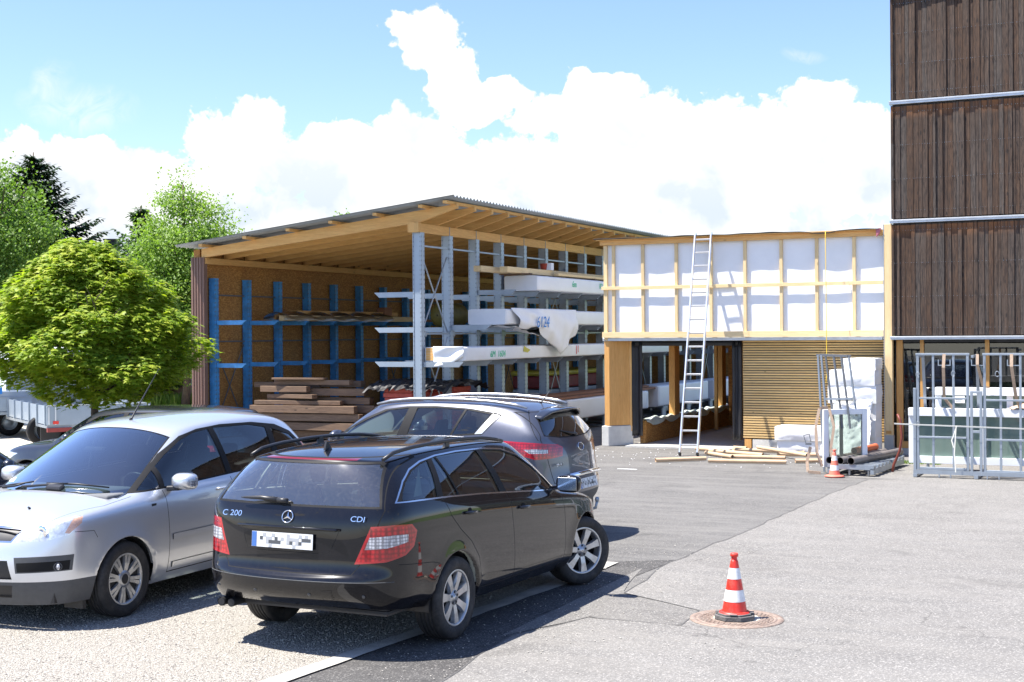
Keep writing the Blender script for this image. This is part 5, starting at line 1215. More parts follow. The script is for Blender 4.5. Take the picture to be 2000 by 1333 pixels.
# ------------------------------------------------------------------ car paint
def paint(name, col, metal, rough, flake=0.0, dust=0.0, dustcol=(0.40, 0.36, 0.30)):
    m, t, b, o = new_mat(name); v = wcoord(t)
    c = None
    if flake:
        n = noise(t, v, 900, 2, 0.5); c = mixc(t, n, tuple(x*(1-flake) for x in col), tuple(min(1, x*(1+flake)) for x in col))
    if dust:
        geo = N(t, 'ShaderNodeNewGeometry'); sz = N(t, 'ShaderNodeSeparateXYZ'); t.links.new(geo.outputs['Position'], sz.inputs[0])
        low_ = math_n(t, 'SUBTRACT', 1.0, math_n(t, 'MULTIPLY', sz.outputs[2], 1.1), clamp=True)      # road film is thicker low on the body
        spk = ramp(t, noise(t, v, 42, 7, 0.75), [(0.46, 0.0), (0.72, 1.0)]); run = ramp(t, noise(t, wcoord(t, (22, 22, 2.2)), 1.4, 5, 0.65), [(0.40, 0.0), (0.70, 1.0)])
        fac = math_n(t, 'MULTIPLY', math_n(t, 'ADD', math_n(t, 'MULTIPLY', spk, 0.55), math_n(t, 'MULTIPLY', run, 0.35)), math_n(t, 'ADD', math_n(t, 'MULTIPLY', low_, dust), dust*0.35), clamp=True)
        c = mixc(t, fac, c if c is not None else col, dustcol)
        rr = math_n(t, 'ADD', math_n(t, 'MULTIPLY', fac, 0.6), rough); t.links.new(rr, b.inputs['Roughness'])
        cw_ = math_n(t, 'SUBTRACT', 1.0, math_n(t, 'MULTIPLY', fac, 1.5), clamp=True); t.links.new(cw_, b.inputs['Coat Weight'])
    else:
        b.inputs['Roughness'].default_value = rough; b.inputs['Coat Weight'].default_value = 1.0
    if c is not None: t.links.new(c, b.inputs['Base Color'])
    else: b.inputs['Base Color'].default_value = (*col, 1)
    b.inputs['Metallic'].default_value = metal; b.inputs['Coat Roughness'].default_value = 0.02
    if metal == 0: b.inputs['Specular IOR Level'].default_value = 0.05
    return m
paint('paint_black', (0.005, 0.005, 0.007), 0.0, 0.25, 0, 0.06, (0.30, 0.27, 0.23))
paint('paint_silver', (0.70, 0.72, 0.75), 0.62, 0.30, 0.06, 0.10)
paint('paint_grey', (0.095, 0.102, 0.130), 0.6, 0.30, 0.15, 0.12)
paint('paint_navy', (0.010, 0.013, 0.022), 0.2, 0.25, 0, 0.06)
paint('paint_slate', (0.035, 0.040, 0.055), 0.4, 0.28, 0.1, 0.08)
pbr('trim_cream', (0.42, 0.44, 0.38), 0.85)
pbr('trim_grey', (0.16, 0.165, 0.17), 0.9)
pbr('seat_dark', (0.030, 0.031, 0.034), 0.9, 0, .2, 30)
pbr('tyre', (0.017, 0.017, 0.018), 0.75, 0, .2, 25, 0.2, 60, dirt=((0.14, 0.125, 0.11), 9, 0.35))
pbr('rim_silver', (0.52, 0.53, 0.54), 0.34, 0.75, .08, 15, dirt=((0.16, 0.14, 0.12), 14, 0.5))
pbr('wheel_dark', (0.025, 0.025, 0.027), 0.6, 0.3)
pbr('lamp_red', (0.40, 0.005, 0.012), 0.12, 0, 0.1, 60, coat=1.0)
pbr('lamp_red_deep', (0.17, 0.003, 0.006), 0.15, 0, 0.1, 60, coat=1.0)
def lens(name, c1, c2, sc_):
    m, t, b, o = new_mat(name); v = wcoord(t)
    vo = N(t, 'ShaderNodeTexVoronoi'); vo.inputs['Scale'].default_value = sc_; vo.inputs['Randomness'].default_value = 0.15; t.links.new(v, vo.inputs['Vector'])
    c = mixc(t, ramp(t, vo.outputs[0], [(0.15, 0.0), (0.6, 1.0)]), c1, c2); t.links.new(c, b.inputs['Base Color']); b.inputs['Roughness'].default_value = 0.15; b.inputs['Coat Weight'].default_value = 1.0; b.inputs['Metallic'].default_value = 0.15
lens('lamp_white', (0.80, 0.80, 0.82), (0.22, 0.22, 0.24), 42)
lens('lamp_red_inner', (0.62, 0.012, 0.02), (0.22, 0.004, 0.008), 30)
pbr('lamp_amber', (0.70, 0.42, 0.30), 0.25, 0, 0.2, 60, coat=1.0)
pbr('reflector', (0.72, 0.73, 0.74), 0.28, 0.55, 0.35, 22, coat=1.0)
pbr('plate_white', (0.72, 0.73, 0.72), 0.5)
pbr('plate_grey', (0.40, 0.41, 0.42), 0.5)
pbr('plate_dark', (0.08, 0.085, 0.09), 0.5)
pbr('plate_blue', (0.06, 0.16, 0.45), 0.5)
pbr('plastic_grey', (0.075, 0.077, 0.08), 0.6, 0, .1, 20)
pbr('gap', (0.004, 0.004, 0.004), 0.9)

def itp(tab, x):
    if x <= tab[0][0]: return tab[0][1]
    for (a, b), (c, d) in zip(tab, tab[1:]):
        if x <= c: 
            f = (x-a)/(c-a); return b+(d-b)*f
    return tab[-1][1]
class Car:
    K = 3; TT = (0, .36, .72)
    def __init__(s, sp): s.sp = sp; s.make()
    def make(s):
        sp = s.sp; K = s.K; X = sp['X']; nX = len(X); rows = sp['rows']; V = []; F = []; cr_ = []
        def av(p): V.append(Vector(p)); return len(V)-1
        ring = []
        for r in rows:
            L = []
            def W(x): return itp(sp['plan'], x)*r['w']
            yr = W(X[0]); yf = W(X[-1])
            for t_ in s.TT: L.append(av((r['xr']+r.get('sr', .20)*t_**2.6, yr*t_*r.get('kr', 1.0), r['zr'] if not isinstance(r['zr'], tuple) else r['zr'][0]+(r['zr'][1]-r['zr'][0])*t_)))
            for x in X: 
                xx = x
                L.append(av((xx, W(x), itp(r['z'], x))))
            for t_ in reversed(s.TT): L.append(av((r['xf']-r.get('sf', .28)*t_**2.4, yf*t_, r['zf'] if not isinstance(r['zf'], tuple) else r['zf'][0]+(r['zf'][1]-r['zf'][0])*t_)))
            ring.append(L)
        n = len(ring[0])
        for a, b in zip(ring, ring[1:]):
            for c in range(n-1): F.append((a[c], a[c+1], b[c+1], b[c]))
        top = ring[-1]; ia = sp['ia']            # station index of the A pillar base
        # bonnet patch
        cx, cz = sp['cowl']                       # centre of the windscreen base
        pat = []
        for i in range(ia, nX):
            e = V[top[K+i]]; f = (X[i]-X[ia])/(X[-1]-X[ia]); row = []
            xc = cx+(rows[-1]['xf']-cx)*f; zc = cz+(itp(sp['hoodc'], f)-0) if False else itp(sp['hoodc'], f)
            for k, t_ in enumerate(s.TT):
                if i == nX-1: row.append(top[-1-k])
                else: row.append(av((e.x+(xc-e.x)*(1-t_**2.2), e.y*t_, e.z+(zc-e.z)*(1-t_**2.4))))
            row.append(top[K+i]); pat.append(row)
        for i in range(len(pat)-1):
            for k in range(K): F.append((pat[i][k], pat[i][k+1], pat[i+1][k+1], pat[i+1][k]))
        cowl = pat[0]                             # centre -> corner
        # greenhouse
        base = top[:K+ia+1] + [cowl[k] for k in reversed(range(K))]
        T = sp['roof']; tx = T['x']; up_ = []
        for k, t_ in enumerate(s.TT): up_.append(av((T['xr']+T.get('sr', .06)*t_**2.2, T['y'][0]*t_, T['zr']+(T['z'][0]-T['zr'])*t_**2.2)))
        for i in range(ia+1): up_.append(av((tx[i], T['y'][i], T['z'][i])))
        for k, t_ in reversed(list(enumerate(s.TT))): up_.append(av((T['xf']-T.get('sf', .10)*t_**2.2, T['y'][ia]*t_, T['zf']+(T['z'][ia]-T['zf'])*t_**2.2)))
        prev = base
        for f, bul in ((.36, .020), (.72, .018)):
            mid = []
            for a, b in zip(base, up_):
                p = V[a].lerp(V[b], f); o_ = Vector((0, p.y, 0)); side = abs(V[a].y) > .5
                if side: p.y += bul*1.1
                nx = 0
                if a in base[:K]: p.x -= bul*sp.get('rbulge', 1.0)
                if a in base[-K:]: p.x += bul*1.6
                mid.append(av(p))
            for c in range(len(base)-1): F.append((prev[c], prev[c+1], mid[c+1], mid[c]))
            prev = mid
        for c in range(len(base)-1): F.append((prev[c], prev[c+1], up_[c+1], up_[c]))
        # roof patch
        rp_ = []
        for i in range(ia+1):
            e = V[up_[K+i]]; row = []
            f = i/ia
            for k, t_ in enumerate(s.TT):
                if i == 0: row.append(up_[k])
                elif i == ia: row.append(up_[-1-k])
                else:
                    xc = T['xr']+(T['xf']-T['xr'])*(tx[i]-tx[0])/(tx[ia]-tx[0]); zc = e.z+T['crown']
                    row.append(av((e.x+(xc-e.x)*(1-t_**2.2), e.y*t_, e.z+(zc-e.z)*(1-t_**2.2))))
            row.append(up_[K+i]); rp_.append(row)
        for i in range(ia):
            for k in range(K): F.append((rp_[i][k], rp_[i+1][k], rp_[i+1][k+1], rp_[i][k+1]))
        # creases
        E = {}
        def cre(l, v):
            for a, b in zip(l, l[1:]): E[(min(a, b), max(a, b))] = v
        cre(up_[:K+1], sp.get('c_rear', .7)); cre(up_[K:K+ia+1], .35); cre(up_[K+ia:], .3); cre(base[:K+1], sp.get('c_gate', .25)); cre(base[K:K+ia+1], .30); cre(base[K+ia:], .8); cre(ring[0], .6)
        for j in sp.get('crease_rows', ()): cre(ring[j], sp['crease_rows'][j])
        # mirror
        n0 = len(V); mi = {}
        for i in range(n0):
            if abs(V[i].y) < 1e-6: mi[i] = i
            else: mi[i] = len(V); V.append(Vector((V[i].x, -V[i].y, V[i].z)))
        F2 = F + [tuple(reversed([mi[a] for a in f])) for f in F]
        for (a, b), v in list(E.items()): E[(min(mi[a], mi[b]), max(mi[a], mi[b]))] = v
        me = bpy.data.meshes.new('cage'); me.from_pydata([tuple(v) for v in V], [], F2)
        at = me.attributes.new('crease_edge', 'FLOAT', 'EDGE')
        for e in me.edges:
            k = tuple(sorted(e.vertices))
            if k in E: at.data[e.index].value = E[k]
        bm = bmesh.new(); bm.from_mesh(me); bmesh.ops.recalc_face_normals(bm, faces=bm.faces[:]); bm.to_mesh(me); bm.free()
        o = bpy.data.objects.new('cage', me); COL.objects.link(o); md = o.modifiers.new('s', 'SUBSURF'); md.levels = sp.get('lev', 3); md.render_levels = md.levels
        dg = bpy.context.evaluated_depsgraph_get(); dg.update(); ev = bpy.data.meshes.new_from_object(o.evaluated_get(dg)); bpy.data.objects.remove(o)
        bm = bmesh.new(); bm.from_mesh(ev)
        # wheel arch flare
        for ax, az in sp['axles']:
            for v in bm.verts:
                d = math.hypot(v.co.x-ax, v.co.z-az); ra = sp['arch']
                if abs(v.co.y) > .5 and v.co.z > .2 and ra-.02 < d < ra+.16 and v.co.z < az+ra+.16:
                    v.co.y += math.copysign(sp.get('flare', .016)*(1-max(0, d-ra)/.16)**2, v.co.y)
        bmesh.ops.recalc_face_normals(bm, faces=bm.faces[:])
        # make sure they point outward (roof up)
        rf_ = max(bm.faces, key=lambda f: f.calc_center_median().z)
        if rf_.normal.z < 0: bmesh.ops.reverse_faces(bm, faces=bm.faces[:])
        bm.normal_update()
        s.bm = bm; s.lay = bm.faces.layers.int.new('part')
        s.smv = [v.co.copy() for v in bm.verts]; bm.verts.ensure_lookup_table(); bm.verts.index_update()
        tris = []; 
        for f in bm.faces:
            vs = [v.index for v in f.verts]
            for k in range(1, len(vs)-1): tris.append((vs[0], vs[k], vs[k+1]))
        s.tris = tris; s.smn = [v.normal.copy() for v in bm.verts]
        s.bvh = BVHTree.FromPolygons(s.smv, tris)
        s.parts = ['body']
    def pid(s, name):
        if name not in s.parts: s.parts.append(name)
        return s.parts.index(name)
    def cut(s, pts, n, part, only=None, cosmin=.15, ymin=None, xr=None):
        """cut the outline pts (3D, seen along n) into the skin and give the faces inside to part (None = delete)"""
        bm = s.bm; n = Vector(n).normalized(); e1 = n.cross(Vector((0, 0, 1)))
        e1 = e1.normalized() if e1.length > .1 else Vector((0, 1, 0)); e2 = e1.cross(n)
        P = [(Vector(p).dot(e1), Vector(p).dot(e2)) for p in pts]; m = len(P)
        x0, x1 = min(p[0] for p in P), max(p[0] for p in P); y0, y1 = min(p[1] for p in P), max(p[1] for p in P)
        def bb(f):
            a = [v.co.dot(e1) for v in f.verts]; b = [v.co.dot(e2) for v in f.verts]; return min(a), max(a), min(b), max(b)
        oid = None if only is None else [s.pid(q) for q in only]
        cen = sum((Vector(p) for p in pts), Vector())/m
        cand = set()
        for f in bm.faces:
            if f.normal.dot(n) <= cosmin: continue
            if oid is not None and f[s.lay] not in oid: continue
            if (f.calc_center_median()-cen).dot(n) < -.9: continue
            c = bb(f)
            if c[1] < x0-.01 or c[0] > x1+.01 or c[3] < y0-.01 or c[2] > y1+.01: continue
            cand.add(f)
        for k in range(m):
            a, b = P[k], P[(k+1) % m]; ex0, ex1 = sorted((a[0], b[0])); ey0, ey1 = sorted((a[1], b[1]))
            d2 = (b[0]-a[0], b[1]-a[1]); L = math.hypot(*d2)
            if L < 1e-5: continue
            nn = (e1*(-d2[1])+e2*d2[0])/L; co = e1*a[0]+e2*a[1]
            sub = []
            for f in cand:
                c = bb(f)
                if c[1] < ex0-1e-4 or c[0] > ex1+1e-4 or c[3] < ey0-1e-4 or c[2] > ey1+1e-4: continue
                ds = [(v.co-co).dot(nn) for v in f.verts]
                if min(ds) < -1e-5 and max(ds) > 1e-5: sub.append(f)
            if not sub: continue
            geom = set(sub)
            for f in sub: geom.update(f.edges); geom.update(f.verts)
            r = bmesh.ops.bisect_plane(bm, geom=list(geom), dist=1e-5, plane_co=co, plane_no=nn)
            cand = {f for f in cand if f.is_valid}; cand |= {g for g in r['geom'] if isinstance(g, bmesh.types.BMFace) and g.is_valid}
        def inside(x, y):
            c = False
            for k in range(m):
                (xa, ya), (xb, yb) = P[k], P[(k+1) % m]
                if (ya > y) != (yb > y) and x < (xb-xa)*(y-ya)/(yb-ya)+xa: c = not c
            return c
        hit = []
        for f in cand:
            c = f.calc_center_median()
            if f.normal.dot(n) > cosmin-.05 and inside(c.dot(e1), c.dot(e2)): hit.append(f)
        if part is None: bmesh.ops.delete(bm, geom=hit, context='FACES')
        else:
            i = s.pid(part)
            for f in hit: f[s.lay] = i
        return hit
    def inset(s, pts, n, d):
        n = Vector(n).normalized(); m = len(pts); pts = [Vector(p) for p in pts]; c = sum(pts, Vector())/m; out = []
        e1 = n.cross(Vector((0, 0, 1))).normalized(); e2 = e1.cross(n); Q = [(p.dot(e1), p.dot(e2)) for p in pts]
        ar = sum(Q[k][0]*Q[(k+1) % m][1]-Q[(k+1) % m][0]*Q[k][1] for k in range(m)); sg = 1 if ar > 0 else -1
        for k in range(m):
            a, b, c_ = Q[k-1], Q[k], Q[(k+1) % m]
            d1 = Vector((b[0]-a[0], b[1]-a[1])).normalized(); d2 = Vector((c_[0]-b[0], c_[1]-b[1])).normalized()
            n1 = Vector((-d1.y, d1.x))*sg; n2 = Vector((-d2.y, d2.x))*sg; bis = (n1+n2); q = bis.length
            bis = bis.normalized() if q > .2 else n1; l = d/max(.45, bis.dot(n1)); out.append(pts[k]+e1*(bis.x*l)+e2*(bis.y*l))
        return out
    def rings(s, pts, n, seq, **kw):       # seq: [(inset, part), ...]
        for d, part in seq:
            s.cut(pts if d == 0 else s.inset(pts, n, d), n, part, **kw); kw = dict(kw); kw['only'] = [part]
    def both(s, fn):
        for sg in (1, -1): fn(sg)
    def line(s, pts, n, w, part, **kw):
        nv = Vector(n).normalized()
        for a, b in zip(pts, pts[1:]):
            a, b = Vector(a), Vector(b); d = (b-a); d = (d-nv*d.dot(nv)).normalized(); t_ = nv.cross(d)*w/2; d = d*w*.3
            s.cut([a-t_-d, b-t_+d, b+t_+d, a+t_-d], n, part, **kw)
    def nrm(s, p):
        loc, nn, i, d = s.bvh.find_nearest(p)
        a, b, c = s.tris[i]; A, B_, C_ = s.smv[a], s.smv[b], s.smv[c]
        v0, v1, v2 = B_-A, C_-A, loc-A; d00, d01, d11, d20, d21 = v0.dot(v0), v0.dot(v1), v1.dot(v1), v2.dot(v0), v2.dot(v1)
        den = d00*d11-d01*d01
        if abs(den) < 1e-14: return nn
        v = (d11*d20-d01*d21)/den; w = (d00*d21-d01*d20)/den; return (s.smn[a]*(1-v-w)+s.smn[b]*v+s.smn[c]*w).normalized()
    def surf(s, p, n):      # first skin point met when looking along -n at p
        n = Vector(n).normalized(); h = s.bvh.ray_cast(Vector(p)+n*3, -n)
        return (h[0], s.nrm(h[0])) if h[0] is not None else (Vector(p), n)
    def finish(s, root, mats, sub, offs):
        """one object per part; mats: part -> material(s); sub: part -> parent part"""
        bm = s.bm; bm.verts.ensure_lookup_table(); bm.faces.ensure_lookup_table(); objs = {}
        groups = {}
        for f in bm.faces: groups.setdefault(s.parts[f[s.lay]], []).append(f)
        order = sorted(groups, key=lambda q: 0 if q == 'body' else (1 if q not in sub else 2))
        for p in order:
            tgt = mats.get(p, 'paint_black'); base = p.split('#')[0]
            if p in s.merge: continue
            fs = list(groups[p]); ex = [q for q in groups if s.merge.get(q) == p]
            sets = [(p, fs)]+[(q, groups[q]) for q in ex]
            vi = {}; vs = []; fc = []; mi = []; ml = []
            for q, ff in sets:
                mn = mats.get(q, 'gap')
                if mn not in ml: ml.append(mn)
                for f in ff:
                    l = []
                    for v in f.verts:
                        if v.index not in vi: vi[v.index] = len(vs); vs.append(v.co.copy())
                        l.append(vi[v.index])
                    fc.append(l); mi.append(ml.index(mn))
            ns = [s.nrm(v) for v in vs]; off = offs.get(p, offs.get(base, 0))
            me = bpy.data.meshes.new(base); me.from_pydata([tuple(v+n_*off) for v, n_ in zip(vs, ns)], [], fc)
            for x in ml: me.materials.append(M(x))
            me.polygons.foreach_set('material_index', mi); me.polygons.foreach_set('use_smooth', [True]*len(fc))
            me.update(); me.normals_split_custom_set_from_vertices([tuple(n_) for n_ in ns])
            o = bpy.data.objects.new(base, me); COL.objects.link(o)
            par = sub.get(p); o.parent = objs[par] if par in objs else root; objs[p] = o
        s.objs = objs; return objs
    def lining(s, root, mat, zmin=.35, off=.035, hole=()):
        skip = {s.parts.index(h) for h in s.parts if h.split('#')[0] in hole for h in [h]} if hole else set()
        vs = []; fc = []; vi = {}
        for f in s.bm.faces:
            nm = s.parts[f[s.lay]].split('#')[0]
            c = f.calc_center_median()
            if nm in hole or c.z < zmin or c.x > s.sp['lin'][1] or c.x < s.sp['lin'][0]: continue
            l = []
            for v in f.verts:
                if v.index not in vi: vi[v.index] = len(vs); vs.append(v.co-s.nrm(v.co)*off)
                l.append(vi[v.index])
            fc.append(list(reversed(l)))
        me = bpy.data.meshes.new('interior_lining'); me.from_pydata([tuple(v) for v in vs], [], fc); me.materials.append(M(mat))
        me.polygons.foreach_set('use_smooth', [True]*len(fc)); o = bpy.data.objects.new('interior_lining', me); COL.objects.link(o); o.parent = root
def arch_pts(ax, az, r, y, zlow=.05, n=26):
    p = [(ax-r*1.0, y, zlow)] + [(ax-r*math.cos(math.pi*k/n), y, az+r*math.sin(math.pi*k/n)) for k in range(n+1)] + [(ax+r*1.0, y, zlow)]
    return p
def arch_liner(root, ax, az, r, yo, sg, depth=.30, zlow=.12):
    q = MB(); q.smooth = True; n = 24; pr = [(-r, zlow)] + [(-r*math.cos(math.pi*k/n), az+r*math.sin(math.pi*k/n)) for k in range(n+1)] + [(r, zlow)]
    a = q.add([(ax+x, sg*(yo), z) for x, z in pr]); b = q.add([(ax+x, sg*(yo-depth), z) for x, z in pr])
    for k in range(len(pr)-1): q.face([a+k, a+k+1, b+k+1, b+k])
    q.smooth = False; q.face([b+k for k in range(len(pr))]); q.build('wheel_well', 'black_plastic', root, recalc=False)
def lips(car, ax, az, r, sg, part='body'):      # painted lip turned inward round the arch
    bm = car.bm; E = []
    for e in bm.edges:
        if len(e.link_faces) == 1:
            m_ = (e.verts[0].co+e.verts[1].co)/2
            if m_.y*sg > .4 and abs(math.hypot(m_.x-ax, m_.z-az)-r) < .02 and m_.z > az-.05 or (m_.y*sg > .4 and abs(abs(m_.x-ax)-r) < .004 and m_.z < az and m_.z > .2): E.append(e)
    r_ = bmesh.ops.extrude_edge_only(bm, edges=E); vs = [g for g in r_['geom'] if isinstance(g, bmesh.types.BMVert)]
    for v in vs: v.co.y -= sg*.03
def wheel(parent, loc, r, w, style, sg, steer=0.0):
    t_ = bpy.data.objects.new('wheel', None); COL.objects.link(t_); t_.parent = parent; t_.location = loc; t_.rotation_euler = (0, 0, steer)
    rr = r*.665
    q = MB(); pr = [(rr*.98, -w*.42), (rr*1.03, -w*.47), (rr+(r-rr)*.45, -w*.53), (r*.955, -w*.49), (r*.985, -w*.42), (r, -w*.30)]
    for k in (-.22, -.08, .08, .22): pr += [(r, (k-.035)*w), (r-.008, (k-.03)*w), (r-.008, (k+.03)*w), (r, (k+.035)*w)]
    pr += [(r, w*.30), (r*.985, w*.42), (r*.955, w*.49), (rr+(r-rr)*.45, w*.53), (rr*1.03, w*.47), (rr*.98, w*.42)]
    q.lathe(pr, 56, 'y'); q.build('tyre', 'tyre', t_, recalc=False)
    q = MB(); o = sg      # outward direction in y
    q.mat('rim_silver'); q.lathe([(rr*1.03, o*w*.465), (rr*1.0, o*w*.475), (rr*.955, o*w*.46), (rr*.93, o*w*.38), (rr*.90, o*w*.1)], 56, 'y')
    q.mat('wheel_dark'); q.lathe([(rr*.90, o*w*.1), (rr*.88, -o*w*.3), (rr*.2, -o*w*.3)], 40, 'y'); q.lathe([(rr*.55, o*w*.02), (rr*.55, o*w*.05), (.02, o*w*.05)], 32, 'y')
    q.mat('rim_silver'); y1 = o*w*.43
    def spoke(a, w0, w1, r0, r1, ya, yb, th=.03):
        ca, sa = math.cos(a), math.sin(a)
        def P(rad, tt, y): return (rad*ca-tt*sa, y, rad*sa+tt*ca)
        q.newr()
        i = q.add([P(r0, -w0, ya), P(r0, w0, ya), P(r1, w1, yb), P(r1, -w1, yb), P(r0, -w0*1.15, ya-o*th), P(r0, w0*1.15, ya-o*th), P(r1, w1*1.1, yb-o*th), P(r1, -w1*1.1, yb-o*th), P((r0+r1)/2, -(w0+w1)*.42, (ya+yb)/2+o*.004), P((r0+r1)/2, (w0+w1)*.42, (ya+yb)/2+o*.004)])
        for f in ((0, 1, 9, 8), (8, 9, 2, 3), (0, 8, 3, 7, 4), (1, 5, 6, 2, 9), (4, 7, 6, 5)): q.face([i+k for k in f])
    if style == 'seven':
        for k in range(7): spoke(2*math.pi*k/7+.3, .024, .036, rr*.22, rr*.94, y1*.86, y1*1.0)
        q.lathe([(rr*.30, y1*.72), (rr*.28, y1*.88), (rr*.12, y1*.90), (rr*.11, y1*.96), (.004, y1*.97)], 32, 'y')
        q.mat('wheel_dark')
        for k in range(5): a = 2*math.pi*k/5+.3; q.lathe([(.012, y1*.86), (.010, y1*.93), (.0, y1*.93)], 10, 'y', (rr*.215*math.cos(a), 0, rr*.215*math.sin(a)))
    elif style == 'twin':
        for k in range(8):
            for d in (-.155, .155): a = 2*math.pi*k/8+.2; spoke(a+d*.75, .014, .017, rr*.30, rr*.95, y1*.93, y1*1.0, .02)
            q.mat('wheel_dark'); q.mat('rim_silver')
        q.lathe([(rr*.36, y1*.80), (rr*.34, y1*.95), (rr*.20, y1*.98)], 32, 'y'); q.mat('wheel_dark'); q.lathe([(rr*.20, y1*.985), (.16*rr, y1*1.03), (.002, y1*1.04)], 24, 'y')
        q.lathe([(rr*.93, y1*.70), (rr*.3, y1*.66)], 32, 'y')
    else:
        for k in range(5): spoke(2*math.pi*k/5+.3, .03, .05, rr*.2, rr*.94, y1*.86, y1*1.0)
        q.lathe([(rr*.28, y1*.8), (rr*.26, y1*.9), (.004, y1*.92)], 24, 'y')
    q.build('rim', None, t_, recalc=False)
    return t_
def seat(root, x, y, mat, zc=.42, top=1.02, w=.25, head=True, lean=.16):      # front of the car is +x
    q = MB(); q.smooth = True
    q.box(x-.05, x+.45, y-w, y+w, zc, zc+.16)
    def bk(z0, z1, ww, d, off):
        l0 = -(z0-zc)*lean/.55; l1 = -(z1-zc)*lean/.55
        i = q.add([(x+l0-d, y-ww, z0), (x+l0, y-ww, z0), (x+l0, y+ww, z0), (x+l0-d, y+ww, z0), (x+l1-d*.7, y-ww*.86, z1), (x+l1, y-ww*.86, z1), (x+l1, y+ww*.86, z1), (x+l1-d*.7, y+ww*.86, z1)])
        for f in ((3, 2, 1, 0), (4, 5, 6, 7), (0, 1, 5, 4), (1, 2, 6, 5), (2, 3, 7, 6), (3, 0, 4, 7)): q.face([i+k for k in f])
    bk(zc+.05, top, w, .14, 0)
    if head: bk(top+.03, top+.22, w*.55, .10, 0)
    q.smooth = True
    return q.build('seat', mat, root, bevel=.05)
def cabin(root, sp, seats, floor_z=.34, x0=.4, x1=3.3, hw=.72, dash=None, col='trim_grey', wheel_at=None, cargo=None):
    q = MB(); q.box(x0, x1, -hw, hw, floor_z-.02, floor_z); q.box(x1, x1+.02, -hw, hw, floor_z, .85)
    q.build('cabin_floor', 'interior_dark', root)
    for x, y, w, top in seats: seat(root, x, y, 'seat_dark', w=w, top=top)
    if dash: q = MB(); q.smooth = True; q.prism([(dash[0], -hw, .45), (dash[0]-.06, -hw, dash[2]-.10), (dash[0]+.02, -hw, dash[2]), (dash[1], -hw, dash[2]-.01), (dash[1], -hw, .45)], (0, 0, 0), (0, 2*hw, 0)); q.build('dashboard', col, root, bevel=.02)
    if cargo: q = MB(); q.box(cargo[0], cargo[1], -hw, hw, floor_z, cargo[2]); q.build('load_cover', 'seat_dark', root, bevel=.02)
    if wheel_at:
        x, y, z = wheel_at; q = MB(); c = [Vector((x-.10*math.sin(a)*-1, y+.185*math.cos(a), z+.165*math.sin(a))) for a in [2*math.pi*k/24 for k in range(24)]]
        q.tube(c, .014, 6, closed=True); q.bar(c[0], c[12], .03, .02); q.bar((x, y, z), c[18], .03, .02); q.build('steering_wheel', 'black_plastic', root)
def numberplate(root, M4, w=.52, h=.11, seed=1):
    """registration plate whose characters are not legible in the photograph: blue band and blotchy tiles"""
    q = MB(); rg = random.Random(seed); q.mat('plate_white'); q.xf = M4; q.box(-w/2, w/2, -h/2, h/2, 0, .004)
    q.mat('plate_blue'); q.box(-w/2+.002, -w/2+.042, -h/2+.002, h/2-.002, .004, .006)
    nx = int((w-.05)/.026)
    for i in range(nx):
        for j in range(4):
            v = rg.random()
            if j in (1, 2): c = 'plate_dark' if v < .22 else ('plate_grey' if v < .55 else None)
            elif j == 0: c = 'plate_grey' if v < .12 else None
            else: c = 'plate_grey' if v < .22 else None
            if c: q.mat(c); q.box(-w/2+.045+i*.026, -w/2+.045+(i+1)*.026, -h/2+.004+j*.0255, -h/2+.004+(j+1)*.0255, .004, .0055)
    q.xf = None; return q.build('number_plate', None, root)
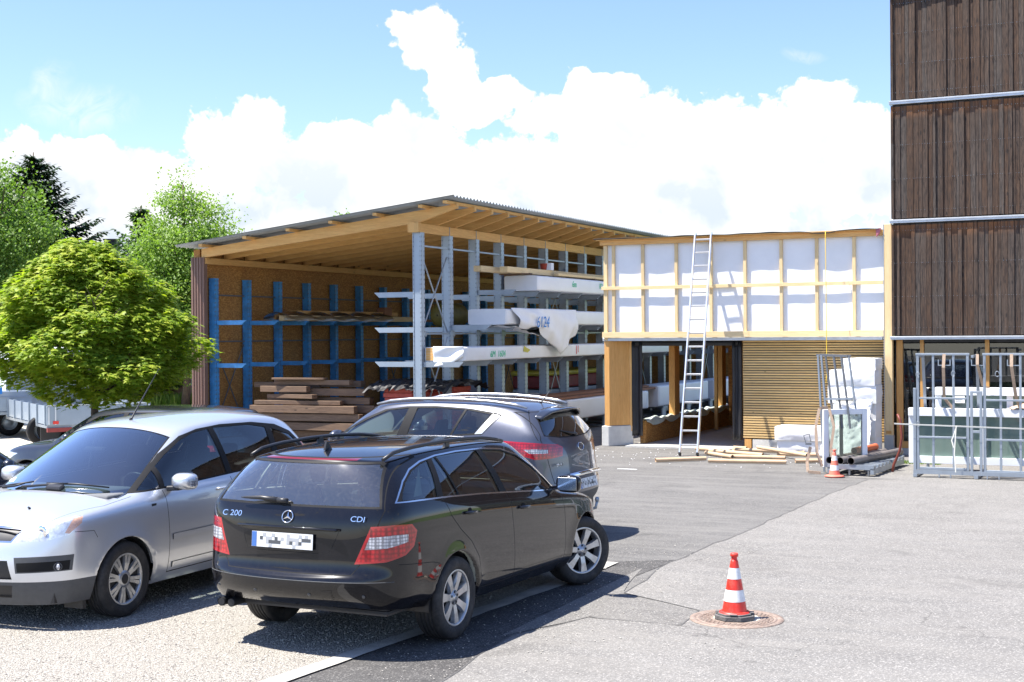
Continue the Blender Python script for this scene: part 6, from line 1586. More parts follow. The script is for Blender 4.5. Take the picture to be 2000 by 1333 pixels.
# ------------------------------------------------------------------ black estate
def black_estate():
    root = thing('estate_car', 'black estate car with roof rails seen from behind, standing half on the gravel', 'car', (4.862, -19.0, 0), R(90-1.0)); root.scale = (1, 1.048, 1)
    r = []
    sp = dict(
        X=[.24, .52, .80, 1.08, 1.40, 1.75, 2.10, 2.45, 2.80, 3.22, 3.46, 3.70, 3.94, 4.16], ia=9,
        plan=[(.24, .945), (.52, .98), (.9, .995), (1.4, 1.0), (3.0, 1.0), (3.6, .985), (3.94, .95), (4.16, .86)],
        rows=[dict(w=.80, xr=.16, zr=(.37, .37), z=[(.24, .365), (.6, .33), (1.4, .245), (3.2, .225), (4.16, .22)], xf=4.30, zf=.22, sr=.12),
              dict(w=.872, xr=.035, zr=(.445, .445), z=[(.24, .44), (1.1, .37), (1.4, .33), (3.2, .30), (4.16, .30)], xf=4.38, zf=.32, sr=.17),
              dict(w=.885, xr=.0, zr=(.555, .56), z=[(.24, .56), (1.1, .52), (1.5, .47), (3.2, .44), (4.16, .48)], xf=4.42, zf=.50, sr=.19),
              dict(w=.885, xr=.015, zr=(.60, .61), z=[(.24, .615), (1.1, .62), (1.5, .60), (3.2, .58), (4.16, .56)], xf=4.42, zf=.56, sr=.19),
              dict(w=.884, xr=.075, zr=(.635, .66), z=[(.24, .69), (1.1, .74), (1.5, .74), (3.2, .70), (4.16, .62)], xf=4.40, zf=.60, sr=.155),
              dict(w=.878, xr=.085, zr=(.84, .86), z=[(.24, .88), (1.1, .89), (2.0, .86), (3.2, .80), (3.9, .73), (4.16, .67)], xf=4.38, zf=.66, sr=.15),
              dict(w=.868, xr=.10, zr=(1.02, 1.03), z=[(.24, 1.045), (1.1, 1.035), (2.0, .985), (3.2, .895), (3.9, .80), (4.16, .72)], xf=4.34, zf=.71, sr=.15),
              dict(w=.842, xr=.135, zr=(1.095, 1.105), z=[(.24, 1.125), (1.1, 1.105), (2.0, 1.045), (2.8, .975), (3.22, .945), (3.7, .885), (3.94, .83), (4.16, .755)], xf=4.28, zf=.74, sr=.14)],
        cowl=(3.42, .965), hoodc=[(0, .965), (.35, .945), (.7, .86), (1, .745)],
        roof=dict(x=[.50, .72, .95, 1.20, 1.45, 1.72, 1.98, 2.22, 2.45, 2.66], y=[.585, .60, .615, .625, .63, .632, .63, .625, .615, .595], z=[1.435, 1.455, 1.468, 1.475, 1.478, 1.477, 1.472, 1.462, 1.445, 1.415], xr=.37, zr=1.462, sr=.09, xf=2.76, zf=1.445, sf=.08, crown=.045),
        axles=[(1.08, .325), (3.70, .325)], arch=.372, flare=.012, crease_rows={3: .35, 4: .2, 6: .25}, lin=(.10, 3.5), c_rear=.85)
    c = Car(sp); c.merge = {}
    BK = (-1, 0, 0)
    # rear window, tailgate lines
    rw = [(0, -.715, 1.112), (0, .715, 1.112), (0, .70, 1.16), (0, .60, 1.415), (0, .56, 1.437), (0, -.56, 1.437), (0, -.60, 1.415), (0, -.70, 1.16)]
    c.rings(rw, BK, [(0, 'seal#r'), (.016, 'rear_window')], only=['body'], cosmin=.05)
    gate = [(0, -.53, .628), (0, .53, .628), (0, .58, .70), (0, .70, .99), (0, .735, 1.10), (0, .625, 1.44), (0, .60, 1.462), (0, -.60, 1.462), (0, -.625, 1.44), (0, -.735, 1.10), (0, -.70, .99), (0, -.58, .70)]
    c.line(gate+[gate[0]], BK, .006, 'gap', only=['body'], cosmin=.02)
    bl = [(0, -.60, 1.452), (0, .0, 1.456), (0, .60, 1.452)]
    c.cut([(0, -.40, 1.447), (0, .40, 1.447), (0, .40, 1.462), (0, -.40, 1.462)], BK, 'brake_light', only=['body'], cosmin=-.2)
    # number plate recess outline
    rec = [(0, -.355, .775), (0, .355, .775), (0, .43, .955), (0, -.43, .955)]
    c.rings(rec, BK, [(0, 'gap'), (.004, 'recess')], only=['body'])
    for sg in (1, -1):
        n = Vector((-1, sg*.85, 0)).normalized()
        lamp = [(.10, sg*.575, .708), (.12, sg*.71, .985), (.28, sg*.80, .995), (.44, sg*.85, .985), (.50, sg*.86, .93), (.44, sg*.87, .82), (.34, sg*.86, .765), (.20, sg*.78, .725)]
        c.cut(lamp, n, f'tail_light#{sg}', only=['body', 'gap'], cosmin=.05)
        li = c.inset(lamp, n, .010)
        band = [(.115, sg*.655, .815), (.12, sg*.695, .905), (.28, sg*.80, .92), (.40, sg*.84, .915), (.385, sg*.85, .86), (.20, sg*.78, .825)]
        c.cut(c.inset(lamp, n, .014), n, f'lens#{sg}', only=[f'tail_light#{sg}'], cosmin=.05)
        c.cut(band, n, f'lens_band#{sg}', only=[f'lens#{sg}'], cosmin=.05)
    # side windows: chrome line, rubber, glass
    SIDE = {}
    for sg in (1, -1):
        n = (0, sg, 0); y = sg*.8
        def P(l): return [(a, y, b) for a, b in l]
        allw = P([(.33, 1.148), (.62, 1.137), (1.0, 1.122), (1.6, 1.085), (2.2, 1.036), (2.95, .975), (3.08, .972), (2.98, 1.07), (2.80, 1.215), (2.58, 1.335), (2.30, 1.405), (1.95, 1.436), (1.5, 1.447), (1.15, 1.440), (.90, 1.415), (.70, 1.370), (.53, 1.295), (.42, 1.220)])
        c.cut(allw, n, f'window_trim#{sg}', only=['body'])
        c.cut(c.inset(allw, n, .011), n, f'seal#{sg}', only=[f'window_trim#{sg}'])
        q = P([(.41, 1.160), (.88, 1.142), (1.005, 1.408), (.90, 1.392), (.72, 1.350), (.56, 1.280), (.46, 1.215)])
        rd1 = P([(.97, 1.140), (1.17, 1.128), (1.045, 1.35), (1.10, 1.425), (1.055, 1.418)])
        rd1 = P([(.965, 1.138), (1.20, 1.125), (1.13, 1.428), (1.075, 1.418)])
        rd2 = P([(1.225, 1.123), (1.93, 1.072), (1.83, 1.425), (1.5, 1.432), (1.155, 1.43)])
        fd = P([(2.05, 1.063), (2.96, .993), (3.02, .995), (2.93, 1.075), (2.77, 1.20), (2.55, 1.318), (2.28, 1.388), (1.93, 1.42)])
        for k, w in enumerate((q, rd1, rd2, fd)): c.cut(w, n, f'side_window#{sg}{k}', only=[f'seal#{sg}'])
        # door gaps
        def L(l): return [(a, sg*.87, b) for a, b in l]
        c.line(L([(2.02, 1.05), (2.07, .95), (2.10, .60), (2.10, .34)]), n, .007, 'gap', only=['body'])
        c.line(L([(3.13, .95), (3.17, .80), (3.18, .45), (3.15, .33)]), n, .007, 'gap', only=['body'])
        c.line(L([(.94, 1.13), (1.02, .98), (1.15, .86), (1.32, .74), (1.44, .60), (1.47, .45), (1.48, .35)]), n, .007, 'gap', only=['body'])
        c.line(L([(1.46, .335), (3.16, .318)]), n, .007, 'gap', only=['body'])
        c.line(L([(.30, .70), (.70, .665), (.80, .64)]), n, .005, 'gap', only=['body'])
        c.cut(arch_pts(1.08, .325, .372, sg*.86), n, None, cosmin=.0); lips(c, 1.08, .325, .372, sg)
        c.cut(arch_pts(3.70, .325, .372, sg*.86), n, None, cosmin=.0); lips(c, 3.70, .325, .372, sg)
        nf = Vector((1, sg*.9, .2)).normalized()
        c.cut([(4.36, sg*.45, .62), (4.15, sg*.80, .62), (3.98, sg*.84, .74), (3.95, sg*.82, .80), (4.10, sg*.76, .775), (4.32, sg*.45, .72)], nf, f'headlight#{sg}', only=['body'])
    # windscreen
    c.rings([(0, -.70, .985), (0, -.35, .985), (0, .35, .985), (0, .70, .985), (0, .60, 1.40), (0, -.60, 1.40)], (1, 0, .0), [(0, 'seal#f'), (.02, 'windscreen')], only=['body'], cosmin=.15)
    mats = {'body': 'paint_black', 'gap': 'gap', 'recess': 'paint_black', 'rear_window': 'screen_glass_dusty', 'windscreen': 'screen_glass', 'brake_light': 'lamp_red_deep'}
    for q in c.parts:
        b = q.split('#')[0]
        mats.setdefault(q, {'seal': 'black_rubber', 'tail_light': 'lamp_red', 'lens': 'lamp_red_inner', 'lens_band': 'lamp_white', 'window_trim': 'chrome', 'side_window': 'car_glass', 'headlight': 'reflector', 'door': 'paint_black'}.get(b, 'paint_black'))
        if b in ('seal', 'window_trim', 'gap', 'recess'): c.merge[q] = 'body'
    sub = {q: 'tail_light#'+q.split('#')[1] for q in c.parts if q.startswith('lens')}
    c.lining(root, 'trim_cream', .38, .035, ('rear_window', 'side_window', 'windscreen'))
    ob = c.finish(root, mats, sub, {'side_window': -.006, 'rear_window': -.003, 'windscreen': -.003})
    for sg in (1, -1):
        arch_liner(root, 1.08, .325, .368, .83, sg, .30, .27); arch_liner(root, 3.70, .325, .368, .79, sg, .42, .27)
    for sg in (1, -1):
        wheel(root, (1.08, sg*.775, .325), .325, .205, 'seven', sg)
        wheel(root, (3.70, sg*.765, .325), .325, .205, 'seven', sg, R(-27))
    # underbody
    q = MB(); q.box(.32, 4.2, -.70, .70, .30, .40); q.build('underbody', 'black_plastic', root)
    cabin(root, sp, [(2.15, .36, .25, 1.02), (2.15, -.36, .25, 1.02), (1.10, .36, .33, .98), (1.10, -.36, .33, .98)], dash=(2.75, 3.3, 1.0), wheel_at=(2.62, .36, .92), cargo=(.30, .98, .98), x0=.3)
    # roof rails
    for sg in (1, -1):
        q = MB(); pts = []
        for k in range(15):
            f = k/14; x = .48+f*2.02; z = itp([(.48, 1.452), (.60, 1.492), (.85, 1.515), (1.3, 1.528), (1.7, 1.526), (2.1, 1.508), (2.35, 1.478), (2.5, 1.452)], x); y = itp([(.48, .585), (1.4, .60), (2.5, .585)], x); pts.append((x, sg*y, z))
        q.tube(pts, [.014]+[.016]*13+[.012], 8); q.prism([(1.42, sg*.59, 1.475), (1.50, sg*.59, 1.475), (1.485, sg*.592, 1.525), (1.435, sg*.592, 1.525)], (0, -.012, 0), (0, .012, 0)); q.build('roof_rail', 'black_plastic', root)
    # aerial fin
    q = MB(); q.prism([(.60, 0, 1.497), (.70, 0, 1.503), (.635, 0, 1.565), (.625, 0, 1.565)], (0, -.008, 0), (0, .008, 0)); q.lathe([(.035, 1.496), (.022, 1.510), (.0, 1.514)], 12, 'z', (.66, 0, 0)); q.build('roof_aerial', 'black_plastic', root)
    # rear wiper
    q = MB(); h, nn = c.surf((0, .0, 1.155), (-1, 0, 0)); 
    q.tube([h+Vector((-.035, .0+.06, -.012)), h+Vector((-.04, .0, .0)), h+Vector((-.03, -.10, .008)), h+Vector((-.02, -.20, .01))][::-1] if False else [h+Vector((-.035, .10, .0)), h+Vector((-.038, .25, .012)), h+Vector((-.03, .40, .006)), h+Vector((-.02, .44, .004))], [.022, .017, .009, .004], 8)
    q.tube([h+Vector((-.035, .02, -.005)), h+Vector((-.04, .10, .0))], [.020, .022], 8); q.build('rear_wiper', 'black_plastic', root)
    def rp(y, z, o=.004): 
        h, nn = c.surf((0, y, z), (-1, 0, 0)); return h+nn*o, nn
    def rframe(y, z, o=.004):
        h, nn = rp(y, z, o); return frameM(h, Vector((0, -1, 0)), Vector((0, 0, 1))-nn*nn.z)
    # emblem: ring and three-pointed star
    q = MB(); q.xf = rframe(.0, 1.035, .005)
    q.tube([(.046*math.cos(a), .046*math.sin(a), .004) for a in [2*math.pi*k/28 for k in range(28)]], .0042, 6, closed=True)
    for k in range(3):
        a = math.pi/2+k*2.0944; d = .34
        i = q.add([(.044*math.cos(a), .044*math.sin(a), .003), (.010*math.cos(a+1.047), .010*math.sin(a+1.047), .003), (0, 0, .010), (.010*math.cos(a-1.047), .010*math.sin(a-1.047), .003)]); q.face([i, i+1, i+2]); q.face([i, i+2, i+3])
    q.xf = None; q.build('star_emblem', 'chrome', root)
    text_mesh('C 200', .062, 'chrome', 'lettering', root, rframe(.52, 1.03, .016), .002, 'CENTER', .1, 1.15); text_mesh('CDI', .058, 'chrome', 'lettering', root, rframe(-.56, 1.035, .014), .002, 'CENTER', .1, 1.25)
    h, nn = rp(0, .86, .012); numberplate(root, rframe(0.03, .858, .014), .53, .115, 5)
    q = MB(); q.xf = rframe(0, .958, .0); q.smooth = True; q.box(-.43, .43, -.012, .008, -.004, .022); q.xf = None; q.build('gate_handle', 'paint_black', root, bevel=.006)
    # bumper line, sensors, tow cover, reflectors, exhaust
    pts = []
    for k in range(31):
        y = -.80+1.6*k/30; h, nn = c.surf((0, y, .578), (-1, 0, 0)); pts.append(h+nn*.001)
    q = MB(); q.tube(pts, .003, 6, caps=False); q.build('bumper_trim', 'plastic_grey', root)
    for y in (-.62, -.22, .25, .64):
        q = MB(); q.xf = rframe(y, .475, .001); q.lathe([(.014, 0), (.014, .002), (.011, .003), (0, .003)], 16); q.xf = None; q.build('parking_sensor', 'plastic_grey', root)
    q = MB(); q.xf = rframe(-.36, .475, .001); 
    for a in ((-.04, -.042, -.04, .04), (.04, .042, -.04, .04), (-.04, .04, .04, .042)): q.box(min(a[0], a[1]), max(a[0], a[1]), min(a[2], a[3]), max(a[2], a[3]), 0, .001)
    q.xf = None; q.build('tow_cover', 'gap', root)
    for y in (.56, .65): q = MB(); q.tube([(.50, y, .335), (.17, y, .33)], .034, 16, caps=False); q.tube([(.17, y, .33), (.50, y, .335)], .029, 16); q.build('exhaust_pipe', 'wheel_dark', root, recalc=False)
    q = MB(); q.tube([(1.0, .6, .36), (.55, .60, .36)], .07, 14); q.build('silencer', 'galv_dark', root)
    # handles, mirrors, fuel flap
    for sg in (1, -1):
        for x, z in ((1.32, .975), (2.30, .905)):
            h, nn = c.surf((x, 0, z), (0, sg, 0)); q = MB(); q.smooth = True; q.tube([h+Vector((-.09, -sg*.002, .002)), h+Vector((-.06, sg*.028, .0)), h+Vector((.06, sg*.028, -.006)), h+Vector((.09, -sg*.002, -.008))], [.010, .014, .013, .010], 8); q.build('door_handle', 'paint_black', root)
            q = MB(); 
            q.xf = frameM(h+nn*.0008, (1, 0, 0), (0, 0, 1)); q.lathe([(.034, 0), (0, .0005)], 20); q.xf = None; q.build('handle_cup', 'gap', root)
        mr_ = MB(); mr_.smooth = True; mx_, my_, mz_ = 2.98, sg*.98, 1.035
        rings_ = []
        for f, a_, b_2 in ((0, .105, .072), (.025, .112, .080), (.07, .108, .078), (.11, .090, .062), (.135, .05, .035)):
            rings_.append(mr_.add([(mx_+f, my_+math.copysign(abs(math.cos(t2))**.6, math.cos(t2))*a_, mz_+math.copysign(abs(math.sin(t2))**.6, math.sin(t2))*b_2) for t2 in [2*math.pi*k/24 for k in range(24)]]))
        for a_, b_2 in zip(rings_, rings_[1:]):
            for k in range(24): mr_.face([a_+k, a_+(k+1) % 24, b_2+(k+1) % 24, b_2+k])
        mr_.face([rings_[-1]+k for k in range(24)]); mr_.smooth = False; mr_.face([rings_[0]+k for k in reversed(range(24))])
        mr_.bar((mx_+.06, sg*.80, .985), (mx_+.05, my_-sg*.06, 1.0), .06, .035); mo = mr_.build('wing_mirror', 'paint_black', root)
        q = MB(); q.box(mx_-.004, mx_-.001, my_-.088, my_+.088, mz_-.058, mz_+.058); q.build('mirror_glass', 'chrome', mo, bevel=.001)
    q = MB(); pts = []; hh = []
    for (x, z) in ((1.10, .955), (1.17, .94), (1.18, .90), (1.10, .865)): hh.append(c.surf((x, 0, z), (0, -1, 0))[0]+Vector((0, -.001, 0)))
    # curtain-like sunshade seen in the quarter window
    q = MB(); q.prism([(.80, -.66, 1.14), (.93, -.66, 1.14), (.93, -.63, 1.36)], (0, 0, 0), (0, -.004, 0)); q.build('belt_strap', 'trim_cream', root)
    return root
black_estate()
def common_finish(c, root, body, glassm='car_glass', lin='trim_grey', extra=None, offs=None, rearg='car_glass'):
    mats = {'body': body, 'gap': 'gap', 'windscreen': 'screen_glass', 'rear_window': rearg}
    tab = {'seal': 'black_rubber', 'tail_light': 'lamp_red', 'lens': 'lamp_red_inner', 'lens_band': 'lamp_white', 'window_trim': 'chrome', 'side_window': glassm, 'headlight': 'reflector', 'indicator': 'lamp_amber',
           'grille': 'black_plastic', 'lower_grille': 'black_plastic', 'fog_panel': 'plastic_grey', 'lower_lip': 'plastic_grey', 'cladding': 'plastic_grey', 'rubstrip': body, 'reflector_strip': 'lamp_red_deep', 'brake_light': 'lamp_red_deep', 'fog_inset': 'gap', 'chrome_bar': 'chrome', 'light_stripe': 'paint_silver'}
    if extra: tab.update(extra)
    sub = {}
    for q in c.parts:
        b = q.split('#')[0]; mats.setdefault(q, tab.get(b, body))
        if b in ('seal', 'window_trim', 'gap', 'fog_inset', 'light_stripe'): c.merge[q] = 'body'
        if b in ('lens_band', 'lens'): sub[q] = 'tail_light#'+q.split('#')[1]
        if b == 'indicator': sub[q] = 'headlight#'+q.split('#')[1]
    c.lining(root, lin, .40, .035, ('rear_window', 'side_window', 'windscreen'))
    o = {'side_window': -.005, 'rear_window': -.003, 'windscreen': -.002}; o.update(offs or {})
    return c.finish(root, mats, sub, o)

def silver_mpv():
    root = thing('compact_mpv', 'silver compact people carrier facing the camera at the left, parked on gravel', 'car', (1.90, -14.97, 0), R(-90))
    sp = dict(
        X=[.28, .52, .78, 1.10, 1.45, 1.80, 2.15, 2.50, 2.80, 3.08, 3.33, 3.55, 3.76, 3.96], ia=9,
        plan=[(.28, .93), (.52, .97), (1.1, 1.0), (2.8, 1.0), (3.33, .995), (3.76, .965), (3.96, .915)],
        rows=[dict(w=.83, xr=.14, zr=.27, z=[(.28, .27), (1.1, .23), (2.9, .22), (3.96, .21)], xf=4.16, zf=(.20, .21), sr=.14, sf=.18),
              dict(w=.885, xr=.04, zr=.36, z=[(.28, .37), (1.1, .33), (2.9, .31), (3.96, .34)], xf=4.225, zf=(.33, .34), sr=.17, sf=.225),
              dict(w=.905, xr=.01, zr=.52, z=[(.28, .53), (1.1, .46), (2.9, .45), (3.96, .50)], xf=4.25, zf=(.47, .49), sr=.19, sf=.25),
              dict(w=.910, xr=.03, zr=.62, z=[(.28, .64), (1.1, .62), (2.9, .60), (3.33, .62), (3.96, .65)], xf=4.245, zf=(.60, .63), sr=.18, sf=.26),
              dict(w=.910, xr=.08, zr=.76, z=[(.28, .78), (1.1, .77), (2.9, .75), (3.33, .765), (3.96, .745)], xf=4.215, zf=(.69, .73), sr=.16, sf=.26),
              dict(w=.902, xr=.09, zr=.92, z=[(.28, .95), (1.1, .93), (2.9, .885), (3.33, .875), (3.96, .83)], xf=4.17, zf=(.76, .80), sr=.15, sf=.25),
              dict(w=.885, xr=.10, zr=1.04, z=[(.28, 1.08), (1.1, 1.045), (2.15, 1.01), (2.9, .965), (3.33, .94), (3.96, .885)], xf=4.12, zf=(.815, .855), sr=.15, sf=.24),
              dict(w=.850, xr=.12, zr=1.12, z=[(.28, 1.155), (1.1, 1.115), (2.15, 1.065), (2.8, 1.035), (3.08, 1.015), (3.33, .99), (3.76, .945), (3.96, .915)], xf=4.06, zf=(.850, .89), sr=.14, sf=.22)],
        cowl=(3.36, 1.055), hoodc=[(0, 1.055), (.35, 1.01), (.7, .94), (1, .86)],
        roof=dict(x=[.42, .58, .76, .98, 1.22, 1.47, 1.72, 1.95, 2.13, 2.28], y=[.56, .59, .61, .62, .63, .63, .63, .625, .615, .60], z=[1.47, 1.525, 1.56, 1.58, 1.588, 1.588, 1.582, 1.568, 1.55, 1.518], xr=.27, zr=1.51, sr=.10, xf=2.42, zf=1.57, sf=.11, crown=.06),
        axles=[(.79, .325), (3.33, .325)], arch=.368, flare=.02, crease_rows={6: .2}, lin=(.12, 3.45), c_rear=.6)
    c = Car(sp); c.merge = {}
    F = Vector((1, 0, .25)).normalized()
    ws = [(3.3, -.76, 1.035), (3.36, -.45, 1.055), (3.38, 0, 1.062), (3.36, .45, 1.055), (3.3, .76, 1.035), (2.9, .70, 1.22), (2.40, .60, 1.500), (2.43, .3, 1.540), (2.44, 0, 1.548), (2.43, -.3, 1.540), (2.40, -.60, 1.500), (2.9, -.70, 1.22)]
    nws = Vector((1, 0, 1.6)).normalized()
    c.rings(ws, nws, [(0, 'seal#w'), (.012, 'windscreen')], only=['body'], cosmin=.2)
    c.cut([(3.45, -.70, 1.03), (3.45, .70, 1.03), (3.34, .70, 1.045), (3.34, -.70, 1.045)], (0, 0, 1), 'seal#c', only=['body'], cosmin=.3) if False else None
    c.line([(3.16, -.80, .99), (3.50, -.80, .96), (3.95, -.66, .90), (4.10, -.42, .87), (4.125, 0, .865), (4.10, .42, .87), (3.95, .66, .90), (3.50, .80, .96), (3.16, .80, .99)], (0, 0, 1), .006, 'gap', only=['body'], cosmin=.25)
    # front face
    c.rings([(4.3, -.40, .72), (4.3, .40, .72), (4.3, .47, .835), (4.3, .0, .85), (4.3, -.47, .835)], (1, 0, 0), [(0, 'chrome_bar'), (.014, 'grille')], only=['body'], cosmin=.1)
    c.rings([(4.3, -.44, .42), (4.3, .44, .42), (4.3, .40, .585), (4.3, -.40, .585)], (1, 0, 0), [(0, 'light_stripe#a'), (.006, 'lower_grille')], only=['body'], cosmin=.1)
    c.rings([(4.3, -.40, .27), (4.3, .40, .27), (4.3, .43, .375), (4.3, -.43, .375)], (1, 0, 0), [(0, 'lower_grille')], only=['body'], cosmin=.1)
    for sg in (1, -1):
        nf = Vector((1, sg*.75, .25)).normalized(); n = (0, sg, 0)
        hl = [(4.19, sg*.42, .735), (4.14, sg*.47, .79), (4.04, sg*.66, .865), (3.90, sg*.82, .935), (3.83, sg*.87, .945), (3.86, sg*.885, .88), (3.97, sg*.85, .79), (4.10, sg*.70, .745)]
        c.cut(hl, nf, f'headlight#{sg}', only=['body', 'gap'], cosmin=.0)
        c.cut([(3.90, sg*.84, .92), (3.84, sg*.88, .935), (3.86, sg*.885, .88), (3.97, sg*.85, .80), (4.00, sg*.83, .81)], nf, f'indicator#{sg}', only=[f'headlight#{sg}'], cosmin=0)
        fog = [(4.2, sg*.475, .475), (4.0, sg*.86, .490), (4.0, sg*.875, .62), (4.2, sg*.46, .605)]
        nf2 = Vector((1, sg*.35, 0)).normalized()
        c.cut(fog, nf2, f'fog_panel#{sg}', only=['body'], cosmin=0)
        c.cut([(4.2, sg*.49, .485), (4.0, sg*.84, .498), (4.0, sg*.85, .575), (4.2, sg*.482, .56)], nf2, f'fog_inset#{sg}', only=[f'fog_panel#{sg}'], cosmin=0)
        c.cut([(4.3, sg*.44, .10), (4.3, sg*.44, .395), (4.3, sg*.95, .405), (4.3, sg*.95, .10)], (1, 0, 0), f'lower_lip#{sg}', only=['body'], cosmin=.30)
        c.cut([(4.3, sg*.9, .10), (4.3, sg*.9, .400), (3.60, sg*.9, .415), (3.60, sg*.9, .10)], (0, sg, 0), f'lower_lip#{sg}', only=['body'], cosmin=-.15)
        # bumper joint
        c.line([(3.88, sg*.9, .80), (3.70, sg*.9, .79), (3.665, sg*.9, .73)], n, .005, 'gap', only=['body'])
        def P(l): return [(a, sg*.85, b) for a, b in l]
        allw = P([(3.13, 1.030), (2.5, 1.052), (1.5, 1.098), (.46, 1.152), (.42, 1.27), (.55, 1.41), (.80, 1.495), (1.2, 1.54), (1.7, 1.548), (2.05, 1.525), (2.30, 1.475), (2.62, 1.335), (2.95, 1.145)])
        c.cut(allw, n, f'seal#{sg}', only=['body'])
        for k, w in enumerate([[(3.06, 1.048), (2.82, 1.055), (2.80, 1.205)], [(2.755, 1.057), (1.85, 1.095), (1.90, 1.515), (2.10, 1.497), (2.32, 1.440), (2.58, 1.325), (2.745, 1.235)], [(1.77, 1.100), (1.06, 1.132), (1.0, 1.478), (1.25, 1.517), (1.82, 1.525)], [(.96, 1.138), (.50, 1.165), (.47, 1.245), (.60, 1.38), (.91, 1.462)]]):
            c.cut(P(w), n, f'side_window#{sg}{k}', only=[f'seal#{sg}'])
        def L(l): return [(a, sg*.9, b) for a, b in l]
        c.line(L([(2.80, 1.03), (2.79, .95), (2.77, .60), (2.78, .30)]), n, .006, 'gap', only=['body'])
        c.line(L([(1.82, 1.06), (1.80, .9), (1.78, .6), (1.78, .30)]), n, .006, 'gap', only=['body'])
        c.line(L([(.98, 1.10), (1.02, .9), (1.12, .75), (1.20, .6), (1.22, .35)]), n, .006, 'gap', only=['body'])
        c.line(L([(2.78, .30), (1.22, .32)]), n, .010, 'gap', only=['body'])
        for z0, z1 in ((.585, .635), (.335, .385)): c.rings(L([(2.73, z0), (1.84, z0+.01), (1.84, z1+.01), (2.73, z1)]), n, [(0, f'rubstrip#{sg}{z0}')], only=['body'])
        for ax in (.79, 3.33): c.cut(arch_pts(ax, .325, .368, sg*.9), n, None, cosmin=0); lips(c, ax, .325, .368, sg)
        nt_ = Vector((-1, sg*.8, 0)).normalized()
        c.cut([(.10, sg*.74, .95), (.13, sg*.74, 1.35), (.45, sg*.80, 1.28), (.42, sg*.88, .98)], nt_, f'tail_light#{sg}', only=['body'])
    c.rings([(0, -.68, 1.10), (0, .68, 1.10), (0, .56, 1.44), (0, -.56, 1.44)], (-1, 0, 0), [(0, 'seal#r'), (.02, 'rear_window')], only=['body'])
    common_finish(c, root, 'paint_silver', offs={'rubstrip': .010, 'grille': -.012, 'lower_grille': -.02})
    for sg in (1, -1):
        for ax in (.79, 3.33):
            arch_liner(root, ax, .325, .364, .85, sg, .34, .25); wheel(root, (ax, sg*.79, .325), .325, .205, 'twin', sg, 0 if ax < 1 else R(2))
    q = MB(); q.box(.3, 4.0, -.72, .72, .22, .34); q.build('underbody', 'black_plastic', root)
    for sg in (1, -1): q = MB(); q.box(3.72, 3.76, sg*.70-.10, sg*.70+.10, .14, .24); q.build('air_dam', 'black_plastic', root)
    cabin(root, sp, [(1.95, .37, .25, 1.10), (1.95, -.37, .25, 1.10), (.95, .45, .20, 1.05), (.95, 0, .20, 1.05), (.95, -.45, .20, 1.05)], dash=(2.75, 3.36, 1.045), wheel_at=(2.50, .37, .98), x0=.3, x1=3.3)
    # grille mesh bars
    q = MB()
    for k in range(13):
        y = -.42+k*.07; 
        for d in (1, -1):
            a = c.surf((0, y, .735), (1, 0, 0))[0]; b = c.surf((0, max(-.43, min(.43, y+d*.07)), .825), (1, 0, 0))[0]; q.bar(a+Vector((-.004, 0, 0)), b+Vector((-.004, 0, 0)), .005, .006)
    q.build('grille_mesh', 'aluminium', root)
    for z in (.45, .50, .55):
        pts = [c.surf((0, y/20, z), (1, 0, 0))[0]+Vector((-.002, 0, 0)) for y in range(-8, 9)]; q = MB(); q.tube(pts, .006, 6); q.build('grille_bar', 'rim_silver', root)
    for sg in (1, -1):
        h, nn = c.surf((4.0, sg*.76, .525), Vector((1, sg*.35, 0))); q = MB(); q.xf = frameM(h+nn*.0, Vector((0, 1, 0))-nn*nn.y, (0, 0, 1)); q.lathe([(.036, .002), (.032, .005), (.026, -.0)], 20); q.xf = None
        q.build('fog_light', 'plastic_grey', root); q = MB(); q.smooth = True; q.lathe([(.026, .002), (.018, .010), (0, .013)], 16, 'x', h); q.build('fog_lens', 'lamp_white', root)
        for z in (.505, .525):
            a = c.surf((0, sg*.51, z), (1, 0, 0))[0]; b = c.surf((0, sg*.66, z+.003), (1, 0, 0))[0]; q = MB(); q.bar(a, b, .006, .006); q.build('fog_bar', 'plastic_grey', root)
        # headlamp innards
        h, nn = c.surf((4.05, sg*.63, .81), Vector((1, sg*.5, .2))); q = MB(); q.lathe([(.055, .0), (.05, .006), (.02, .002)], 20, 'x', h); q.build('lamp_bowl', 'chrome', root)
        # mirror: shell, foot, indicator
        mr_ = MB(); mr_.smooth = True; mx_, my_, mz_ = 2.66, sg*1.02, 1.105; rr_ = []
        for f, a_, b_2 in ((0, .112, .070), (-.0, .118, .075), (.05, .118, .075), (.10, .098, .060), (.135, .05, .03)):
            rr_.append(mr_.add([(mx_+f, my_+math.copysign(abs(math.cos(t2))**.6, math.cos(t2))*a_, mz_+math.copysign(abs(math.sin(t2))**.6, math.sin(t2))*b_2) for t2 in [2*math.pi*k/24 for k in range(24)]]))
        for a_, b_2 in zip(rr_, rr_[1:]):
            for k in range(24): mr_.face([a_+k, a_+(k+1) % 24, b_2+(k+1) % 24, b_2+k])
        mr_.face([rr_[-1]+k for k in range(24)]); mr_.smooth = False; mr_.face([rr_[0]+k for k in reversed(range(24))])
        mo = mr_.build('wing_mirror', 'paint_silver', root)
        q = MB(); q.bar((2.72, sg*.86, 1.04), (2.72, my_-sg*.02, 1.05), .09, .045); q.build('mirror_foot', 'black_plastic', mo, bevel=.01)
        q = MB(); q.bar((mx_+.03, my_+sg*.118, 1.09), (mx_+.085, my_+sg*.10, 1.09), .012, .05); q.build('repeater', 'lamp_white', mo)
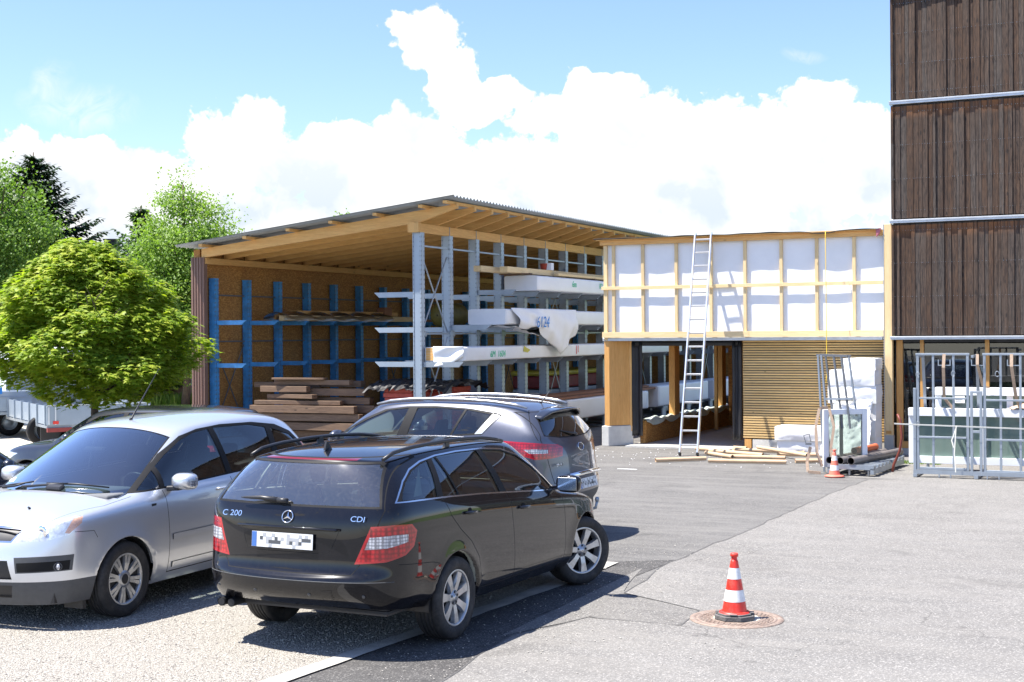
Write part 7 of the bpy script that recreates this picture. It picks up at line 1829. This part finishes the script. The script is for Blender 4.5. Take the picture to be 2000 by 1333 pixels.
        h, nn = c.surf((2.96, 0, .915), n := Vector((0, sg, 0))); q = MB(); q.xf = frameM(h+nn*.001, (1, 0, 0), (0, 0, 1)); q.box(-.032, .032, -.016, .016, 0, .004); q.xf = None; q.build('side_repeater', 'black_plastic', root, bevel=.003)
        for x in (1.98, 1.16):
            h, nn = c.surf((x, 0, .97), (0, sg, 0)); q = MB(); q.smooth = True; q.tube([h+Vector((-.09, -sg*.002, 0)), h+Vector((-.06, sg*.03, 0)), h+Vector((.06, sg*.03, 0)), h+Vector((.09, -sg*.002, 0))], .012, 8); q.build('door_handle', 'paint_silver', root)
    # wipers
    def onws(x, y, o=.016):
        h, nn = c.surf((x, y, 1.2), nws); return h+nn*o
    for pts, rr in (([(3.36, -.02), (3.32, .28), (3.26, .58)], [.010, .009, .007]), ([(3.42, -.28), (3.38, .0), (3.33, .2)], [.012, .010, .007]), ([(3.36, -.70), (3.34, -.45), (3.33, -.20)], [.010, .009, .007]), ([(3.40, -.55), (3.38, -.4), (3.35, -.3)], [.012, .010, .007])):
        q = MB(); q.tube([onws(x, y, .02) for x, y in pts], rr, 6); q.build('wiper', 'black_plastic', root)
    q = MB(); h = onws(3.40, .10, .0); q.xf = frameM(h, (0, 1, 0), (-1, 0, .4)); q.box(-.09, .09, -.04, .03, -.01, .03); q.xf = None; q.build('wiper_cover', 'black_plastic', root, bevel=.012)
    for y in (.25, -.30):
        h, nn = c.surf((3.78, y, 0), (0, 0, 1)); q = MB(); q.tube([h, h+Vector((.02, 0, .012))], .010, 8); q.build('washer_jet', 'black_plastic', root)
    h, nn = c.surf((2.22, 0, 0), (0, 0, 1)); q = MB(); q.tube([h, h+Vector((-.02, 0, .02)), h+Vector((-.42, 0, .48))], [.018, .010, .0025], 8); q.build('aerial', 'black_plastic', root)
    q = MB(); q.xf = frameM(onws(2.60, 0, -.02), (0, 1, 0), (-1, 0, .4)); q.box(-.12, .12, -.03, .03, -.05, -.01); q.xf = None; q.build('inner_mirror', 'black_plastic', root, bevel=.012)
    q = MB(); q.xf = frameM(onws(3.17, -.60, .001), (0, 1, 0), (-1, 0, .45)); q.lathe([(.045, 0), (0, .001)], 16); q.xf = None; q.build('sticker', 'foil', root)
    return root
silver_mpv()

def grey_suv():
    root = thing('suv', 'dark grey suv with silver roof rails parked crosswise behind the black estate', 'car', (4.74, -12.55, 0), R(180))
    sp = dict(
        X=[.26, .50, .75, .98, 1.30, 1.65, 2.00, 2.35, 2.70, 3.05, 3.35, 3.62, 3.88, 4.10], ia=9,
        plan=[(.26, .905), (.50, .95), (.95, .99), (1.4, 1.0), (3.0, 1.0), (3.6, .985), (3.88, .95), (4.10, .87)],
        rows=[dict(w=.84, xr=.16, zr=.36, z=[(.26, .35), (.9, .30), (1.4, .27), (3.1, .27), (4.10, .28)], xf=4.30, zf=.26, sr=.14),
              dict(w=.90, xr=.03, zr=.47, z=[(.26, .47), (1.0, .42), (1.4, .38), (3.1, .37), (4.10, .40)], xf=4.38, zf=.38, sr=.17),
              dict(w=.925, xr=.0, zr=.62, z=[(.26, .63), (1.0, .58), (1.4, .54), (3.1, .52), (4.10, .56)], xf=4.42, zf=.54, sr=.20),
              dict(w=.925, xr=.03, zr=.70, z=[(.26, .715), (1.0, .70), (1.4, .68), (3.1, .66), (4.10, .66)], xf=4.42, zf=.62, sr=.18),
              dict(w=.925, xr=.075, zr=.86, z=[(.26, .87), (1.0, .85), (1.4, .83), (3.1, .80), (4.10, .75)], xf=4.41, zf=.70, sr=.16),
              dict(w=.918, xr=.085, zr=1.02, z=[(.26, 1.04), (1.0, 1.0), (2.0, .955), (3.1, .92), (3.9, .87), (4.10, .83)], xf=4.38, zf=.80, sr=.16),
              dict(w=.90, xr=.12, zr=1.13, z=[(.26, 1.17), (1.0, 1.125), (2.0, 1.07), (3.1, 1.03), (3.9, .95), (4.10, .90)], xf=4.32, zf=.87, sr=.15),
              dict(w=.862, xr=.16, zr=1.19, z=[(.26, 1.255), (.75, 1.235), (1.3, 1.19), (2.0, 1.14), (2.7, 1.10), (3.05, 1.08), (3.6, 1.03), (3.88, .985), (4.10, .94)], xf=4.24, zf=.91, sr=.13)],
        cowl=(3.25, 1.10), hoodc=[(0, 1.10), (.35, 1.07), (.7, 1.0), (1, .92)],
        roof=dict(x=[.50, .68, .88, 1.08, 1.32, 1.58, 1.85, 2.10, 2.30, 2.48], y=[.58, .615, .635, .65, .655, .66, .66, .655, .645, .625], z=[1.510, 1.545, 1.572, 1.588, 1.598, 1.603, 1.60, 1.588, 1.57, 1.540], xr=.36, zr=1.515, sr=.10, xf=2.62, zf=1.585, sf=.10, crown=.035),
        axles=[(.98, .345), (3.55, .345)], arch=.395, flare=.022, crease_rows={3: .2, 6: .2}, lin=(.14, 3.3), c_rear=.8)
    c = Car(sp); c.merge = {}; BK = (-1, 0, 0)
    rw = [(0, -.70, 1.235), (0, -.4, 1.20), (0, 0, 1.19), (0, .4, 1.20), (0, .70, 1.235), (0, .68, 1.29), (0, .57, 1.46), (0, .3, 1.475), (0, -.3, 1.475), (0, -.57, 1.46), (0, -.68, 1.29)]
    c.rings(rw, BK, [(0, 'seal#r'), (.012, 'rear_window')], only=['body'], cosmin=.0)
    gate = [(0, -.66, .70), (0, .66, .70), (0, .71, .95), (0, .76, 1.19), (0, .65, 1.50), (0, -.65, 1.50), (0, -.76, 1.19), (0, -.71, .95)]
    c.line(gate+[gate[0]], BK, .007, 'gap', only=['body'], cosmin=.0)
    for sg in (1, -1):
        n = Vector((-1, sg*1.0, 0)).normalized(); nn_ = (0, sg, 0)
        lamp = [(.10, sg*.50, 1.00), (.10, sg*.48, 1.10), (.13, sg*.56, 1.135), (.28, sg*.85, 1.165), (.66, sg*.90, 1.185), (.60, sg*.91, 1.13), (.46, sg*.92, 1.03), (.28, sg*.86, .975), (.12, sg*.66, .985)]
        c.cut(lamp, n, f'tail_light#{sg}', only=['body', 'gap'], cosmin=0)
        c.cut(c.inset(lamp, n, .014), n, f'lens#{sg}', only=[f'tail_light#{sg}'], cosmin=0)
        c.cut([(.20, sg*.72, 1.045), (.20, sg*.72, 1.085), (.28, sg*.86, 1.095), (.40, sg*.905, 1.09), (.33, sg*.90, 1.045)], n, f'lens_band#{sg}', only=[f'lens#{sg}'], cosmin=0)
        c.cut([(.03, sg*.50, .60), (.03, sg*.50, .66), (.16, sg*.80, .665), (.14, sg*.80, .61)], Vector((-1, sg*.4, 0)), f'reflector_strip#{sg}', only=['body'], cosmin=0)
        c.cut([(-.1, sg*.0, .30), (-.1, sg*.0, .55), (.26, sg*.86, .58), (.60, sg*.92, .60), (.60, sg*.92, .30)], Vector((-1, sg*.8, -.1)), f'cladding#{sg}', only=['body'], cosmin=-.4)
        def P(l): return [(a, sg*.85, b) for a, b in l]
        allw = P([(3.06, 1.115), (2.4, 1.155), (1.6, 1.205), (.98, 1.245), (.78, 1.47), (.86, 1.492), (1.2, 1.537), (1.65, 1.560), (2.05, 1.55), (2.35, 1.51), (2.62, 1.40), (2.88, 1.26)])
        c.cut(allw, nn_, f'seal#{sg}', only=['body'])
        c.cut(P([(1.08, 1.252), (.985, 1.258), (.81, 1.462), (.90, 1.478)]), nn_, f'light_stripe#{sg}', only=[f'seal#{sg}'])
        for k, w in enumerate([[(2.98, 1.135), (2.12, 1.185), (2.02, 1.53), (2.30, 1.50), (2.58, 1.385), (2.82, 1.26)], [(1.98, 1.195), (1.40, 1.235), (1.27, 1.525), (1.62, 1.54), (1.90, 1.535)], [(1.37, 1.237), (1.09, 1.262), (.92, 1.475), (1.24, 1.522)]]):
            c.cut(P(w), nn_, f'side_window#{sg}{k}', only=[f'seal#{sg}'])
        def L(l): return [(a, sg*.9, b) for a, b in l]
        c.line(L([(2.05, 1.17), (2.08, .9), (2.08, .45)]), nn_, .007, 'gap', only=['body']); c.line(L([(1.0, 1.24), (1.05, 1.0), (1.25, .85), (1.38, .6), (1.40, .45)]), nn_, .007, 'gap', only=['body']); c.line(L([(2.98, 1.10), (3.02, .8), (3.02, .45)]), nn_, .007, 'gap', only=['body'])
        c.line([(.30, sg*.9, 1.19), (.42, sg*.8, 1.36), (.52, sg*.7, 1.52)], nn_, .006, 'gap', only=['body'])
        for ax in (.98, 3.55): c.cut(arch_pts(ax, .345, .395, sg*.9), nn_, None, cosmin=0); lips(c, ax, .345, .395, sg)
        c.cut([(4.36, sg*.5, .74), (4.1, sg*.80, .75), (3.85, sg*.88, .93), (4.2, sg*.6, .88)], Vector((1, sg*.9, .2)), f'headlight#{sg}', only=['body'])
    c.rings([(0, -.74, 1.10), (0, .74, 1.10), (0, .60, 1.53), (0, -.60, 1.53)], (1, 0, 0), [(0, 'seal#f'), (.02, 'windscreen')], only=['body'], cosmin=.15)
    common_finish(c, root, 'paint_grey', extra={'side_window': 'car_glass'}, rearg='privacy_glass')
    for sg in (1, -1):
        for ax in (.98, 3.55): arch_liner(root, ax, .345, .39, .86, sg, .34, .3); wheel(root, (ax, sg*.81, .345), .345, .215, 'five', sg)
        q = MB(); pts = [(x, sg*itp([(.55, .60), (1.5, .655), (2.5, .62)], x), z) for x, z in ((.52, 1.548), (.66, 1.583), (.95, 1.618), (1.3, 1.640), (1.65, 1.645), (2.0, 1.638), (2.3, 1.610), (2.5, 1.568))]; q.tube(pts, [.012]+[.018]*6+[.012], 8); q.build('roof_rail', 'rim_silver', root)
        q = MB(); q.smooth = True; mx_, my_, mz_ = 2.78, sg*1.04, 1.19; rr_ = []
        for f, a_, b_2 in ((0, .11, .085), (.06, .11, .085), (.12, .07, .05)): rr_.append(q.add([(mx_+f, my_+math.cos(t2)*a_, mz_+math.sin(t2)*b_2) for t2 in [2*math.pi*k/16 for k in range(16)]]))
        for a_, b_2 in zip(rr_, rr_[1:]):
            for k in range(16): q.face([a_+k, a_+(k+1) % 16, b_2+(k+1) % 16, b_2+k])
        q.face([rr_[0]+k for k in range(16)]); q.face([rr_[-1]+k for k in range(16)]); q.bar((2.84, sg*.86, 1.13), (2.84, my_, 1.15), .08, .05); q.build('wing_mirror', 'paint_grey', root)
    q = MB(); q.box(.25, 4.2, -.75, .75, .27, .40); q.build('underbody', 'black_plastic', root)
    cabin(root, sp, [(2.05, .38, .25, 1.16), (2.05, -.38, .25, 1.16), (1.10, .40, .28, 1.16), (1.10, -.40, .28, 1.16)], dash=(2.65, 3.2, 1.10), wheel_at=(2.52, .38, 1.02), x0=.35, x1=3.2, hw=.76)
    # tailgate spoiler
    q = MB(); q.smooth = True
    def spf(u_, w_):
        y = -.60+1.2*u_; b_2 = c.surf((.42, y, 0), (0, 0, 1))[0]; return (.44-.19*w_+.10*abs(u_*2-1)**3*w_, y*(1-.02*w_), b_2.z+.010-.020*w_)
    q.grid(spf, 20, 4); q.build('spoiler', 'paint_slate', root, solid=.018)
    def rp(y, z, o=.004): h, nn = c.surf((0, y, z), BK); return h+nn*o, nn
    def rframe(y, z, o=.004): h, nn = rp(y, z, o); return frameM(h, Vector((0, -1, 0)), Vector((0, 0, 1))-nn*nn.z)
    q = MB(); q.xf = rframe(0, 1.075, .006); q.tube([(.082*math.cos(a), .045*math.sin(a), .0) for a in [2*math.pi*k/28 for k in range(28)]], .006, 6, closed=True); q.xf = None; q.build('oval_emblem', 'chrome', root)
    text_mesh('KIA', .062, 'chrome', 'lettering', root, rframe(0, 1.075, .006), .002, 'CENTER', 0, 1.2)
    text_mesh('SPORTAGE', .044, 'chrome', 'lettering', root, rframe(.50, .905, .007), .002, 'CENTER', 0, 1.45)
    q = MB(); q.xf = rframe(0, .775, .0); q.smooth = True; q.box(-.45, .45, -.03, .02, 0, .02); q.xf = None; q.build('chrome_bar', 'chrome', root, bevel=.006)
    numberplate(root, rframe(0, .655, .012), .52, .115, 9)
    q = MB(); q.tube([(.15, 0, .36), (-.02, 0, .34), (-.08, 0, .36), (-.10, 0, .44)], .018, 8); q.lathe([(.0, .43), (.02, .435), (.028, .46), (.02, .485), (0, .49)], 12, 'z', (-.10, 0, 0)); q.build('tow_hitch', 'galv', root)
    h, nn = c.surf((.62, 0, 0), (0, 0, 1)); q = MB(); q.tube([h, h+Vector((-.02, 0, .01)), h+Vector((-.14, 0, .15))], [.02, .008, .005], 8); q.build('aerial', 'black_plastic', root)
    h, nn = rp(.0, 1.215, .012); q = MB(); q.tube([h, h+Vector((-.02, .04, .005)), h+Vector((.06, .34, .06))], [.020, .014, .005], 8); q.build('rear_wiper', 'black_plastic', root)
    # clutter on the seat
    q = MB(); q.smooth = True; q.lathe([(0, 0), (.09, .02), (.10, .10), (.05, .2), (0, .22)], 10, 'z', (1.6, -.3, .95)); q.build('white_bag', 'white_membrane', root)
    return root
grey_suv()

def dark_saloon(loc, rz, label, pm):
    root = thing('parked_car', label, 'car', loc, rz)
    sp = dict(
        X=[.24, .52, .80, 1.08, 1.40, 1.75, 2.10, 2.45, 2.80, 3.10, 3.36, 3.60, 3.84, 4.04], ia=9, lev=2,
        plan=[(.24, .93), (.52, .965), (.9, .99), (1.4, 1.0), (3.0, 1.0), (3.6, .985), (3.84, .95), (4.04, .86)],
        rows=[dict(w=.80, xr=.16, zr=.28, z=[(.24, .27), (4.04, .22)], xf=4.18, zf=.20, sr=.14), dict(w=.87, xr=.03, zr=.40, z=[(.24, .40), (1.4, .33), (4.04, .32)], xf=4.26, zf=.32),
              dict(w=.885, xr=.0, zr=.56, z=[(.24, .57), (1.4, .50), (4.04, .50)], xf=4.30, zf=.48), dict(w=.885, xr=.07, zr=.75, z=[(.24, .76), (1.4, .74), (4.04, .64)], xf=4.27, zf=.60),
              dict(w=.865, xr=.10, zr=.95, z=[(.24, .97), (2.0, .92), (3.1, .86), (4.04, .74)], xf=4.20, zf=.70), dict(w=.83, xr=.14, zr=1.04, z=[(.24, 1.06), (2.0, .99), (3.1, .94), (3.8, .87), (4.04, .80)], xf=4.12, zf=.76)],
        cowl=(3.28, .97), hoodc=[(0, .97), (.35, .95), (.7, .88), (1, .77)],
        roof=dict(x=[.55, .74, .95, 1.18, 1.42, 1.68, 1.92, 2.14, 2.34, 2.50], y=[.57, .59, .61, .62, .62, .62, .62, .615, .60, .585], z=[1.385, 1.41, 1.428, 1.437, 1.44, 1.438, 1.43, 1.415, 1.395, 1.365], xr=.42, zr=1.405, sr=.08, xf=2.62, zf=1.405, sf=.08, crown=.035),
        axles=[(.95, .315), (3.50, .315)], arch=.36, flare=.015, crease_rows={2: .2, 4: .3}, lin=(.1, 3.3), c_rear=.7)
    c = Car(sp); c.merge = {}
    for sg in (1, -1):
        n = (0, sg, 0)
        def P(l): return [(a, sg*.85, b) for a, b in l]
        c.cut(P([(.42, 1.085), (1.5, 1.03), (3.0, .965), (2.75, 1.15), (2.42, 1.33), (2.0, 1.395), (1.2, 1.405), (.75, 1.36), (.5, 1.22)]), n, f'seal#{sg}', only=['body'])
        for k, w in enumerate([[(2.90, .985), (1.95, 1.025), (1.90, 1.38), (2.35, 1.325), (2.68, 1.15)], [(1.87, 1.03), (1.05, 1.07), (1.02, 1.385), (1.82, 1.385)], [(.97, 1.075), (.52, 1.10), (.6, 1.22), (.78, 1.33), (.94, 1.36)]]): c.cut(P(w), n, f'side_window#{sg}{k}', only=[f'seal#{sg}'])
        for ax in (.95, 3.50): c.cut(arch_pts(ax, .315, .36, sg*.87), n, None, cosmin=0); lips(c, ax, .315, .36, sg)
        c.cut([(4.22, sg*.42, .60), (4.0, sg*.78, .62), (3.72, sg*.84, .76), (3.95, sg*.74, .77), (4.16, sg*.5, .72)], Vector((1, sg*.9, .3)), f'headlight#{sg}', only=['body'])
        c.line([(1.95, sg*.87, 1.02), (2.0, sg*.87, .7), (2.0, sg*.87, .35)], n, .007, 'gap', only=['body']); c.line([(3.0, sg*.87, .95), (3.03, sg*.87, .7), (3.03, sg*.87, .35)], n, .007, 'gap', only=['body'])
        c.cut([(.1, sg*.5, .78), (.1, sg*.5, .95), (.40, sg*.85, .97), (.38, sg*.87, .82)], Vector((-1, sg*.8, 0)), f'tail_light#{sg}', only=['body'])
    c.rings([(0, -.72, .97), (0, .72, .97), (0, .57, 1.37), (0, -.57, 1.37)], (1, 0, 0), [(0, 'seal#f'), (.02, 'windscreen')], only=['body'], cosmin=.15)
    c.rings([(0, -.68, 1.06), (0, .68, 1.06), (0, .54, 1.37), (0, -.54, 1.37)], (-1, 0, 0), [(0, 'seal#r'), (.02, 'rear_window')], only=['body'])
    c.cut([(4.3, -.35, .55), (4.3, .35, .55), (4.3, .4, .68), (4.3, -.4, .68)], (1, 0, 0), 'grille', only=['body'])
    common_finish(c, root, pm)
    for sg in (1, -1):
        for ax in (.95, 3.50): arch_liner(root, ax, .315, .355, .82, sg, .3, .25); wheel(root, (ax, sg*.76, .315), .315, .2, 'five', sg)
        q = MB(); q.smooth = True; q.lathe([(0, -.08), (.06, -.06), (.075, 0), (.05, .06), (0, .07)], 14, 'y', (2.66, sg*.97, 1.02)); q.bar((2.68, sg*.82, .97), (2.67, sg*.95, 1.0), .06, .04); q.build('wing_mirror', pm, root)
    q = MB(); q.box(.25, 4.0, -.70, .70, .22, .34); q.build('underbody', 'black_plastic', root)
    cabin(root, sp, [(2.0, .36, .25, 1.0), (2.0, -.36, .25, 1.0), (1.05, .36, .3, .98), (1.05, -.36, .3, .98)], dash=(2.6, 3.15, .98), wheel_at=(2.45, .36, .9), x0=.35, x1=3.2)
    return root
dark_saloon((-.42, -11.75, 0), R(180), 'dark blue-black car parked crosswise between the silver people carrier and the maple', 'paint_slate').scale = (1, 1, .965)
dark_saloon((-1.40, -19.1, 0), R(90), 'black car just entering the picture beside the silver people carrier', 'paint_navy')
